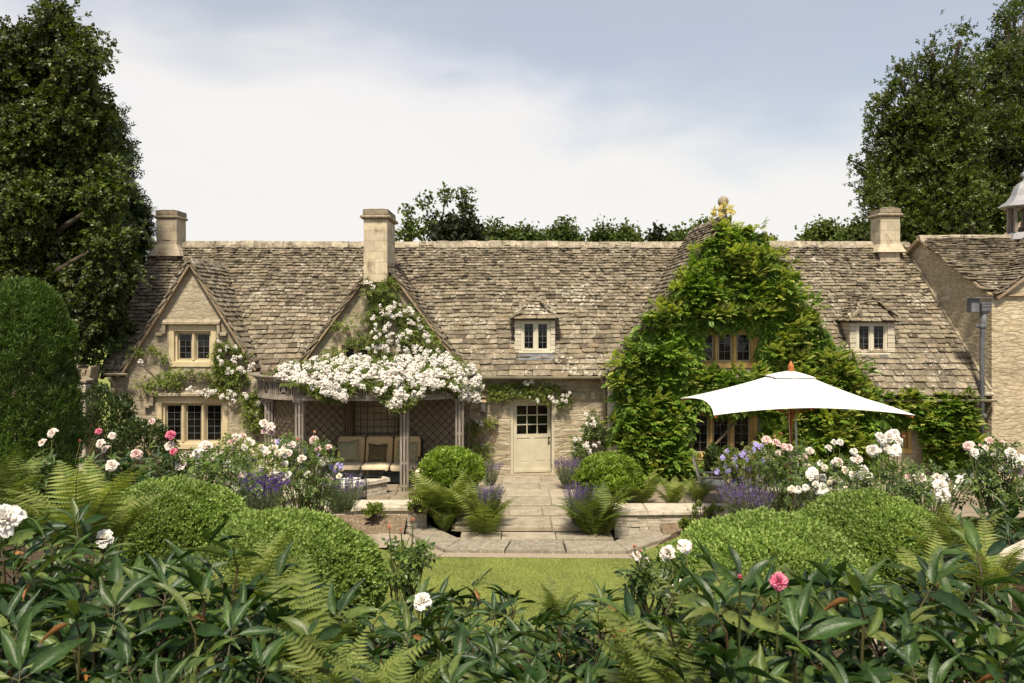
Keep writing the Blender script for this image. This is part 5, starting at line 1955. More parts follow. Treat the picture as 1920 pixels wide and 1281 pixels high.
# ---- wall lantern
ln = thing('wall_lantern', 'small bronze wall lantern with clear panes left of the door', 'lantern', tuple(P(906, 770, 20.4)))
c = P(906, 772, 20.40)
g = Geo()
box(g, c[0] - .045, c[0] + .045, 20.47, 20.499, c[2] - .02, c[2] + .34)
for sx in (-1, 1):
    for sy in (-1, 1):
        box(g, c[0] + sx * .075 - .008, c[0] + sx * .075 + .008, 20.39 + sy * .07 - .008, 20.39 + sy * .07 + .008, c[2], c[2] + .25)
bbox(g, c[0] - .09, c[0] + .09, 20.305, 20.475, c[2] - .02, c[2], 0, .004)
v = [(c[0] + sx * .10, 20.39 + sy * .09, c[2] + .25) for sx, sy in ((-1, -1), (1, -1), (1, 1), (-1, 1))] + [(c[0] + sx * .05, 20.39 + sy * .045, c[2] + .31) for sx, sy in ((-1, -1), (1, -1), (1, 1), (-1, 1))]
g.add(v, BOXF)
tube(g, [(c[0] - .03, 20.39, c[2] + .31), (c[0] - .03, 20.39, c[2] + .35), (c[0] + .03, 20.39, c[2] + .35), (c[0] + .03, 20.39, c[2] + .31)], .006, 5)
g.build('lantern_frame', M['bronze'], ln)
mg, nn, ll, bb = new_mat('lantern_glass')
bb.inputs['Base Color'].default_value = (.30, .29, .26, 1); bb.inputs['Roughness'].default_value = .25; bb.inputs['Alpha'].default_value = .35
g = Geo()
box(g, c[0] - .066, c[0] + .066, 20.325, 20.45, c[2] + .004, c[2] + .246)
g.build('pane', mg, ln)
g = Geo()
tube(g, [(c[0], 20.39, c[2]), (c[0], 20.39, c[2] + .12)], .015, 8)
g.build('candle_tube', M['bronze'], ln)
# ------------------------------------------------------------------ plants: leaves and how they are strewn
def L4(w=.3, fold=.12, droop=.12):
    return np.array([(0, 0, 0), (-w, .42, fold), (0, 1, -droop), (w, .42, fold)], float), np.array([[0, 2, 1], [0, 3, 2]])


def L6(w=.3, fold=.1, droop=.15):
    """leaf with a midrib: two quads and two tris per half"""
    v = [(0, 0, 0), (-w * .85, .28, fold), (0, .32, .02), (w * .85, .28, fold), (-w * .8, .62, fold * .6), (0, .66, -droop * .35), (w * .8, .62, fold * .6), (0, 1, -droop)]
    q = np.array([[1, 4, 5, 2], [2, 5, 6, 3]])
    t = np.array([[0, 1, 2], [0, 2, 3], [4, 7, 5], [5, 7, 6]])
    return np.array(v, float), np.concatenate([np.concatenate([q[:, :3], q[:, [0, 2, 3]]]), t])


def grid_leaf(w=.17, nl=9, curl=.25, fold=.06, wave=.015, seed=0, tip=.9):
    r = np.random.default_rng(seed)
    t = np.linspace(0, 1, nl)
    half = w * np.sin(math.pi * t ** .74) ** 1.05 * (1 - .15 * t)
    half[0] = .012
    half[-1] = .0
    a1, a2 = r.uniform(0, 6, 2)
    V = []
    bend = r.normal(0, .05)
    for i, tt in enumerate(t):
        y = math.sin(curl * 1.6 * tt) / (curl * 1.6) if curl > .01 else tt
        z = -(1 - math.cos(curl * 1.6 * tt)) / (curl * 1.6) if curl > .01 else 0
        for k in (-1, -.55, 0, .55, 1):
            x = half[i] * k
            V.append((x + bend * tt * tt, y, z + fold * abs(k) ** 1.3 * (half[i] / w) - .003 * (k == 0) + wave * abs(k) * math.sin(9 * tt + (a1 if k < 0 else a2))))
    i, j = np.meshgrid(np.arange(nl - 1), np.arange(4), indexing='ij')
    f = np.stack([i * 5 + j, i * 5 + j + 1, (i + 1) * 5 + j + 1, (i + 1) * 5 + j], -1).reshape(-1, 4)
    return np.array(V), f


def frames(d, up):
    d = nrm(d)
    x = nrm(np.cross(d, up) + 1e-6)
    return np.stack([x, d, np.cross(x, d)], 1)            # rows: x, y, z axes


def scatter(g, T, pos, d, up, sc, mat=0, smooth=False):
    tv, tf = T
    n = len(pos)
    if n == 0:
        return
    A = frames(np.asarray(d, float), np.asarray(up, float))
    sc = np.broadcast_to(np.asarray(sc, float), (n,))
    V = np.einsum('kj,nji->nki', tv, A) * sc[:, None, None] + np.asarray(pos)[:, None, :]
    f = (tf[None] + (np.arange(n) * len(tv))[:, None, None]).reshape(-1, tf.shape[1])
    g.add(V.reshape(-1, 3), f, mat, smooth)


def compound(parts):
    """several leaflets as one template: [(template, pos, dir, up, scale)]"""
    V, Fc, n = [], [], 0
    for T, p, d, u, s in parts:
        A = frames(np.array([d], float), np.array([u], float))[0]
        V.append(T[0] @ A * s + np.asarray(p, float))
        Fc.append(T[1] + n)
        n += len(T[0])
    return np.concatenate(V), np.concatenate(Fc)


def rdir(r, n):
    return nrm(r.normal(0, 1, (n, 3)))


LF = L4(.30, .10, .12)
LF_W = L4(.42, .10, .15)
LF_N = L4(.16, .04, .05)
ROSE_LEAF = compound([(L4(.34, .08, .1), (0, .25 + .3 * k, 0), (sx, .55, 0), (0, 0, 1), .38) for k in (0, 1) for sx in (-1, 1)] + [(L4(.34, .08, .1), (0, .75, 0), (0, 1, -.1), (0, 0, 1), .44)])
PIN = []
for k in range(5):
    y = .12 + .17 * k
    for sx in (-1, 1):
        PIN.append((L4(.30, .06, .12), (0, y, -.08 * y * y), (sx, .85, -.1 - .15 * y), (0, 0, 1), .42 - .02 * k))
PIN.append((L4(.30, .06, .12), (0, .90, -.08), (0, 1, -.3), (0, 0, 1), .40))
PINNATE = compound(PIN)
TUFT = compound([(L4(.36, .08, .10), (0, .0 + .12 * i, 0), (math.cos(i * 2.4) * .8, .8, math.sin(i * 2.4) * .8), (0, 0, 1), .62) for i in range(7)])
SPRAY = compound([(LF_W, (0, .14 * i, -.04 * i), (math.cos(i * 2.4) * .9, .55, math.sin(i * 2.4) * .55 - .25), (0, 0, 1), .5) for i in range(7)])

SPRAY_UP = compound([(LF_W, (0, .14 * i, 0), (math.cos(i * 2.4) * .9, .7, math.sin(i * 2.4) * .6), (0, 0, 1), .42) for i in range(7)])

V_ = {}
V_['tree'] = leaf_mat('dark_tree_leaf', [(.016, .027, .006), (.036, .056, .010), (.066, .088, .015), (.12, .135, .025)], .42, .25, .35, .3, .35)
V_['tree2'] = leaf_mat('beech_leaf', [(.020, .034, .007), (.042, .064, .011), (.075, .098, .017), (.13, .145, .028)], .40, .25, .4, .3, .3)
V_['conifer'] = leaf_mat('conifer_needle', [(.012, .022, .007), (.026, .040, .010), (.042, .058, .016)], .5, .15, .3, .2, .5)
V_['yew'] = leaf_mat('yew_needle', [(.036, .070, .014), (.072, .120, .023), (.115, .17, .036)], .5, .22, .3, .25, 1.2)
V_['far'] = leaf_mat('far_tree_leaf', [(.040, .064, .014), (.075, .106, .022), (.11, .142, .032)], .55, .25, .25, .3, .25)
V_['far_light'] = leaf_mat('far_light_leaf', [(.05, .075, .015), (.075, .105, .022), (.10, .13, .03)], .6, .2, .2, .2, .3)
V_['far_dark'] = leaf_mat('far_purple_leaf', [(.016, .020, .009), (.028, .032, .014), (.042, .048, .018)], .6, .15, .2, .2, .3)
V_['box'] = leaf_mat('box_leaf', [(.105, .170, .034), (.170, .245, .055), (.225, .30, .075), (.31, .375, .12)], .5, .30, .35, .20, 1.6)
V_['wist'] = leaf_mat('wisteria_leaf', [(.045, .100, .010), (.090, .165, .018), (.145, .232, .028), (.225, .305, .05)], .5, .32, .3, .25, 1.0)
V_['wist_tip'] = leaf_mat('young_wisteria_leaf', [(.25, .31, .045), (.34, .385, .08), (.43, .45, .13), (.50, .49, .20)], .5, .36, .3, .15, 1.0)
V_['rose'] = leaf_mat('rose_leaf', [(.036, .066, .016), (.065, .108, .024), (.10, .15, .034), (.15, .20, .05)], .4, .28, .4, .25, 2.0)
V_['rose_light'] = leaf_mat('climbing_rose_leaf', [(.065, .098, .016), (.110, .150, .026), (.155, .195, .038), (.21, .235, .06)], .45, .32, .35, .25, 1.2)
V_['lime'] = leaf_mat('bright_green_leaf', [(.10, .165, .018), (.16, .235, .028), (.215, .30, .042), (.28, .36, .07)], .4, .3, .45, .2, 2.0)
V_['fern'] = leaf_mat('fern_frond', [(.115, .155, .034), (.175, .215, .052), (.24, .265, .08)], .55, .36, .25, .22, 1.4)
V_['fern_dark'] = leaf_mat('dark_fern_frond', [(.085, .12, .024), (.125, .165, .036), (.17, .205, .052)], .55, .35, .25, .22, 1.4)
V_['peony'] = leaf_mat('peony_leaf', [(.011, .030, .009), (.021, .050, .013), (.036, .074, .018), (.062, .104, .025), (.13, .155, .045)], .42, .24, .36, .30, 2.2, mottle=.28)
V_['shrub'] = leaf_mat('dark_shrub_leaf', [(.020, .038, .009), (.038, .060, .014), (.062, .088, .021)], .4, .2, .4, .25, 2.0)
V_['stem'] = leaf_mat('green_stem', [(.08, .10, .025), (.11, .12, .035)], .5, 0)
V_['stem_red'] = leaf_mat('reddish_stem', [(.06, .030, .014), (.07, .075, .025)], .5, 0)
V_['bark'] = stone_mat('tree_bark', (.035, .028, .02), (.10, .08, .058), None, 8, .8)
V_['vine'] = stone_mat('vine_bark', (.10, .07, .045), (.21, .16, .11), None, 12, .6)
V_['lav_leaf'] = leaf_mat('lavender_leaf', [(.10, .125, .065), (.15, .175, .10), (.20, .22, .13)], .7, .2, .2)
V_['lav'] = leaf_mat('lavender_flower', [(.085, .050, .16), (.13, .085, .23), (.20, .14, .30)], .8, .15, .1)
V_['salvia'] = leaf_mat('dark_purple_flower', [(.050, .018, .15), (.085, .032, .23), (.14, .06, .31)], .8, .15, .1)
V_['ger'] = petal_mat('blue_violet_petal', [(.27, .22, .56), (.36, .30, .66), (.44, .38, .70)])
V_['white'] = petal_mat('white_petal', [(.76, .72, .66), (.84, .81, .76), (.88, .86, .82)])
V_['cream'] = petal_mat('cream_petal', [(.74, .66, .50), (.82, .75, .62), (.86, .82, .72)])
V_['blush'] = petal_mat('blush_petal', [(.82, .69, .62), (.85, .76, .70), (.87, .81, .76)])
V_['pink'] = petal_mat('pink_petal', [(.78, .52, .48), (.82, .62, .58), (.84, .71, .67)])
V_['magenta'] = petal_mat('magenta_petal', [(.62, .10, .20), (.70, .17, .28), (.76, .32, .40)])
V_['peach'] = petal_mat('peach_petal', [(.78, .33, .20), (.83, .45, .28), (.84, .58, .42)])
V_['brownleaf'] = leaf_mat('withered_leaf', [(.30, .13, .03), (.22, .10, .04), (.40, .22, .07)], .6, .2)
V_['grass'] = leaf_mat('grass_blade', [(.17, .215, .055), (.265, .305, .09), (.38, .38, .16)], .6, .35, .2, .28, 1.5)


def put(verts_fn, name, mats, parent):
    return verts_fn.build(name, mats, parent)


# ------------------------------------------------------------------ blooms
def bloom_mesh(name, mat, rings, seed, centre=None, ruffle=.04, cen_mat=None):
    """a many-petalled flower about 1 across, opening along +Z"""
    r = np.random.default_rng(seed)
    g = Geo()
    nu, nv = 4, 4
    for (n, L, w, op, r0, z0) in rings:
        for k in range(n):
            a = 2 * math.pi * (k + r.uniform(-.25, .25)) / n + r.uniform(0, .5)
            o = R(op + r.normal(0, 7))
            l, ww = L * r.uniform(.85, 1.12), w * r.uniform(.85, 1.15)
            er, et, ez = np.array([math.cos(a), math.sin(a), 0]), np.array([-math.sin(a), math.cos(a), 0]), np.array([0, 0, 1.0])
            V = []
            for iv in range(nv + 1):
                t = iv / nv
                oo = o * (.55 + .6 * t)
                for iu in range(nu + 1):
                    u = iu / nu * 2 - 1
                    wid = ww * (math.sin(math.pi * min(.12 + .72 * t, 1)) ** .6)
                    rr = r0 + l * t * math.sin(oo) - .20 * ww * u * u * math.cos(o)
                    zz = z0 + l * t * math.cos(oo) + .16 * ww * u * u * math.sin(o) - .06 * l * (t ** 3) * u * u + ruffle * t * math.sin(5 * u + k * 1.7) * t
                    V.append(er * rr + et * u * wid * .5 + ez * zz)
            i, j = np.meshgrid(np.arange(nv), np.arange(nu), indexing='ij')
            f = np.stack([i * (nu + 1) + j, i * (nu + 1) + j + 1, (i + 1) * (nu + 1) + j + 1, (i + 1) * (nu + 1) + j], -1).reshape(-1, 4)
            g.add(V, f, 0, True)
    mats = [V_[mat]]
    if centre:
        c = Geo()
        m = 30
        scatter(g, L4(.2, 0, 0), np.tile([(0, 0, .02)], (m, 1)), rdir(r, m) * (.7, .7, .2) + (0, 0, .7), rdir(r, m), r.uniform(.5, 1, m) * centre, 1)
        mats.append(V_[cen_mat or 'cream'])
    lathe(g, [(0, -.10), (.06, -.08), (.09, -.02), (.05, .02)], (0, 0, 0), 8, len(mats))
    mats.append(V_['stem'])
    return g.mesh(name, mats)


ROSE_R = [(4, .30, .28, 12, .01, .10), (6, .36, .34, 30, .03, .06), (7, .42, .40, 52, .05, .03), (8, .46, .44, 76, .06, .0)]
PEO_R = [(8, .22, .2, 18, .02, .14), (11, .30, .24, 30, .05, .09), (12, .36, .28, 46, .07, .05), (11, .42, .34, 64, .08, .02), (9, .46, .42, 86, .08, .0)]
OPEN_R = [(6, .44, .42, 62, .05, .0), (7, .48, .46, 84, .05, -.01)]
BL = {}
for q, mm in enumerate(('white', 'blush', 'pink', 'cream', 'peach')):
    BL['rose_' + mm] = [bloom_mesh('rose_bloom', mm, ROSE_R, 10 + q), bloom_mesh('rose_bloom', mm, ROSE_R[1:], 40 + q)]
for q, mm in enumerate(('white', 'blush', 'pink', 'magenta')):
    BL['peony_' + mm] = [bloom_mesh('peony_bloom', mm, PEO_R, 70 + q, None, .07), bloom_mesh('peony_bloom', mm, PEO_R, 90 + q, None, .08)]
BL['open_white'] = [bloom_mesh('open_bloom', 'white', OPEN_R, 120, .16, .05, 'cream')]
BL['open_blush'] = [bloom_mesh('open_bloom', 'blush', OPEN_R, 121, .16, .05, 'cream')]
BL['ger'] = [bloom_mesh('geranium_bloom', 'ger', [(5, .5, .46, 72, .02, 0)], 130, .12, .02, 'white')]
BUD_R = [(3, .5, .42, 4, .04, 0), (4, .48, .46, 10, .07, -.02)]
BL['bud_peach'] = [bloom_mesh('rose_bud', 'peach', BUD_R, 140)]
BL['bud_blush'] = [bloom_mesh('rose_bud', 'blush', BUD_R, 141)]
BL['bud_magenta'] = [bloom_mesh('peony_bud', 'magenta', BUD_R, 142)]

# little flowers of the rambling roses: one head of many
def head_geo(g, c, rad, r, n=13, fl=.05, mat=0, cmat=1):
    d = rdir(r, n)
    d[:, 1] = -np.abs(d[:, 1])
    d = nrm(d + (0, -.35, .35))
    p = c + d * rad * r.uniform(.5, 1.0, (n, 1))
    for k in range(7):
        a = 2 * math.pi * k / 7
        A = frames(d, np.tile([(.13, .2, 1.0)], (n, 1)))
        tang = A[:, 0] * math.cos(a) + A[:, 2] * math.sin(a)
        scatter(g, L4(.50, .06, -.14), p, tang + d * .45, d, fl * r.uniform(.8, 1.15, n), mat)
    scatter(g, L4(.5, .1, -.1), p + d * .002, d + rdir(r, n) * .7, rdir(r, n), fl * .5, cmat)


HEADS = []
for q in range(5):
    g = Geo()
    rr = np.random.default_rng(200 + q)
    head_geo(g, np.zeros(3), .085, rr, 16, .036)
    HEADS.append(g.mesh('blossom', [V_['white'], V_['cream']]))


def blooms(parent, items, Y, name='bloom', seed=0, tilt=(35, 75)):
    """each flower a part: items = (px, py, diameter in photo px, kind)"""
    r = np.random.default_rng(seed + 5)
    out = []
    for px, py, dpx, k in items:
        y = Y + r.uniform(-.12, .12)
        p = P(px, py, y)
        me = BL[k][r.integers(len(BL[k]))]
        t = r.uniform(5, 25) if k.startswith('bud') else r.uniform(*tilt)
        o = part_of(me, name, parent, p - ORG[parent.name], (R(t), R(r.normal(0, 14)), r.uniform(-.7, .7)), dpx * y / F)
        out.append(p)
    return out


def stalks(g, tops, base_fn, r, rad=.006, mat=0):
    for p in tops:
        b = base_fn(p)
        m = (p + b) / 2 + np.array([r.normal(0, .03), r.normal(0, .03), .05])
        tube(g, [b, (b + m) / 2 + r.normal(0, .01, 3), m, p + (0, 0, -.01)], [rad * 1.5, rad * 1.3, rad * 1.1, rad * .8], 5, mat, caps=False)


# ------------------------------------------------------------------ trees
def crown_leaves(g, lobes, n, size, T, r, sub=.28, droop=.3, shell=(.45, 1.0), clumps=22, stretch=1.0, lean=(0, 0, 0), mat=0, front=0.0):
    """lobes (x, y, z, rx, ry, rz): leaf clumps over each lobe's shell, uneven in size, with gaps between them"""
    lobes = np.asarray(lobes, float)
    wts = lobes[:, 3] * lobes[:, 5]
    wts = wts / wts.sum()
    for L, w in zip(lobes, wts):
        m = max(4, int(clumps * (L[3] * L[5]) ** .5 * 1.0))
        d = rdir(r, m)
        if front:
            d[:, 1] = np.where(r.random(m) < front, -np.abs(d[:, 1]), d[:, 1])
        c = L[:3] + d * L[3:6] * r.uniform(*shell, (m, 1))
        cnt = max(3, int(n * w / m))
        csz = r.uniform(.55, 1.5, m)
        idx = np.repeat(np.arange(m), (cnt * csz).astype(int) + 1)
        k = len(idx)
        o = r.normal(0, 1, (k, 3)) * (sub * csz[idx] * .5)[:, None] * np.array([1, 1, stretch])
        o += np.outer(o[:, 2], lean) if any(lean) else 0
        p = c[idx] + o
        out = nrm(p - L[:3]) * .6 + rdir(r, k) * .8 + np.array([0, 0, -droop])
        scatter(g, T, p, out, nrm(rdir(r, k) + (0, -.2, .9)), size * r.uniform(.6, 1.3, k), mat)


def tree(name, label, base, lobes, n, size, T, mat, group, seed, trunk_r=.3, sub=.28, droop=.3, clumps=22, stretch=1.0, lean=(0, 0, 0), branches=0, front=0.0, cat='tree', shell=(.45, 1.0), bark='bark'):
    r = np.random.default_rng(seed)
    t = thing(name, label, cat, base, group)
    base = np.asarray(base, float)
    lobes = np.asarray(lobes, float)
    g = Geo()
    top = lobes[np.argmax(lobes[:, 2])]
    axis = [base + (0, 0, -.2), base * .7 + np.array([*lobes[:, :2].mean(0), base[2]]) * .3 + (0, 0, .35 * (top[2] - base[2])), np.array([lobes[:, 0].mean(), lobes[:, 1].mean(), base[2] + .65 * (top[2] - base[2])]), top[:3]]
    tube(g, axis, [trunk_r * 1.25, trunk_r * .9, trunk_r * .5, trunk_r * .12], 9)
    ax = np.array(axis)
    for L in lobes:
        s = np.clip((L[2] - base[2]) / (top[2] - base[2] + .01) - .25, .15, .85)
        st = np.array([np.interp(s, np.linspace(0, 1, 4), ax[:, q]) for q in range(3)])
        mid = (st + L[:3]) / 2 + (0, 0, .1 * np.linalg.norm(L[:3] - st))
        tube(g, [st, mid, L[:3]], [trunk_r * .35, trunk_r * .22, trunk_r * .08], 6)
        for b in range(branches):
            e = L[:3] + rdir(r, 1)[0] * L[3:6] * .95
            tube(g, [L[:3], (L[:3] + e) / 2 + r.normal(0, .05, 3), e], [trunk_r * .1, trunk_r * .06, trunk_r * .025], 5, caps=False)
    g.build('trunk', V_[bark], t)
    g = Geo()
    crown_leaves(g, lobes, n, size, T, r, sub, droop, shell, clumps, stretch, lean, 0, front)
    g.build('crown', V_[mat], t)
    return t


def lob(items, Y, depth=1.0, jy=.0, seed=0):
    r = np.random.default_rng(seed)
    out = []
    for it in items:
        px, py, rp = it[:3]
        ry_ = it[3] if len(it) > 3 else rp
        y = Y + r.uniform(-jy, jy)
        p = P(px, py, y)
        out.append((*p, rp * y / F, rp * y / F * depth, ry_ * y / F))
    return out


tree('broadleaf_tree', 'tall dark broadleaf tree towering over the left end of the cottage', (-14.2, 20.4, .0),
     lob([(104, 22, 16, 20), (120, 48, 20), (90, 62, 22), (135, 78, 22), (165, 88, 16), (60, 95, 30), (20, 92, 26), (-5, 110, 30), (105, 110, 34), (150, 120, 22), (178, 100, 12, 8), (40, 140, 40), (-30, 170, 60), (90, 165, 42), (140, 165, 26), (30, 200, 50), (110, 215, 42), (155, 205, 26), (178, 196, 12, 9),
          (60, 260, 55), (-10, 270, 60), (130, 262, 42), (175, 255, 26), (205, 262, 14, 10), (30, 330, 60), (110, 320, 50), (170, 315, 34), (205, 325, 18), (70, 385, 60), (150, 380, 45), (-30, 390, 80), (195, 375, 26), (215, 395, 14, 10), (30, 440, 65), (120, 440, 55), (180, 440, 34), (205, 450, 20),
          (70, 500, 60), (150, 500, 45), (-20, 500, 80), (195, 500, 24), (30, 560, 65), (110, 560, 55), (175, 560, 34), (205, 560, 14), (60, 630, 60), (235, 440, 14, 10), (230, 480, 18, 12), (225, 515, 18, 12), (212, 590, 14, 10), (140, 610, 40), (180, 605, 26), (130, 650, 24)], 20.2, .8, .9, 1),
     50000, .20, SPRAY, 'tree', 'tall trees at the left', 1, .42, .30, .55, 20, shell=(.3, 1.0))
tree('conifer_tree', 'dark feathery conifer behind the broadleaf tree, touching the left chimney', (-14.5, 24.5, .0),
     lob([(190, 250, 28, 36), (205, 300, 28, 30), (212, 350, 32, 30), (228, 400, 34, 26), (236, 440, 36, 24), (225, 480, 45, 30), (240, 520, 30, 26), (200, 420, 60, 60), (190, 540, 60, 60), (222, 580, 30, 40)], 24.0, 1.0, .6, 2),
     26000, .20, compound([(LF_N, (0, .12 * i, 0), (math.cos(i * 2.1), .8, math.sin(i * 2.1) * .6), (0, 0, 1), .55) for i in range(7)]), 'conifer', 'tall trees at the left', 2, .35, .30, -.1, 40)
def spikes(tips, root, Y, r0, r1, seed, k=6, jy=1.4, f0=.18):
    """boughs that sweep up and out: lobes along the line from near ROOT to every tip, thinner towards the tip"""
    r = np.random.default_rng(seed)
    out = []
    for tx, ty, *w in tips:
        w = w[0] if w else 1.0
        y = Y + r.uniform(-jy, jy)
        for q in np.linspace(f0, 1, k):
            bow = math.sin(q * math.pi) * 14
            px = root[0] + (tx - root[0]) * q + np.sign(tx - root[0]) * bow + r.normal(0, 5)
            py = root[1] + (ty - root[1]) * q + bow * .6 + r.normal(0, 5)
            rad = (r0 + (r1 - r0) * q) * w * r.uniform(.8, 1.15)
            p = P(px, py, y + r.normal(0, .3))
            out.append((*p, rad * Y / F, rad * Y / F, rad * 1.5 * Y / F))
    return out


tree('beech_tree', 'broad leaning green tree behind the right chimney and barn roof', (21.5, 35, -.2),
     spikes([(1793, 72), (1772, 100), (1750, 84), (1735, 120), (1718, 125), (1698, 150), (1680, 138), (1664, 185), (1655, 205), (1640, 238), (1668, 240), (1612, 296, .7), (1602, 312, .6), (1630, 330, .8), (1622, 372, .6), (1650, 385, .8), (1690, 215), (1720, 190), (1745, 165), (1770, 150), (1800, 130), (1815, 170), (1830, 110),
             (1700, 290), (1740, 260), (1780, 250), (1810, 240), (1690, 350), (1670, 420, .7), (1640, 400, .7), (1830, 300), (1850, 350)], (1765, 450), 34.0, 40, 12, 3),
     34000, .28, SPRAY_UP, 'tree2', 'tall trees at the right', 3, .5, .30, -.3, 9, 1.7, (.35, 0, 0), shell=(.2, .95))
tree('beech_tree', 'tallest dark tree at the right edge, rising behind the bell turret', (27, 38, -.2),
     spikes([(1905, 18), (1890, 40), (1925, 22), (1872, 62), (1862, 90), (1848, 120), (1880, 110), (1910, 90), (1940, 60), (1855, 180), (1890, 180), (1925, 160), (1850, 250), (1885, 250), (1920, 240), (1960, 120), (1850, 330), (1900, 320), (1940, 320), (1870, 400), (1930, 400)], (1905, 460), 37.0, 52, 18, 4),
     30000, .30, SPRAY_UP, 'tree2', 'tall trees at the right', 4, .5, .32, -.3, 9, 1.7, (.35, 0, 0), shell=(.2, .95))
# the trees beyond the ridge
FAR = [
    ('far', 'broad dark green tree showing above the ridge, second from the pale airy tree', 935, [(915, 450, 24), (935, 445, 24), (958, 448, 22), (930, 432, 12)], 9000, 42),
    ('far_light', 'small pale green bush at the foot of the airy tree above the ridge', 885, [(880, 455, 18), (898, 458, 14)], 3000, 38),
    ('far', 'low dark tree between two broader trees above the middle of the ridge', 985, [(978, 450, 16), (995, 447, 15)], 4500, 42),
    ('far', 'widest dark tree with upright tips above the middle of the ridge', 1050, [(1025, 450, 20), (1050, 446, 20), (1078, 452, 20), (1060, 432, 9, 12)], 9000, 43),
    ('far', 'dark tree just left of the rounded pale tree above the ridge', 1130, [(1118, 450, 14), (1137, 445, 15)], 4500, 42),
    ('far_light', 'rounded pale green tree above the ridge, left of the small grey sapling', 1175, [(1165, 448, 18), (1187, 446, 20)], 6500, 41),
    ('far_light', 'low flat pale tree above the ridge beside the steep vine gable', 1270, [(1255, 455, 13), (1280, 452, 13), (1300, 455, 12)], 5000, 41),
    ('far', 'round dark green tree top peeping out left of the ball finial', 1318, [(1315, 432, 16), (1330, 446, 16)], 3500, 38),
    ('far', 'small dark tree just right of the vine gable, above the ridge', 1425, [(1425, 452, 16), (1440, 458, 12)], 3000, 40),
    ('far_light', 'round mid green tree above the ridge, left of the right chimney', 1545, [(1520, 450, 18), (1545, 444, 24), (1572, 446, 22)], 9000, 42),
    ('far', 'dark tree with upright shoots touching the right chimney', 1610, [(1598, 448, 20), (1620, 442, 17), (1612, 430, 8, 14)], 6000, 40),
]
for q, (mm, lab, px, items, n, Y) in enumerate(FAR):
    b = P(px, 590, Y)
    tree('background_tree', lab, (b[0], Y, -.38), lob([(a, y + 6, *[v * .8 for v in rr]) for a, y, *rr in items] + [(px, 480, 24)], Y, 1.0, .5, q), int(n * 1.3), .19, LF_W, mm, 'trees beyond the ridge', 20 + q, .2, .38, .15, 15, 1.2)
tree('background_tree', 'pale airy tree with bare upper branches right of the middle chimney', (P(815, 0, 36)[0], 36, -.38),
     lob([(765, 395, 13), (795, 378, 14), (778, 425, 22), (835, 372, 16), (872, 378, 18), (880, 398, 12), (760, 445, 20), (810, 405, 18), (850, 415, 12), (815, 440, 24)], 36, 1.0, .6, 9), 1500, .18, LF_W, 'far', 'trees beyond the ridge', 50, .13, .30, .1, 10, 1.0, branches=9, shell=(.2, 1.0))
tree('background_tree', 'dark purplish shrub under the airy tree above the ridge', (P(865, 0, 35)[0], 35, -.38),
     lob([(850, 440, 20, 16), (875, 430, 16, 12), (885, 445, 14), (840, 455, 20)], 35, 1.0, .4, 10), 4200, .24, LF_W, 'far_dark', 'trees beyond the ridge', 51, .12, .4, .1, 16, branches=5)
tree('background_tree', 'thin grey sapling standing alone above the ridge', (P(1229, 0, 39)[0], 39, -.38),
     lob([(1229, 440, 8, 10), (1224, 452, 9), (1237, 450, 8)], 39, 1.0, .1, 11), 420, .24, LF, 'far_dark', 'trees beyond the ridge', 52, .05, .3, .1, 20, branches=8)

# ---- clipped yew column and dark shrubs
def column(base, cx, Y, rx, z0, z1, n, seed, T, mat, size, label, name='clipped_yew'):
    r = np.random.default_rng(seed)
    t = thing(name, label, 'yew', base)
    g = Geo()
    tube(g, [(cx, Y, z0 - .3), (cx, Y, (z0 + z1) / 2), (cx, Y, z1 - .3)], [.12, .09, .03], 8)
    g.build('trunk', V_['bark'], t)
    h = r.random(n) ** .9
    a = r.uniform(0, 2 * math.pi, n)
    prof = lambda q: np.where(q < .62, .86 + .14 * np.sin(q / .62 * math.pi / 2 + .0), np.sqrt(np.clip(1 - ((q - .62) / .385) ** 2.3, 0, 1)))
    d = np.stack([np.cos(a), np.sin(a), np.zeros(n)], -1)
    rad = prof(h) * rx * r.uniform(.72, 1.0, n) ** .5
    p = np.stack([cx + d[:, 0] * rad, Y + d[:, 1] * rad, z0 + h * (z1 - z0)], -1)
    bumpy = vnoise(p, 4.5, seed) * .7 + vnoise(p, 13, seed + 1) * .5
    p += d * (bumpy * .06)[:, None]
    keep = (bumpy > -.75) | (r.random(n) < .4)
    p, d = p[keep], d[keep]
    k = len(p)
    g = Geo()
    scatter(g, T, p, d * .55 + rdir(r, k) * .45 + (0, 0, .75), nrm(d + rdir(r, k) * .5), size * r.uniform(.7, 1.3, k))
    g.build('foliage', V_[mat], t)
    # dead inner twigs that close the view through the column
    return t


NEEDLES = compound([(LF_N, (0, .1 * i, 0), (math.cos(i * 2.4) * .7, .9, math.sin(i * 2.4) * .7), (0, 0, 1), .55) for i in range(6)])
column((-6.72, 11.0, .9), -6.72, 11.0, .66, .7, z_(533, 11.0), 15000, 31, NEEDLES, 'yew', .115, 'clipped dark green yew column at the left edge in front of the tall tree')


def bush_leaves(g, c, rad, n, T, size, r, up=.5, lump=.14, lscale=2.2, seed=0, mat=0, low=-.35, inner=.72):
    """leaves over an uneven dome"""
    d = rdir(r, int(n * 1.6))
    d = d[d[:, 2] > low][:n]
    k = len(d)
    ln = vnoise(d, lscale, seed) + .6 * vnoise(d, lscale * 3.1, seed + 1)
    rr = (1 + lump * ln) * (inner + (1 - inner) * r.random(k) ** .4)
    p = np.asarray(c) + d * rr[:, None] * np.asarray(rad)
    scatter(g, T, p, d * .7 + rdir(r, k) * .55 + (0, 0, up), nrm(d + rdir(r, k) * .4), size * r.uniform(.65, 1.3, k), mat)


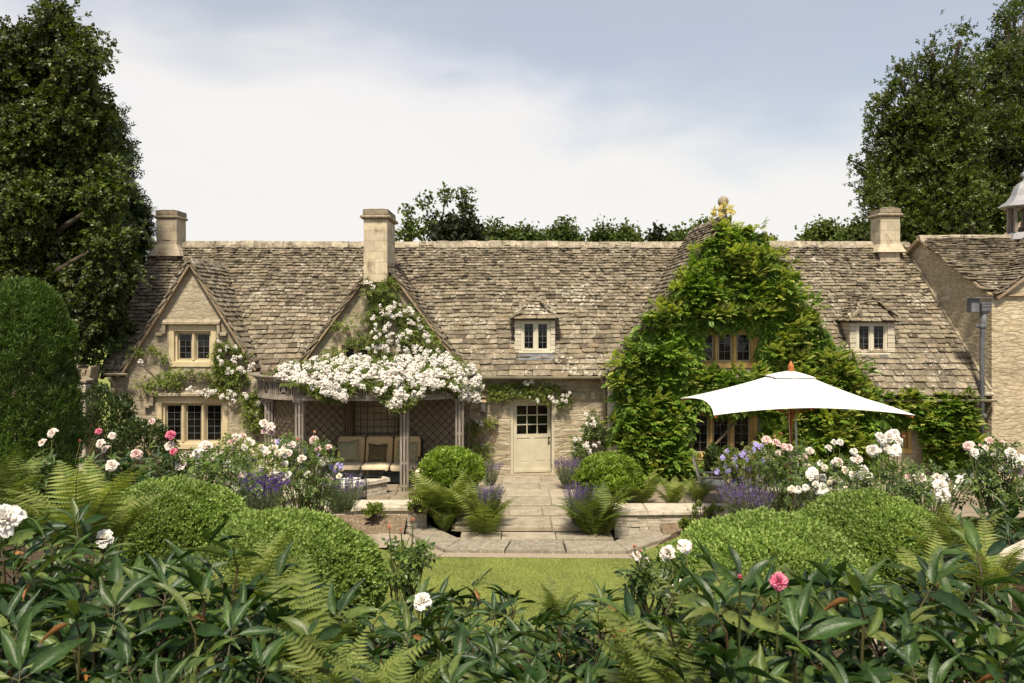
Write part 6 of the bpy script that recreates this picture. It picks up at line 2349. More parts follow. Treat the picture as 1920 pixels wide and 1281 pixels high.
def twiggy(g, c, rad, base, n, r, tr=.012):
    for _ in range(n):
        d = rdir(r, 1)[0]
        d[2] = abs(d[2])
        e = np.asarray(c) + d * np.asarray(rad) * .8
        b = np.asarray(base) + r.normal(0, .04, 3) * (1, 1, 0)
        tube(g, [b, (b + e) / 2 + r.normal(0, .03, 3), e], [tr * 1.4, tr, tr * .4], 5, caps=False)


def dome_bush(name, label, cat, group, px, pyc, Y, rpx, rpz, n, T, size, mat, seed, base_dz=.25, lump=.07, lscale=2.4, up=.5, core=True):
    r = np.random.default_rng(seed)
    c = P(px, pyc, Y)
    rad = np.array([rpx * Y / F, rpx * Y / F * .95, rpz * Y / F])
    base = c - (0, 0, rad[2] * .9 + base_dz)
    t = thing(name, label, cat, base, group)
    g = Geo()
    twiggy(g, c, rad, base, 26, r)
    g.build('stem', V_['bark'], t)
    g = Geo()
    bush_leaves(g, c, rad, n, T, size, r, up, lump, lscale, seed, 0, -.55)
    g.build('foliage', V_[mat], t)
    return t


BX = 'clipped box balls in the border'
dome_bush('box_ball', 'large clipped box ball left of the lawn, nearest the pink rosebuds', 'box bush', BX, 543, 1098, 6.2, 180, 126, 24000, TUFT, .046, 'box', 61)
dome_bush('box_ball', 'clipped box ball behind the larger left ball, beside the big fern', 'box bush', BX, 325, 1003, 7.4, 134, 98, 18000, TUFT, .050, 'box', 62)
dome_bush('box_ball', 'large clipped box ball right of the lawn, behind the pale pink roses', 'box bush', BX, 1438, 1110, 6.2, 196, 128, 25000, TUFT, .046, 'box', 63)
dome_bush('box_ball', 'clipped box ball behind the larger right ball, below the tall white roses', 'box bush', BX, 1636, 1038, 7.4, 148, 108, 20000, TUFT, .050, 'box', 64)
LONGLEAF = compound([(L6(.20, .05, .1), (0, 0, 0), (math.cos(i * 2.4) * .75, .75, math.sin(i * 2.4) * .75), (0, 0, 1), .8) for i in range(6)])
LM = 'bright evergreen bushes flanking the path'
dome_bush('evergreen_bush', 'rounded bright green bush between the pergola and the door', 'bush', LM, 852, 888, 17.4, 54, 46, 1500, LONGLEAF, .135, 'lime', 65, .1, .12, 2.6, .8)
dome_bush('evergreen_bush', 'rounded bright green bush right of the path under the rose wall', 'bush', LM, 1146, 900, 17.4, 57, 48, 1600, LONGLEAF, .135, 'lime', 66, .1, .12, 2.6, .8)
dome_bush('dark_shrub', 'dark glossy shrub against the old wall by the left downpipe', 'shrub', None, 205, 795, 18.6, 55, 58, 3600, LF, .085, 'shrub', 67, .2, .28, 2.0, .3)
dome_bush('dark_shrub', 'low dark leafy shrub below the left ground floor window', 'shrub', None, 268, 835, 18.0, 52, 42, 2600, LF, .085, 'shrub', 68, .2, .28, 2.0, .3)
dome_bush('dark_shrub', 'dark leafy pot-height shrub under the lower golden window beside the wooden chair', 'shrub', None, 1352, 868, 18.6, 36, 32, 1500, LF, .10, 'shrub', 69, .2, .28, 2.0, .3)

WD = 'small weeds along the low walls'
for q, (px, py, Y, rx, lab) in enumerate([(783, 948, 16.0, 17, 'small feathery weed growing against the left low wall'), (1322, 965, 15.8, 20, 'small feathery weed growing against the right low wall'),
                                          (700, 962, 15.9, 14, 'low weed in the dry soil near the left end of the low wall'), (1290, 990, 15.3, 10, 'tiny weed in the dry soil by the right kerb')]):
    dome_bush('weed', lab, 'weed', WD, px, py, Y, rx, rx * .7, 46, TUFT, .11, 'rose_light', 640 + q, .03, .5, 3.0, .8)

# ---- the weed-fringed left verge: ivy creeping over the lower left corner of the roof
def wall_foliage(polys, Yf, n, T, size, mat, r, depth=(.03, .25), lump=1.3, excl=(), g=None, gidx=0, down=.3, seed=0, gap=-.6):
    g = g or Geo()
    for poly, share in polys:
        poly = np.array(poly, float)
        lo, hi = poly.min(0), poly.max(0)
        m = int(n * share)
        pts = r.uniform(lo, hi, (int(m * 2.2) + 20, 2))
        ok = inpoly(pts[:, 0], pts[:, 1], poly)
        for (x0, x1, y0, y1) in excl:
            ok &= ~((pts[:, 0] > x0) & (pts[:, 0] < x1) & (pts[:, 1] > y0) & (pts[:, 1] < y1))
        pts = pts[ok][:m]
        Yp = np.array([Yf(a, b) for a, b in pts]) if callable(Yf) else np.full(len(pts), Yf)
        p = np.stack([(pts[:, 0] - CX) * Yp / F, Yp, CZ - (pts[:, 1] - HY) * Yp / F], -1)
        ln = vnoise(p, lump * 3, seed)
        keep = ln > gap
        p, ln = p[keep], ln[keep]
        k = len(p)
        p[:, 1] -= depth[0] + (depth[1] - depth[0]) * np.clip(.5 + .5 * ln, 0, 1) * r.random(k) ** .6
        scatter(g, T, p, rdir(r, k) * .8 + (0, -.55, -down), nrm(rdir(r, k) * .5 + (0, -.8, .5)), size * r.uniform(.65, 1.3, k), gidx)
    return g


def vine_stem(g, pts, rad, r, mat=0):
    pts = np.asarray(pts, float)
    m = len(pts) * 5
    s = np.linspace(0, len(pts) - 1, m)
    q = np.stack([np.interp(s, np.arange(len(pts)), pts[:, k]) for k in range(3)], -1)
    q[1:-1] += r.normal(0, .018, (m - 2, 3)) * (1, .5, 1)
    tube(g, q, np.linspace(rad, rad * .5, m), 6, mat, caps=False)


def clusters(parent, pts, r, rad=(.8, 1.3), keep=100, name='blossom', spare=None):
    """white flower heads: the KEEP largest as parts, the rest as one stuff part"""
    sc = r.uniform(*rad, len(pts))
    order = np.argsort(-sc)
    for i in order[:keep]:
        part_of(HEADS[r.integers(5)], name, parent, pts[i] - ORG[parent.name], (R(r.normal(0, 20)), R(r.normal(0, 20)), r.uniform(-1.0, 1.0)), sc[i])
    if len(order) > keep:
        g = Geo()
        for i in order[keep:]:
            head_geo(g, pts[i], .085 * sc[i], r, 14, .036 * sc[i] ** .5)
        kind(g.build('blossom_mass', [V_['white'], V_['cream']], parent), 'stuff')


def polypts(poly, n, Yf, r, dep=(.05, .3), excl=()):
    poly = np.array(poly, float)
    lo, hi = poly.min(0), poly.max(0)
    out = []
    while len(out) < n:
        q = r.uniform(lo, hi)
        if inpoly(q[:1], q[1:], poly)[0] and not any(a < q[0] < b and c < q[1] < d for a, b, c, d in excl):
            y = (Yf(*q) if callable(Yf) else Yf) - r.uniform(*dep)
            out.append(P(q[0], q[1], y))
    return np.array(out)


# wisteria over the vine gable
r = np.random.default_rng(300)
WPOLY = [(1354, 424), (1335, 442), (1300, 484), (1275, 525), (1235, 590), (1195, 620), (1175, 670), (1155, 700), (1158, 760), (1146, 790), (1158, 830), (1185, 850), (1195, 892), (1312, 892), (1322, 862), (1420, 862), (1520, 880), (1640, 872), (1655, 800),
         (1640, 740), (1600, 690), (1545, 625), (1500, 560), (1470, 500), (1432, 452), (1388, 424)]
WPOLY2 = [(1625, 752), (1700, 742), (1775, 738), (1815, 750), (1812, 790), (1838, 830), (1830, 858), (1770, 872), (1735, 850), (1728, 800), (1650, 798)]
EXW = [(1306, 1424, 610, 692), (1294, 1428, 764, 858)]
ws = thing('wisteria', 'lush wisteria covering the tall right gable with lime green young tips', 'climbing plant', (5.2, 19.6, 0))
g = Geo()
Yw = 19.88
wall_foliage([(WPOLY, .85)], Yw, 5200, PINNATE, .30, 'wist', r, (.03, .16), 1.0, EXW, g, 0, .7, 3, -9)
wall_foliage([(WPOLY2, 1.0)], 20.13, 800, PINNATE, .28, 'wist', r, (.03, .15), 1.0, [(1640, 1722, 792, 850)], g, 0, .7, 3, -9)


def puff(g, centres, rad, per, r, tipshare):
    m = len(centres)
    idx = np.repeat(np.arange(m), per)
    d = rdir(r, len(idx))
    d[:, 1] = -np.abs(d[:, 1]) * 1.1
    d[:, 2] = np.where(d[:, 2] < -.3, np.abs(d[:, 2]), d[:, 2])
    d = nrm(d)
    p = centres[idx] + d * rad[idx][:, None] * r.uniform(.35, 1.0, (len(idx), 1)) * np.array([1.15, .9, .8])
    tipc = (r.random(m) < tipshare)[idx]
    tip = (r.random(len(idx)) < np.where(tipc, .78, .07)) & (d[:, 2] > -.45)
    dirs = d * .95 + rdir(r, len(idx)) * .4 + (0, -.35, -.10)
    up = nrm(d * .35 + rdir(r, len(idx)) * .3 + (0, -.25, .9))
    sc = r.uniform(.15, .27, len(idx))
    scatter(g, PINNATE, p[~tip], dirs[~tip], up[~tip], sc[~tip], 0)
    scatter(g, PINNATE, p[tip], dirs[tip] + (0, -.2, .45), up[tip], sc[tip] * .85, 1)


cs1 = polypts(WPOLY, 235, Yw, r, (.0, .60), [(1290, 1442, 596, 702), (1278, 1440, 758, 866)])
cs1 = cs1[cs1[:, 2] < z_(436, 19.7)]
lx = cs1[:, 0] * F / cs1[:, 1] + CX
wr_ = np.clip((z_(395, 19.7) - cs1[:, 2]) / 1.5, .35, 1.0)
shade = np.where(lx > 1430, .62, .34)
half = lx > 1430
puff(g, cs1[~half], r.uniform(.15, .44, (~half).sum()) * wr_[~half], 26, r, .52)
puff(g, cs1[half], r.uniform(.15, .40, half.sum()) * wr_[half], 26, r, .82)
cs2 = polypts(WPOLY2, 62, 20.13, r, (.10, .45), [(1626, 1734, 780, 860)])
puff(g, cs2, r.uniform(.16, .34, len(cs2)), 15, r, .5)
# outlying shoots that break the outline
edge = np.array([P(*q, 19.75) for q in ((1345, 428), (1366, 424), (1382, 432), (1232, 600), (1180, 650), (1146, 792), (1152, 800), (1500, 545), (1480, 500), (1530, 600), (1585, 665), (1620, 700), (1655, 742), (1440, 455), (1460, 480), (1300, 470), (1275, 520), (1610, 735), (1830, 830), (1812, 770), (1420, 430))])
puff(g, edge, r.uniform(.12, .22, len(edge)), 12, r, .8)
g.build('foliage', [V_['wist'], V_['wist_tip']], ws)
g = Geo()
for pts_ in ([(1345, 900), (1335, 840), (1425, 740), (1360, 700), (1300, 640), (1345, 520), (1355, 420)], [(1325, 900), (1290, 820), (1230, 760), (1210, 690), (1260, 600)], [(1345, 890), (1440, 800), (1500, 700), (1590, 740), (1700, 770), (1800, 760)]):
    vine_stem(g, [P(a, b, 19.82) for a, b in pts_], .035, r)
g.build('stem', V_['vine'], ws)
g = Geo()                                             # golden tassels by the finial
tp = np.array([P(a, b, 19.7) for a, b in ((1340, 398), (1333, 402), (1348, 395), (1370, 392), (1362, 388), (1375, 396))])
gold = leaf_mat('golden_young_leaf', [(.50, .40, .09), (.58, .49, .16), (.64, .57, .28)], .5, .3)
for c in tp:
    g = Geo()
    scatter(g, PINNATE, c + r.normal(0, .02, (5, 3)), rdir(r, 5) + (0, -.3, .1), rdir(r, 5), .16, 0)
    g.build('golden_shoot', gold, ws)

# climbing roses
def climber(label, polys, Y, n, leaf, cl_polys, stems, seed, mat='rose_light', group='climbing roses on the house', depth=(.03, .28), rad=(.7, 1.15), base=None, gap=-.55, excl=()):
    r = np.random.default_rng(seed)
    base = base if base is not None else P(*stems[0][0], Y)
    t = thing('climbing_rose', label, 'climbing rose', base, group)
    g = wall_foliage(polys, Y, n, ROSE_LEAF, leaf, mat, r, depth, 1.5, excl, None, 0, .3, seed, gap)
    g.build('foliage', V_[mat], t)
    g = Geo()
    for s in stems:
        vine_stem(g, [P(a, b, (Y(a, b) if callable(Y) else Y) - .03) for a, b in s], .018, r)
    g.build('stem', V_['vine'], t)
    pts = []
    for poly, k in cl_polys:
        pts.append(polypts(poly, k, Y, r, (depth[1] * .7, depth[1] * 1.15), excl))
    if pts:
        clusters(t, np.concatenate(pts), r, rad)
    return t


climber('climbing rose with scattered white flowers round the left gable windows', [
    ([(245, 655), (300, 648), (318, 665), (302, 735), (262, 728), (248, 700)], .18), ([(300, 700), (330, 690), (400, 696), (480, 690), (485, 755), (420, 745), (330, 728), (305, 722)], .36),
    ([(408, 640), (440, 645), (470, 665), (486, 700), (440, 712), (405, 700), (402, 665)], .36), ([(455, 740), (500, 730), (505, 800), (480, 810), (462, 790)], .16)], 20.30, 2300, .125,
    [([(410, 640), (440, 648), (470, 670), (480, 700), (440, 708), (408, 690)], 24), ([(320, 715), (350, 722), (440, 735), (480, 740), (440, 755), (350, 735)], 24), ([(240, 690), (300, 660), (290, 720)], 2), ([(480, 740), (500, 760), (480, 800)], 4)],
    [[(492, 890), (478, 800), (460, 740), (440, 690), (420, 650)], [(478, 800), (452, 730), (380, 712), (300, 715), (265, 680)]], 401, rad=(.5, .9))
climber('white rose climbing the middle gable below the tall chimney', [
    ([(690, 520), (715, 512), (745, 525), (770, 570), (700, 585), (682, 560)], .18), ([(700, 575), (770, 565), (820, 630), (850, 680), (760, 690), (660, 690), (650, 640), (680, 615)], .62),
    ([(600, 660), (630, 650), (690, 660), (690, 700), (600, 695)], .12), ([(620, 610), (700, 575), (690, 600), (640, 630)], .04)], 20.27, 3400, .12,
    [([(680, 525), (705, 520), (700, 545)], 4), ([(700, 560), (770, 575), (815, 640), (840, 685), (770, 690), (660, 690), (690, 640)], 96), ([(600, 660), (640, 660), (690, 690), (600, 690)], 8)],
    [[(720, 720), (725, 640), (715, 580), (712, 530)], [(725, 640), (770, 620), (800, 660)], [(720, 700), (660, 640), (640, 610)]], 402, rad=(.55, 1.0), depth=(.03, .42))
climber('small climbing rose trained over the arched door head', [
    ([(915, 722), (960, 715), (1000, 722), (1002, 738), (960, 745), (920, 750)], .5), ([(985, 720), (1030, 718), (1072, 735), (1068, 758), (1040, 762), (1000, 748)], .5)], 20.44, 900, .115,
    [([(975, 715), (1000, 714), (1000, 728)], 5), ([(985, 735), (1020, 745), (1070, 735), (1068, 755), (1000, 755)], 14)],
    [[(875, 880), (900, 830), (930, 790), (945, 750), (955, 735)], [(945, 750), (1000, 728), (1055, 738)], [(900, 830), (885, 790), (872, 770)], [(915, 800), (935, 785), (925, 830), (905, 850)]], 403, rad=(.5, .85), depth=(.03, .2))
climber('sparse leafy rose stems on the bare wall left of the door', [
    ([(872, 790), (905, 785), (935, 778), (935, 795), (900, 812), (880, 850), (872, 860)], .6), ([(880, 830), (920, 830), (925, 870), (885, 865)], .4)], 20.44, 330, .11, [([(878, 785), (930, 790), (900, 800)], 3)],
    [[(880, 890), (912, 850), (925, 815), (930, 790), (905, 775), (882, 768)], [(890, 880), (870, 820), (900, 790)]], 404, mat='rose_light', rad=(.4, .7), depth=(.02, .16))
climber('loose white rose against the wall between door and downpipe', [
    ([(1095, 790), (1110, 765), (1130, 790), (1140, 840), (1165, 820), (1168, 850), (1140, 880), (1075, 870), (1070, 815), (1090, 820)], 1.0)], 20.42, 700, .125,
    [([(1095, 780), (1108, 765), (1120, 800), (1100, 815)], 8), ([(1070, 812), (1110, 830), (1135, 800), (1165, 825), (1150, 845), (1080, 850)], 11)],
    [[(1115, 895), (1110, 840), (1108, 780)], [(1115, 880), (1085, 840), (1075, 818)], [(1120, 880), (1140, 840), (1160, 825)]], 405, mat='rose', rad=(.55, .9), depth=(.03, .35))

# the rambler heaped on the pergola
r = np.random.default_rng(410)
def Ypg(px, py):
    s = np.clip((py - 668) / 50, 0, 1)
    xw_ = (px - CX) * 19 / F
    k = np.clip(1 - abs((xw_ - PC[0]) / PA) ** PE, 0.02, 1)
    front = PC[1] - PB * k ** (1 / PE) - .1
    return 20.2 + (front - 20.2) * s


rm = thing('rambling_rose', 'huge white rambling rose heaped over the pergola roof and spilling down its front', 'climbing rose', (-3.7, 19.5, 0), 'climbing roses on the house')
RP = [(500, 702), (540, 682), (600, 668), (700, 672), (800, 660), (860, 668), (895, 690), (903, 725), (895, 750), (865, 750), (850, 728), (800, 728), (770, 760), (740, 770), (715, 740), (690, 722), (660, 735), (640, 752), (610, 745), (575, 722), (510, 712)]
g = wall_foliage([(RP, 1.0)], Ypg, 4200, ROSE_LEAF, .115, 'rose_light', r, (.02, .42), 1.5, (), None, 0, .3, 410, -9)
g2 = wall_foliage([([(700, 720), (780, 722), (785, 750), (745, 765), (715, 745)], .5), ([(560, 720), (600, 722), (640, 745), (610, 748)], .3), ([(845, 715), (880, 722), (880, 745), (850, 740)], .2)], Ypg, 700, ROSE_LEAF, .12, 'rose_light', r, (.05, .3), 1.5, (), g, 0, .6, 411, -9)
g.build('foliage', V_['rose_light'], rm)
pts = np.concatenate([polypts(RP, 230, Ypg, r, (.10, .36)), polypts([(520, 700), (600, 675), (800, 668), (890, 690), (895, 735), (800, 718), (700, 712), (600, 725), (520, 710)], 190, Ypg, r, (.18, .40)),
                      polypts([(610, 720), (660, 722), (645, 752), (612, 742)], 16, Ypg, r, (.2, .35)), polypts([(725, 748), (772, 742), (748, 772)], 9, Ypg, r, (.2, .35)), polypts([(855, 700), (902, 705), (898, 752), (862, 748)], 46, Ypg, r, (.2, .35))])
clusters(rm, pts, r, (.75, 1.25))
g = Geo()
for s in ([(870, 890), (868, 800), (875, 760), (868, 720), (800, 690), (700, 690)], [(868, 800), (880, 760), (890, 720)], [(720, 720), (640, 700), (560, 700)]):
    vine_stem(g, [P(a, b, Ypg(a, min(b, 715)) + .1) for a, b in s], .025, r)
g.build('stem', V_['vine'], rm)
# ivy at the lower left corner of the roof
r = np.random.default_rng(420)
iv = thing('ivy', 'ivy and yellowing creeper hanging over the lower left corner of the roof', 'ivy', (-10.3, 20.0, 2.4))
g = wall_foliage([([(185, 600), (232, 570), (245, 600), (262, 610), (240, 640), (215, 665), (195, 700), (175, 700)], .8), ([(255, 500), (272, 480), (268, 520), (240, 560), (228, 560)], .2)], lambda a, b: np.interp(b, [480, 700], [22.3, 19.95]), 1500, LF_W, .10, 'tree', r, (.03, .3), 2.0, (), None, 0, .3, 5, -.3)
g.build('foliage', V_['rose'], iv)

# ------------------------------------------------------------------ ferns
def frond_mesh(seed, mat):
    r = np.random.default_rng(seed)
    g = Geo()
    n = 21
    t = np.linspace(0, 1, 20)
    el = np.interp(t, [0, .45, 1], [R(82), R(66), R(18 + r.uniform(-16, 20))])
    dy, dz = np.cos(el), np.sin(el)
    y = np.r_[0, np.cumsum((dy[1:] + dy[:-1]) / 2)] / 19
    z = np.r_[0, np.cumsum((dz[1:] + dz[:-1]) / 2)] / 19
    sx = r.normal(0, .07)
    x = sx * t ** 2
    tube(g, np.stack([x, y, z], -1), np.linspace(.007, .0015, 20), 5, 1, caps=False)
    for k in range(n):
        s = .20 + .79 * (k / (n - 1)) ** .92
        L = .215 * np.interp(s, [.18, .34, .5, .8, 1.0], [.5, .95, 1.0, .55, .07]) * r.uniform(.9, 1.06)
        p = np.array([np.interp(s, t, x), np.interp(s, t, y), np.interp(s, t, z)])
        e = np.interp(s, t, el)
        fw, nn = np.array([0, math.cos(e), math.sin(e)]), np.array([0, -math.sin(e), math.cos(e)])
        for sg in (-1, 1):
            d = nrm(np.array([sg, 0, 0]) + fw * .34 + nn * r.normal(-.06, .08))
            side = nrm(np.cross(nn, d))
            m = 9                                     # a blade with toothed edges
            q = np.linspace(0, 1, 2 * m + 1)
            w = .0185 * (L / .2) ** .35 * np.interp(q, [0, .12, .4, 1], [.6, 1, .95, .05])
            w = np.where(np.arange(len(q)) % 2 == 1, w * 1.15, w * .52)
            c = p + d * (q * L)[:, None] - nn * (.14 * L * q * q)[:, None]
            lift = nn * (.25 * w)[:, None]
            V = np.concatenate([c - side * w[:, None] + lift, c, c + side * w[:, None] + lift])
            M_ = len(q)
            i = np.arange(M_ - 1)
            f = np.concatenate([np.stack([i, i + 1, M_ + i + 1, M_ + i], -1), np.stack([M_ + i, M_ + i + 1, 2 * M_ + i + 1, 2 * M_ + i], -1)])
            g.add(V, f, 0)
    return g.mesh('frond', [V_[mat], V_['stem']])


FR = {'fern': [frond_mesh(500 + q, 'fern') for q in range(4)], 'fern_dark': [frond_mesh(510 + q, 'fern_dark') for q in range(3)]}


def fern(label, px, py, Y, size, n=11, mat='fern', seed=0, spread=(-14, 12), az=None, group='ferns in the borders'):
    """py: where its top shows"""
    r = np.random.default_rng(seed + 600)
    top = P(px, py, Y)
    base = top - (0, 0, .88 * size)
    t = thing('fern', label, 'fern', base, group)
    for k in range(n):
        a = (2 * math.pi * k / n + r.uniform(-.25, .25)) if az is None else r.uniform(*az)
        o = part_of(FR[mat][r.integers(len(FR[mat]))], 'frond', t, (r.normal(0, .02), r.normal(0, .02), -.02), (R(r.uniform(*spread)), R(r.normal(0, 6)), a), size * r.uniform(.78, 1.08))
        o.rotation_mode = 'XYZ'
    return t


FERNS = [
    ('large fern with tall fanned fronds left of the back box ball', 150, 862, 5.8, .88, 15, 'fern'),
    ('pale fern with spreading fronds just left of the rear box ball, below the big fern', 215, 905, 6.2, .62, 11, 'fern'),
    ('fern at the left edge behind the large white peony flower', 20, 835, 7.0, .7, 10, 'fern_dark'),
    ('fern with two upright fronds in front of the left box ball', 470, 995, 4.4, .66, 11, 'fern'),
    ('dark fern among peony leaves below the left box ball', 565, 1085, 3.3, .62, 13, 'fern_dark'),
    ('small yellowing fern in the bottom foreground left of the white peony', 640, 1172, 2.9, .46, 15, 'fern'),
    ('low fern at the bottom edge between the yellowing fern and the peony leaves', 735, 1205, 2.8, .40, 13, 'fern_dark'),
    ('tall pale fern at the near end of the low wall, left of the path', 838, 872, 16.3, 1.6, 24, 'fern'),
    ('drooping fern beside the path in front of the purple salvia', 908, 904, 15.75, 1.45, 22, 'fern'),
    ('small fern hanging over the kerb below the tall pale fern', 835, 948, 15.9, .62, 12, 'fern_dark'),
    ('small fern in the sunk bed at the end of the right low wall', 1140, 952, 15.5, .6, 12, 'fern_dark'),
    ('fern at the foot of the pergola post left of the bright bush', 796, 890, 17.2, .85, 14, 'fern'),
    ('dark fern leaning over the kerb right of the path', 1117, 905, 15.65, 1.4, 20, 'fern_dark'),
    ('fern behind the right low wall, nearest the bright bush', 1205, 880, 17.0, .95, 15, 'fern'),
    ('fern behind the right low wall, midway between bush and chair', 1262, 886, 16.9, .88, 15, 'fern'),
    ('fern behind the right low wall, touching the wooden chair', 1308, 890, 16.8, .75, 13, 'fern'),
    ('pale fern half over the lawn edge between the two middle peonies', 1045, 1085, 5.0, .42, 9, 'fern'),
    ('fern with one tall upright frond beside the magenta peony', 1368, 1052, 3.5, .6, 9, 'fern'),
    ('fern with narrow arching fronds in the bottom foreground right of the middle', 1205, 1135, 3.0, .55, 13, 'fern'),
    ('small fern at the bottom edge under the arching fern', 1285, 1190, 2.7, .42, 12, 'fern_dark'),
    ('fern spreading from behind the right peony, left of the drystone end', 1790, 940, 5.6, .68, 12, 'fern'),
    ('fern low beside the rear right box ball', 1745, 1012, 5.0, .60, 11, 'fern'),
    ('fern between the right peony and the drystone wall end', 1860, 985, 5.0, .55, 10, 'fern'),
]
for q, (lab, px, py, Y, sz, n, mm) in enumerate(FERNS):
    fern(lab, px, py, Y, sz, n, mm, q)

# ------------------------------------------------------------------ lavender and salvia
def lavender(label, px, py, Y, wpx, h, n, flower='lav', seed=0, group='lavender along the walls', name='lavender', cat='lavender', fl=.075):
    r = np.random.default_rng(700 + seed)
    top = P(px, py, Y)
    base = top - (0, 0, h)
    t = thing(name, label, cat, base, group)
    w = wpx * Y / F / 2
    a = r.uniform(0, 2 * math.pi, n)
    q = r.random(n) ** .5
    b = base + np.stack([np.cos(a) * q * w * .35, np.sin(a) * q * w * .35, np.zeros(n)], -1)
    d = nrm(np.stack([np.cos(a) * q * w * .8, np.sin(a) * q * w * .8, np.full(n, h)], -1) + r.normal(0, .06, (n, 3)) * h)
    L = h * r.uniform(.78, 1.12, n)
    g = Geo()
    scatter(g, (np.array([(-.005, 0, 0), (.005, 0, 0), (.003, 1, 0), (-.003, 1, 0)]), np.array([[0, 1, 2, 3]])), b, d, rdir(r, n), L)
    m = n * 5
    k = r.integers(0, n, m)
    s = r.random(m) ** 1.2 * .62
    p = b[k] + d[k] * (L[k] * s)[:, None]
    scatter(g, L4(.07, .01, .05), p, d[k] + rdir(r, m) * .6, rdir(r, m), .09 * r.uniform(.6, 1.3, m))
    g.build('foliage', V_['lav_leaf'], t)
    g = Geo()
    e = b + d * L[:, None]
    for j in range(7):
        m_ = n
        pp = e - d * ((j / 7) * fl * r.uniform(.8, 1.3, n))[:, None]
        scatter(g, L4(.42, .05, 0), pp, d * .6 + rdir(r, n) * .9, rdir(r, n), .019 * r.uniform(.7, 1.3, n))
    g.build('blossom', V_[flower], t)


lavender('dark lavender at the left end, under the pink roses by the rear box ball', 492, 895, 9.5, 90, .52, 260, 'salvia', 1)
lavender('pale grey lavender in front of the white iron chair cushion', 640, 895, 14.5, 95, .62, 330, 'lav', 2)
lavender('small thin lavender on the wall side of the left bright bush', 918, 868, 18.2, 46, .52, 110, 'lav', 3)
lavender('rounded lavender right of the door step', 1065, 862, 18.8, 62, .60, 240, 'lav', 4)
lavender('broad lavender in front of the wooden chair and purple geraniums', 1398, 915, 12.5, 105, .58, 380, 'lav', 5)
lavender('dark purple salvia behind the drooping fern left of the path', 918, 914, 15.95, 52, .6, 220, 'salvia', 6, 'salvia beside the path', 'salvia', 'salvia', .16)
lavender('dark purple salvia right of the path before the low wall end', 1086, 914, 15.75, 56, .75, 240, 'salvia', 7, 'salvia beside the path', 'salvia', 'salvia', .16)
lavender('blue-purple salvia under the left rose bush, beside the dark lavender', 462, 905, 10.0, 50, .42, 110, 'salvia', 8)

# ------------------------------------------------------------------ rose bushes and geraniums
def rose_bush(label, Y, base_px, blobs, items, seed, mat='rose', leaf=.11, dens=1.0, group='rose bushes in the border', name='rose_bush', cat='rose bush', dn=.9, bname='bloom'):
    r = np.random.default_rng(800 + seed)
    b = P(base_px[0], base_px[1], Y)
    t = thing(name, label, cat, b, group)
    g = Geo()
    for (px, py, rx, rz) in blobs:
        c = P(px, py, Y)
        k = Y / F
        vol = rx * rz * k * k
        n = int(dens * 900 * vol ** .8) + 30
        d = rdir(r, n)
        p = c + d * np.array([rx * k, rx * k * dn, rz * k]) * r.uniform(.15, 1.0, (n, 1)) ** .45
        lump = vnoise(p, 7, seed)
        keep = lump > -.45
        keep[:20] = True
        p, d = p[keep], d[keep]
        m = len(p)
        scatter(g, ROSE_LEAF, p, d * .5 + rdir(r, m) * .8 + (0, -.15, .05), nrm(rdir(r, m) * .5 + (0, -.45, .8)), leaf * r.uniform(.6, 1.25, m))
    g.build('foliage', V_[mat], t)
    tops = blooms(t, items, Y, bname, seed)
    g = Geo()
    stalks(g, [p for p, it in zip(tops, items)], lambda p: b + (np.array([p[0], p[1], b[2]]) - b) * .45 + (0, 0, .0), r, .006)
    for (px, py, rx, rz) in blobs:
        c = P(px, py, Y)
        for _ in range(5):
            e = c + rdir(r, 1)[0] * np.array([rx, rx, rz]) * Y / F * .8
            tube(g, [b + r.normal(0, .05, 3) * (1, 1, 0), (b + e) / 2 + r.normal(0, .05, 3), e], [.01, .007, .004], 5, caps=False)
    g.build('stem', V_['stem'], t)
    return t


w, bl, pk, cr_, pe_ = 'rose_white', 'rose_blush', 'rose_pink', 'rose_cream', 'rose_peach'
rs = np.random.default_rng(77)
SCAT_A = [(rs.uniform(425, 545), rs.uniform(835, 905), rs.uniform(11, 16), (cr_, w, bl, 'open_white')[rs.integers(4)]) for _ in range(24)]
SCAT_B = [(rs.uniform(505, 640), rs.uniform(825, 905), rs.uniform(10, 14), (cr_, w, bl, pk)[rs.integers(4)]) for _ in range(14)]
SCAT_C = [(rs.uniform(1480, 1600), rs.uniform(850, 930), rs.uniform(10, 15), (cr_, w, w, 'open_white')[rs.integers(4)]) for _ in range(14)]
rose_bush('bush of blush and cream roses below the left ground floor window', 8.6, (370, 1010), [(360, 905, 85, 60), (300, 900, 40, 35), (430, 900, 60, 60), (390, 870, 60, 28)],
          [(385, 838, 24, bl), (370, 851, 20, w), (348, 860, 22, bl), (341, 872, 22, bl), (324, 886, 18, w), (270, 881, 14, cr_), (279, 881, 16, cr_), (358, 888, 18, bl), (426, 873, 18, w), (371, 873, 17, 'open_white'), (310, 900, 16, bl),
           (398, 886, 14, cr_), (410, 850, 15, bl), (440, 880, 16, w), (455, 890, 16, bl), (449, 914, 22, w), (395, 862, 14, 'rose_blush'), (300, 884, 14, w), (352, 902, 12, bl), (420, 905, 14, cr_)], 1)
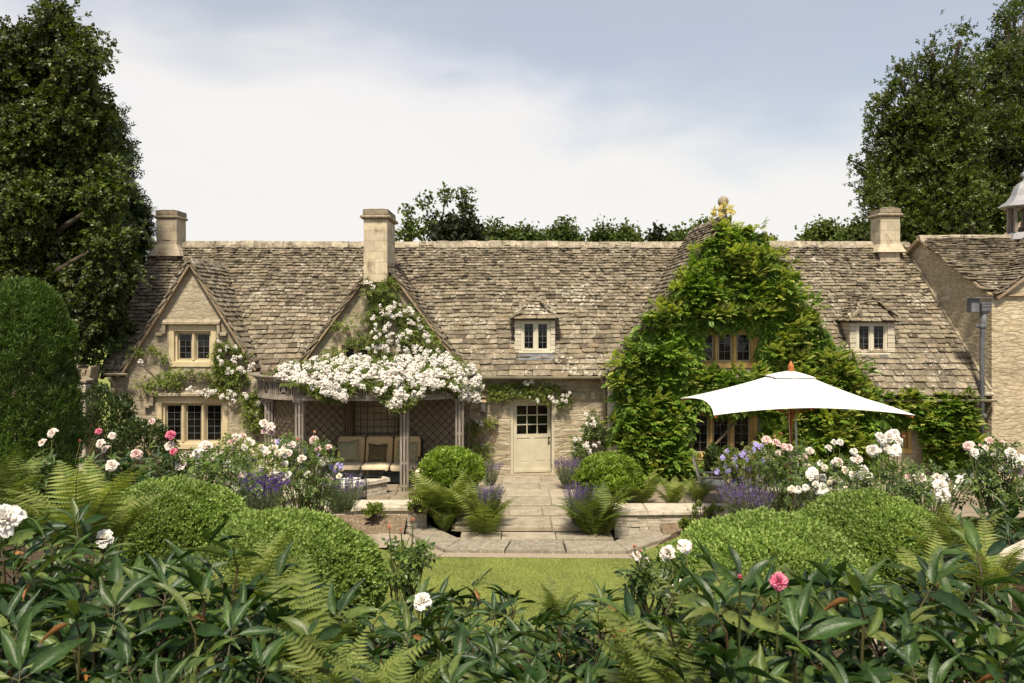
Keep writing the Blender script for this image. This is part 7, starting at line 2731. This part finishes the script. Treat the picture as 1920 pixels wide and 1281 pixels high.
rose_bush('bush of clustered blush roses in front of the pergola left post', 10.2, (470, 990), [(470, 870, 60, 50), (440, 850, 40, 30), (500, 900, 50, 50)],
          [(442, 823, 20, bl), (455, 819, 16, pk), (465, 832, 24, bl), (435, 830, 18, pk), (444, 836, 16, bl), (468, 853, 22, bl), (478, 855, 18, bl), (459, 842, 16, w), (486, 879, 18, w), (480, 860, 15, w), (495, 868, 18, cr_), (470, 880, 14, w), (505, 885, 18, cr_),
           (520, 890, 22, cr_), (500, 850, 15, bl), (512, 868, 18, cr_), (532, 851, 20, w), (525, 872, 16, cr_), (490, 840, 14, bl)] + SCAT_A, 2, mat='rose_light')
rose_bush('tall pink rose growing against the left pergola posts', 12.0, (560, 985), [(560, 890, 60, 55), (590, 900, 45, 50), (530, 850, 40, 30), (600, 850, 22, 30)],
          [(495, 794, 16, bl), (507, 801, 18, bl), (496, 809, 14, pk), (510, 812, 13, pk), (589, 826, 18, pk), (616, 839, 14, pk), (596, 844, 16, pk), (566, 861, 17, bl), (607, 865, 18, bl), (619, 864, 15, bl), (600, 879, 16, bl), (537, 840, 18, bl), (547, 835, 17, bl),
           (510, 841, 16, bl), (577, 890, 16, w), (558, 826, 12, 'bud_peach'), (590, 812, 10, 'bud_peach')] + SCAT_B, 3)
rose_bush('clump of violet blue geraniums mixed through the pink roses by the sofa', 12.3, (600, 990), [(565, 860, 50, 35), (620, 880, 28, 30), (545, 845, 30, 25)],
          [(521, 830, 13, 'ger'), (540, 834, 13, 'ger'), (551, 866, 12, 'ger'), (572, 846, 12, 'ger'), (585, 860, 12, 'ger'), (620, 875, 13, 'ger'), (630, 884, 13, 'ger'), (616, 900, 13, 'ger'), (607, 877, 12, 'ger'), (640, 875, 12, 'ger'), (569, 875, 11, 'ger'), (598, 852, 10, 'ger'), (558, 838, 10, 'ger'), (612, 888, 11, 'ger'), (634, 871, 10, 'ger')],
          4, 'rose_light', .09, .8, 'violet geranium clumps', 'geranium_clump', 'geranium')
gp_ = [(820, 900), (875, 935), (930, 905), (960, 915), (985, 890), (940, 945), (1000, 855), (1043, 958), (960, 1010), (870, 995), (810, 990), (885, 1040), (925, 995), (1040, 995), (755, 1025), (880, 1075), (955, 1088), (860, 1090), (790, 940), (905, 1060), (830, 1025), (1005, 1000), (895, 1078), (1030, 870), (905, 925), (860, 955)]
rose_bush('broad clump of violet blue geraniums behind the lavender under the parasol', 13.6, (1400, 990), [(1395, 870, 45, 36), (1370, 870, 28, 24), (1425, 850, 30, 24), (1400, 895, 40, 30)],
          [(1120 + a / 3.37, 580 + b / 3.37, 12.5, 'ger') for a, b in gp_], 5, 'rose_light', .09, 1.1, 'violet geranium clumps', 'geranium_clump', 'geranium')
rose_bush('pink and blush rose bush in front of the parasol pole', 12.6, (1470, 1000), [(1465, 880, 50, 45), (1490, 930, 50, 45), (1440, 870, 30, 30), (1500, 870, 40, 35)],
          [(1437, 826, 19, pk), (1455, 831, 17, pk), (1470, 838, 15, pk), (1479, 840, 15, pk), (1443, 861, 14, pk), (1488, 857, 17, bl), (1506, 859, 18, bl), (1518, 846, 15, bl), (1489, 869, 18, w), (1514, 878, 19, cr_), (1425, 899, 18, bl), (1460, 850, 12, bl), (1476, 872, 10, 'rose_peach'), (1452, 820, 9, 'bud_peach'), (1465, 815, 8, 'bud_peach')], 6)
rose_bush('white rose bush between the parasol pole and the rear right box ball', 11.8, (1550, 1010), [(1540, 910, 48, 50), (1575, 900, 45, 45), (1510, 930, 40, 35)],
          [(1541, 918, 24, 'open_white'), (1523, 886, 22, 'open_white'), (1531, 897, 20, w), (1519, 894, 16, w), (1553, 841, 15, w), (1563, 830, 13, w), (1575, 830, 14, w), (1601, 847, 15, w), (1608, 862, 18, bl), (1572, 866, 18, bl), (1565, 869, 16, w), (1600, 862, 12, w), (1545, 880, 12, cr_), (1580, 905, 12, 'open_white')] + SCAT_C, 7)
rose_bush('tall white rose with heavy flower heads right of the parasol pole', 9.6, (1660, 1000), [(1655, 905, 40, 45), (1610, 915, 38, 35), (1690, 900, 30, 35)],
          [(1654, 823, 22, w), (1648, 818, 18, w), (1676, 814, 22, w), (1668, 820, 22, w), (1683, 827, 22, w), (1678, 845, 24, 'open_white'), (1636, 845, 24, w), (1644, 846, 16, bl), (1618, 881, 22, w), (1611, 890, 19, w), (1627, 894, 20, 'open_white'), (1601, 891, 18, bl), (1620, 896, 18, w), (1694, 820, 9, 'bud_peach'), (1660, 838, 20, w)], 8)
rose_bush('low mixed rose bush with peach and blush flowers before the pale stone slab', 8.2, (1740, 990), [(1740, 915, 50, 35), (1700, 900, 30, 30), (1790, 910, 40, 32)],
          [(1721, 921, 22, 'rose_peach'), (1726, 899, 24, bl), (1720, 896, 18, bl), (1755, 896, 18, bl), (1773, 893, 18, 'open_white'), (1765, 897, 14, w), (1703, 896, 15, pk), (1730, 905, 12, cr_), (1800, 900, 20, 'open_white'), (1812, 895, 16, w), (1742, 925, 12, 'ger'), (1733, 912, 10, cr_), (1790, 915, 14, 'open_white')], 9)
rose_bush('big white rose bush at the right edge before the barn wall', 7.6, (1880, 1010), [(1880, 900, 60, 55), (1850, 890, 40, 40), (1920, 900, 40, 50), (1870, 860, 40, 30)],
          [(1834, 853, 24, w), (1826, 848, 18, w), (1843, 852, 18, bl), (1814, 837, 18, pk), (1820, 834, 14, bl), (1885, 856, 28, w), (1872, 852, 22, w), (1895, 850, 22, w), (1887, 880, 22, 'open_white'), (1912, 866, 28, 'open_white'), (1908, 887, 22, bl), (1855, 827, 16, pk), (1848, 840, 12, bl), (1862, 856, 16, w), (1831, 893, 18, bl), (1838, 836, 10, pk), (1880, 830, 8, pk)], 10)
rose_bush('slim rose with peach buds and one pale flower left of the lawn', 5.4, (760, 1150), [(760, 1040, 30, 25), (745, 1070, 24, 24), (785, 1050, 20, 18)],
          [(774, 977, 15, 'bud_peach'), (730, 992, 17, 'bud_peach'), (726, 1015, 17, 'bud_blush'), (779, 1038, 26, bl), (752, 996, 10, 'bud_peach')], 11, leaf=.10, dens=.45, group='slim roses beside the lawn', bname='bloom')
rose_bush('slim rose with two open blush flowers in front of the right box ball', 4.7, (1268, 1190), [(1270, 1090, 30, 40), (1250, 1120, 26, 30)],
          [(1254, 1038, 31, bl), (1285, 1024, 27, 'open_blush'), (1272, 1097, 26, 'open_blush')], 12, leaf=.10, dens=.4, group='slim roses beside the lawn', bname='bloom')
rose_bush('slim rose with a tight group of blush flowers and orange buds right of the lawn', 4.9, (1205, 1170), [(1200, 1075, 16, 20), (1215, 1090, 20, 22)],
          [(1190, 1027, 13, 'bud_peach'), (1201, 1036, 12, 'bud_peach'), (1194, 1043, 20, bl), (1209, 1052, 20, bl), (1204, 1065, 15, bl)], 13, leaf=.10, dens=.4, group='slim roses beside the lawn', bname='bloom')

# ------------------------------------------------------------------ peonies
PLEAF = [grid_leaf(.125, 10, .22, .06, .016, 1), grid_leaf(.145, 10, .46, .075, .020, 2), grid_leaf(.115, 10, .70, .05, .016, 3), grid_leaf(.14, 10, .10, .09, .022, 4), grid_leaf(.12, 10, .95, .045, .018, 5), grid_leaf(.10, 10, .35, .08, .02, 6)]


def rot(axis, ang, v):
    c, s = math.cos(ang), math.sin(ang)
    axis = nrm(axis)
    return v * c + np.cross(axis, v) * s + axis * (axis @ v) * (1 - c)


def peony_mesh(seed, stems=13, H=.72, spread=.42, nleaf=6):
    r = np.random.default_rng(seed)
    gl, gs = Geo(), Geo()
    acc = {k: ([], [], [], []) for k in range(len(PLEAF) * 2)}
    for s in range(stems):
        a = 2 * math.pi * s / stems * 2.618 + r.uniform(-.3, .3)
        q = math.sqrt((s + .5) / stems)
        rad = spread * q
        h = H * (1 - .22 * q * q) * r.uniform(.88, 1.08)
        b = np.array([math.cos(a) * .06, math.sin(a) * .06, -.5])
        e = np.array([math.cos(a) * rad, math.sin(a) * rad, h])
        m = b + (e - b) * .5 + np.array([math.cos(a), math.sin(a), 0]) * -.06 * q
        t = np.linspace(0, 1, 9)[:, None]
        path = b * (1 - t) ** 2 + m * 2 * t * (1 - t) + e * t ** 2
        tube(gs, path, np.linspace(.0075, .0045, 9), 6, caps=False)
        dirs = nrm(np.gradient(path, axis=0))
        az = r.uniform(0, 6.28)
        for k in range(nleaf):
            u = .50 + .5 * (k / (nleaf - 1)) ** .8
            az += 2.4 + r.normal(0, .25)
            p = np.array([np.interp(u, t[:, 0], path[:, j]) for j in range(3)])
            topk = k / (nleaf - 1)
            out = np.array([math.cos(az), math.sin(az), 0])
            pd = nrm(out * (1.0 - .35 * topk) + np.array([0, 0, .55 + .55 * topk]))
            pl = .11 * (1 - .55 * topk) * r.uniform(.8, 1.2)
            pe = p + pd * pl
            tube(gs, [p, p + pd * pl * .6, pe], [.004, .0032, .0026], 5, caps=False)
            side = nrm(np.cross(pd, (0, 0, 1)))
            upn = nrm(np.cross(side, pd))
            groups = [(0.0, 0.035, [-.55, 0, .55]), (1.0, .0, [-.35, .35]), (-1.0, .0, [-.35, .35])]
            if topk > .85:
                groups = [(0, .0, [-.5, 0, .5]), (1.1, 0, [0]), (-1.1, 0, [0])]
            for ya, ext, lf in groups:
                gd = rot(upn, ya, pd)
                o = pe + gd * (.03 + ext)
                tube(gs, [pe, o], [.0024, .002], 4, caps=False)
                for la in lf:
                    d = rot(upn, la + r.normal(0, .12), gd)
                    d = nrm(d + np.array([0, 0, r.normal(-.12, .16)]))
                    sz = r.uniform(.135, .205) * (1.08 if la == 0 else .92) * (1 - .12 * topk)
                    un = nrm(upn + np.array([0, 0, .5]) + r.normal(0, .22, 3))
                    key = r.integers(len(PLEAF))
                    A = acc[key]
                    A[0].append(o); A[1].append(d); A[2].append(un); A[3].append(sz)
    for k, (p, d, u, s) in acc.items():
        if p:
            p, d, u, s = np.array(p), np.array(d), np.array(u), np.array(s)
            dead = r.random(len(p)) < .018
            scatter(gl, PLEAF[k % len(PLEAF)], p[~dead], d[~dead], u[~dead], s[~dead], 0, True)
            scatter(gl, PLEAF[k % len(PLEAF)], p[dead], d[dead] + (0, 0, -.5), u[dead], s[dead] * .7, 1, True)
    return gl.mesh('foliage', [V_['peony'], V_['brownleaf']]), gs.mesh('stem', [V_['stem_red']])


PEO = [peony_mesh(900 + q, *a) for q, a in enumerate([(13, .72, .44, 5), (11, .66, .40, 5), (14, .70, .50, 5), (10, .62, .36, 5)])]


def peony(label, px, py, Y, s, var, rz, items=(), seed=0, bY=None, group='peonies in the foreground border'):
    r = np.random.default_rng(seed + 950)
    top = P(px, py, Y)
    base = top - (0, 0, .93 * s)
    t = thing('peony', label, 'peony', base, group)
    part_of(PEO[var][0], 'foliage', t, (0, 0, 0), (0, 0, rz), s)
    part_of(PEO[var][1], 'stem', t, (0, 0, 0), (0, 0, rz), s)
    if items:
        bY = bY or Y
        tops = blooms(t, items, bY, 'bloom', seed, (30, 70))
        g = Geo()
        stalks(g, tops, lambda p: base + (np.array([p[0], p[1], base[2]]) - base) * .35 + (0, 0, .1), r, .005)
        g.build('flower_stalk', V_['stem'], t)
    return t


PW, PB_, PP, PM = 'peony_white', 'peony_blush', 'peony_pink', 'peony_magenta'
PEONIES = [
    # rear left, behind the ferns
    ('peony with pale and pink flowers below the clipped yew column', 110, 838, 8.2, 1.0, 0, .3, [(99, 812, 19, PB_), (80, 830, 15, PB_), (185, 809, 12, PM), (150, 828, 8, 'bud_magenta')], None),
    ('peony with several blush and pink flowers in front of the dark shrub', 200, 842, 8.0, 1.0, 1, 1.1, [(210, 817, 14, PB_), (189, 832, 17, PB_), (256, 852, 20, PP), (210, 873, 23, PB_), (182, 878, 9, 'bud_magenta'), (199, 843, 18, 'peony_blush')], 7.8),
    ('leafy peony beside the left ground floor window with one small pink bud', 272, 822, 8.6, 1.0, 2, 2.2, [(285, 790, 12, PP)], None),
    ('peony with a bright magenta flower before the left ground floor window', 335, 880, 8.9, .8, 3, 4.0, [(320, 816, 18, PM), (325, 847, 14, PM), (318, 836, 18, PB_)], 8.4),
    # left edge
    ('peony with one large white flower at the left edge of the picture', 40, 935, 3.7, 1.0, 0, .9, [(8, 975, 62, PW)], 3.2),
    ('peony with a half hidden white flower between the left ferns', 190, 985, 4.4, .9, 1, 2.4, [(197, 1010, 34, PW)], 4.0),
    ('peony in dark shade at the far left, under the large white flower', 20, 1040, 3.3, 1.0, 2, 1.7, [], None),
    # foreground left
    ('big dark peony in the lower left corner', 95, 1080, 2.8, 1.08, 2, .2, [], None),
    ('tall dark peony in front of the rear left box ball', 345, 985, 3.3, 1.08, 0, 3.1, [], None),
    ('peony in front of the first tall one, with a pale folded leaf', 235, 1042, 3.2, 1.0, 1, 1.2, [], None),
    ('peony at the bottom edge left of the withered orange leaf', 210, 1165, 2.6, .95, 3, 2.0, [], None),
    ('peony spreading at the bottom between the two left ferns', 405, 1075, 3.0, 1.0, 2, 4.4, [], None),
    ('low peony at the bottom edge below the dark fern', 430, 1200, 2.5, .85, 0, 5.2, [], None),
    ('peony rising against the front of the left box ball', 560, 1045, 4.3, .8, 3, 2.9, [], None),
    # middle
    ('peony with a single white flower at the near edge of the lawn', 760, 1080, 4.5, .95, 1, .4, [(793, 1129, 37, PW)], 4.15),
    ('leafy peony at the lawn edge right of the white flower', 885, 1072, 4.9, .95, 2, 1.9, [], None),
    ('pale leafy peony in the bottom middle of the picture', 960, 1150, 3.3, 1.0, 0, 2.6, [], None),
    ('low peony at the bottom edge left of the middle', 905, 1205, 2.7, .9, 1, 4.6, [], None),
    ('peony at the near right corner of the lawn', 1165, 1090, 4.5, 1.0, 2, 3.5, [], None),
    ('small peony in front of the slim blush rose', 1275, 1140, 3.9, .75, 3, .8, [], None),
    ('leafy peony just in front of the pale fern at the near lawn edge', 1040, 1108, 4.2, .95, 1, 5.6, [], None),
    ('broad leafy peony in front of the plant with the single white flower', 800, 1142, 3.7, .95, 2, 3.3, [], None),
    ('low leafy peony in the bottom middle, right of the pale leafy one', 1090, 1178, 3.0, .95, 3, 1.3, [], None),
    # right
    ('tall peony with a magenta flower in front of the right box ball', 1425, 1012, 2.9, 1.12, 0, 1.5, [(1461, 1090, 32, PM), (1388, 1085, 18, 'bud_magenta')], 2.5),
    ('dark peony at the bottom edge left of the stone path', 1420, 1130, 2.6, .95, 3, 4.2, [], None),
    ('broad peony with long glossy leaves beside the stone path', 1565, 1020, 2.8, 1.15, 2, 5.5, [], None),
    ('peony at the bottom edge whose leaves overlap the stone path', 1590, 1160, 2.5, .95, 1, 2.2, [], None),
    ('tall dark peony right of the stone path', 1825, 965, 3.3, 1.12, 1, .6, [], None),
    ('large peony in the lower right corner', 1895, 1050, 2.7, 1.1, 0, 3.8, [], None),
    ('peony with a tall white flower before the pale stone slab', 1850, 950, 6.0, .9, 2, 1.4, [(1764, 912, 28, PW), (1768, 928, 25, PW)], 6.0),
    ('dark peony below the white roses at the right edge', 1905, 900, 6.4, 1.0, 3, 2.7, [], None),
    ('peony in the lower right corner with leaves reaching the bottom edge', 1860, 1175, 2.5, .9, 2, 5.0, [], None),
]
for q, (lab, px, py, Y, s, var, rz, items, bY) in enumerate(PEONIES):
    peony(lab, px, py, Y, s, var, rz, items, q, bY)

# ------------------------------------------------------------------ lawn grass
r = np.random.default_rng(990)
n = 105000
X, Yy = r.uniform(-3.3, 3.3, n), r.uniform(10.2, 14.9, n)
ko = inpoly(X, Yy, [(-3.3, 10.2), (3.3, 10.2), (3.3, 14.6), (2.25, 14.55), (OUT[3][0] + .1, OUT[3][1] - .27), (OUT[2][0] - .1, OUT[2][1] - .27), (-1.75, 15.1), (-3.3, 15.1)])
X, Yy = X[ko], Yy[ko]
k = len(X)
g = Geo()
scatter(g, (np.array([(-.1, 0, 0), (.1, 0, 0), (0, 1, .1)]), np.array([[0, 1, 2]])), np.stack([X, Yy, gz(X, Yy) + .025], -1), rdir(r, k) * .55 + (0, 0, .8), rdir(r, k), .038 * r.uniform(.6, 1.4, k))
kind(g.build('grass', V_['grass']), 'stuff')
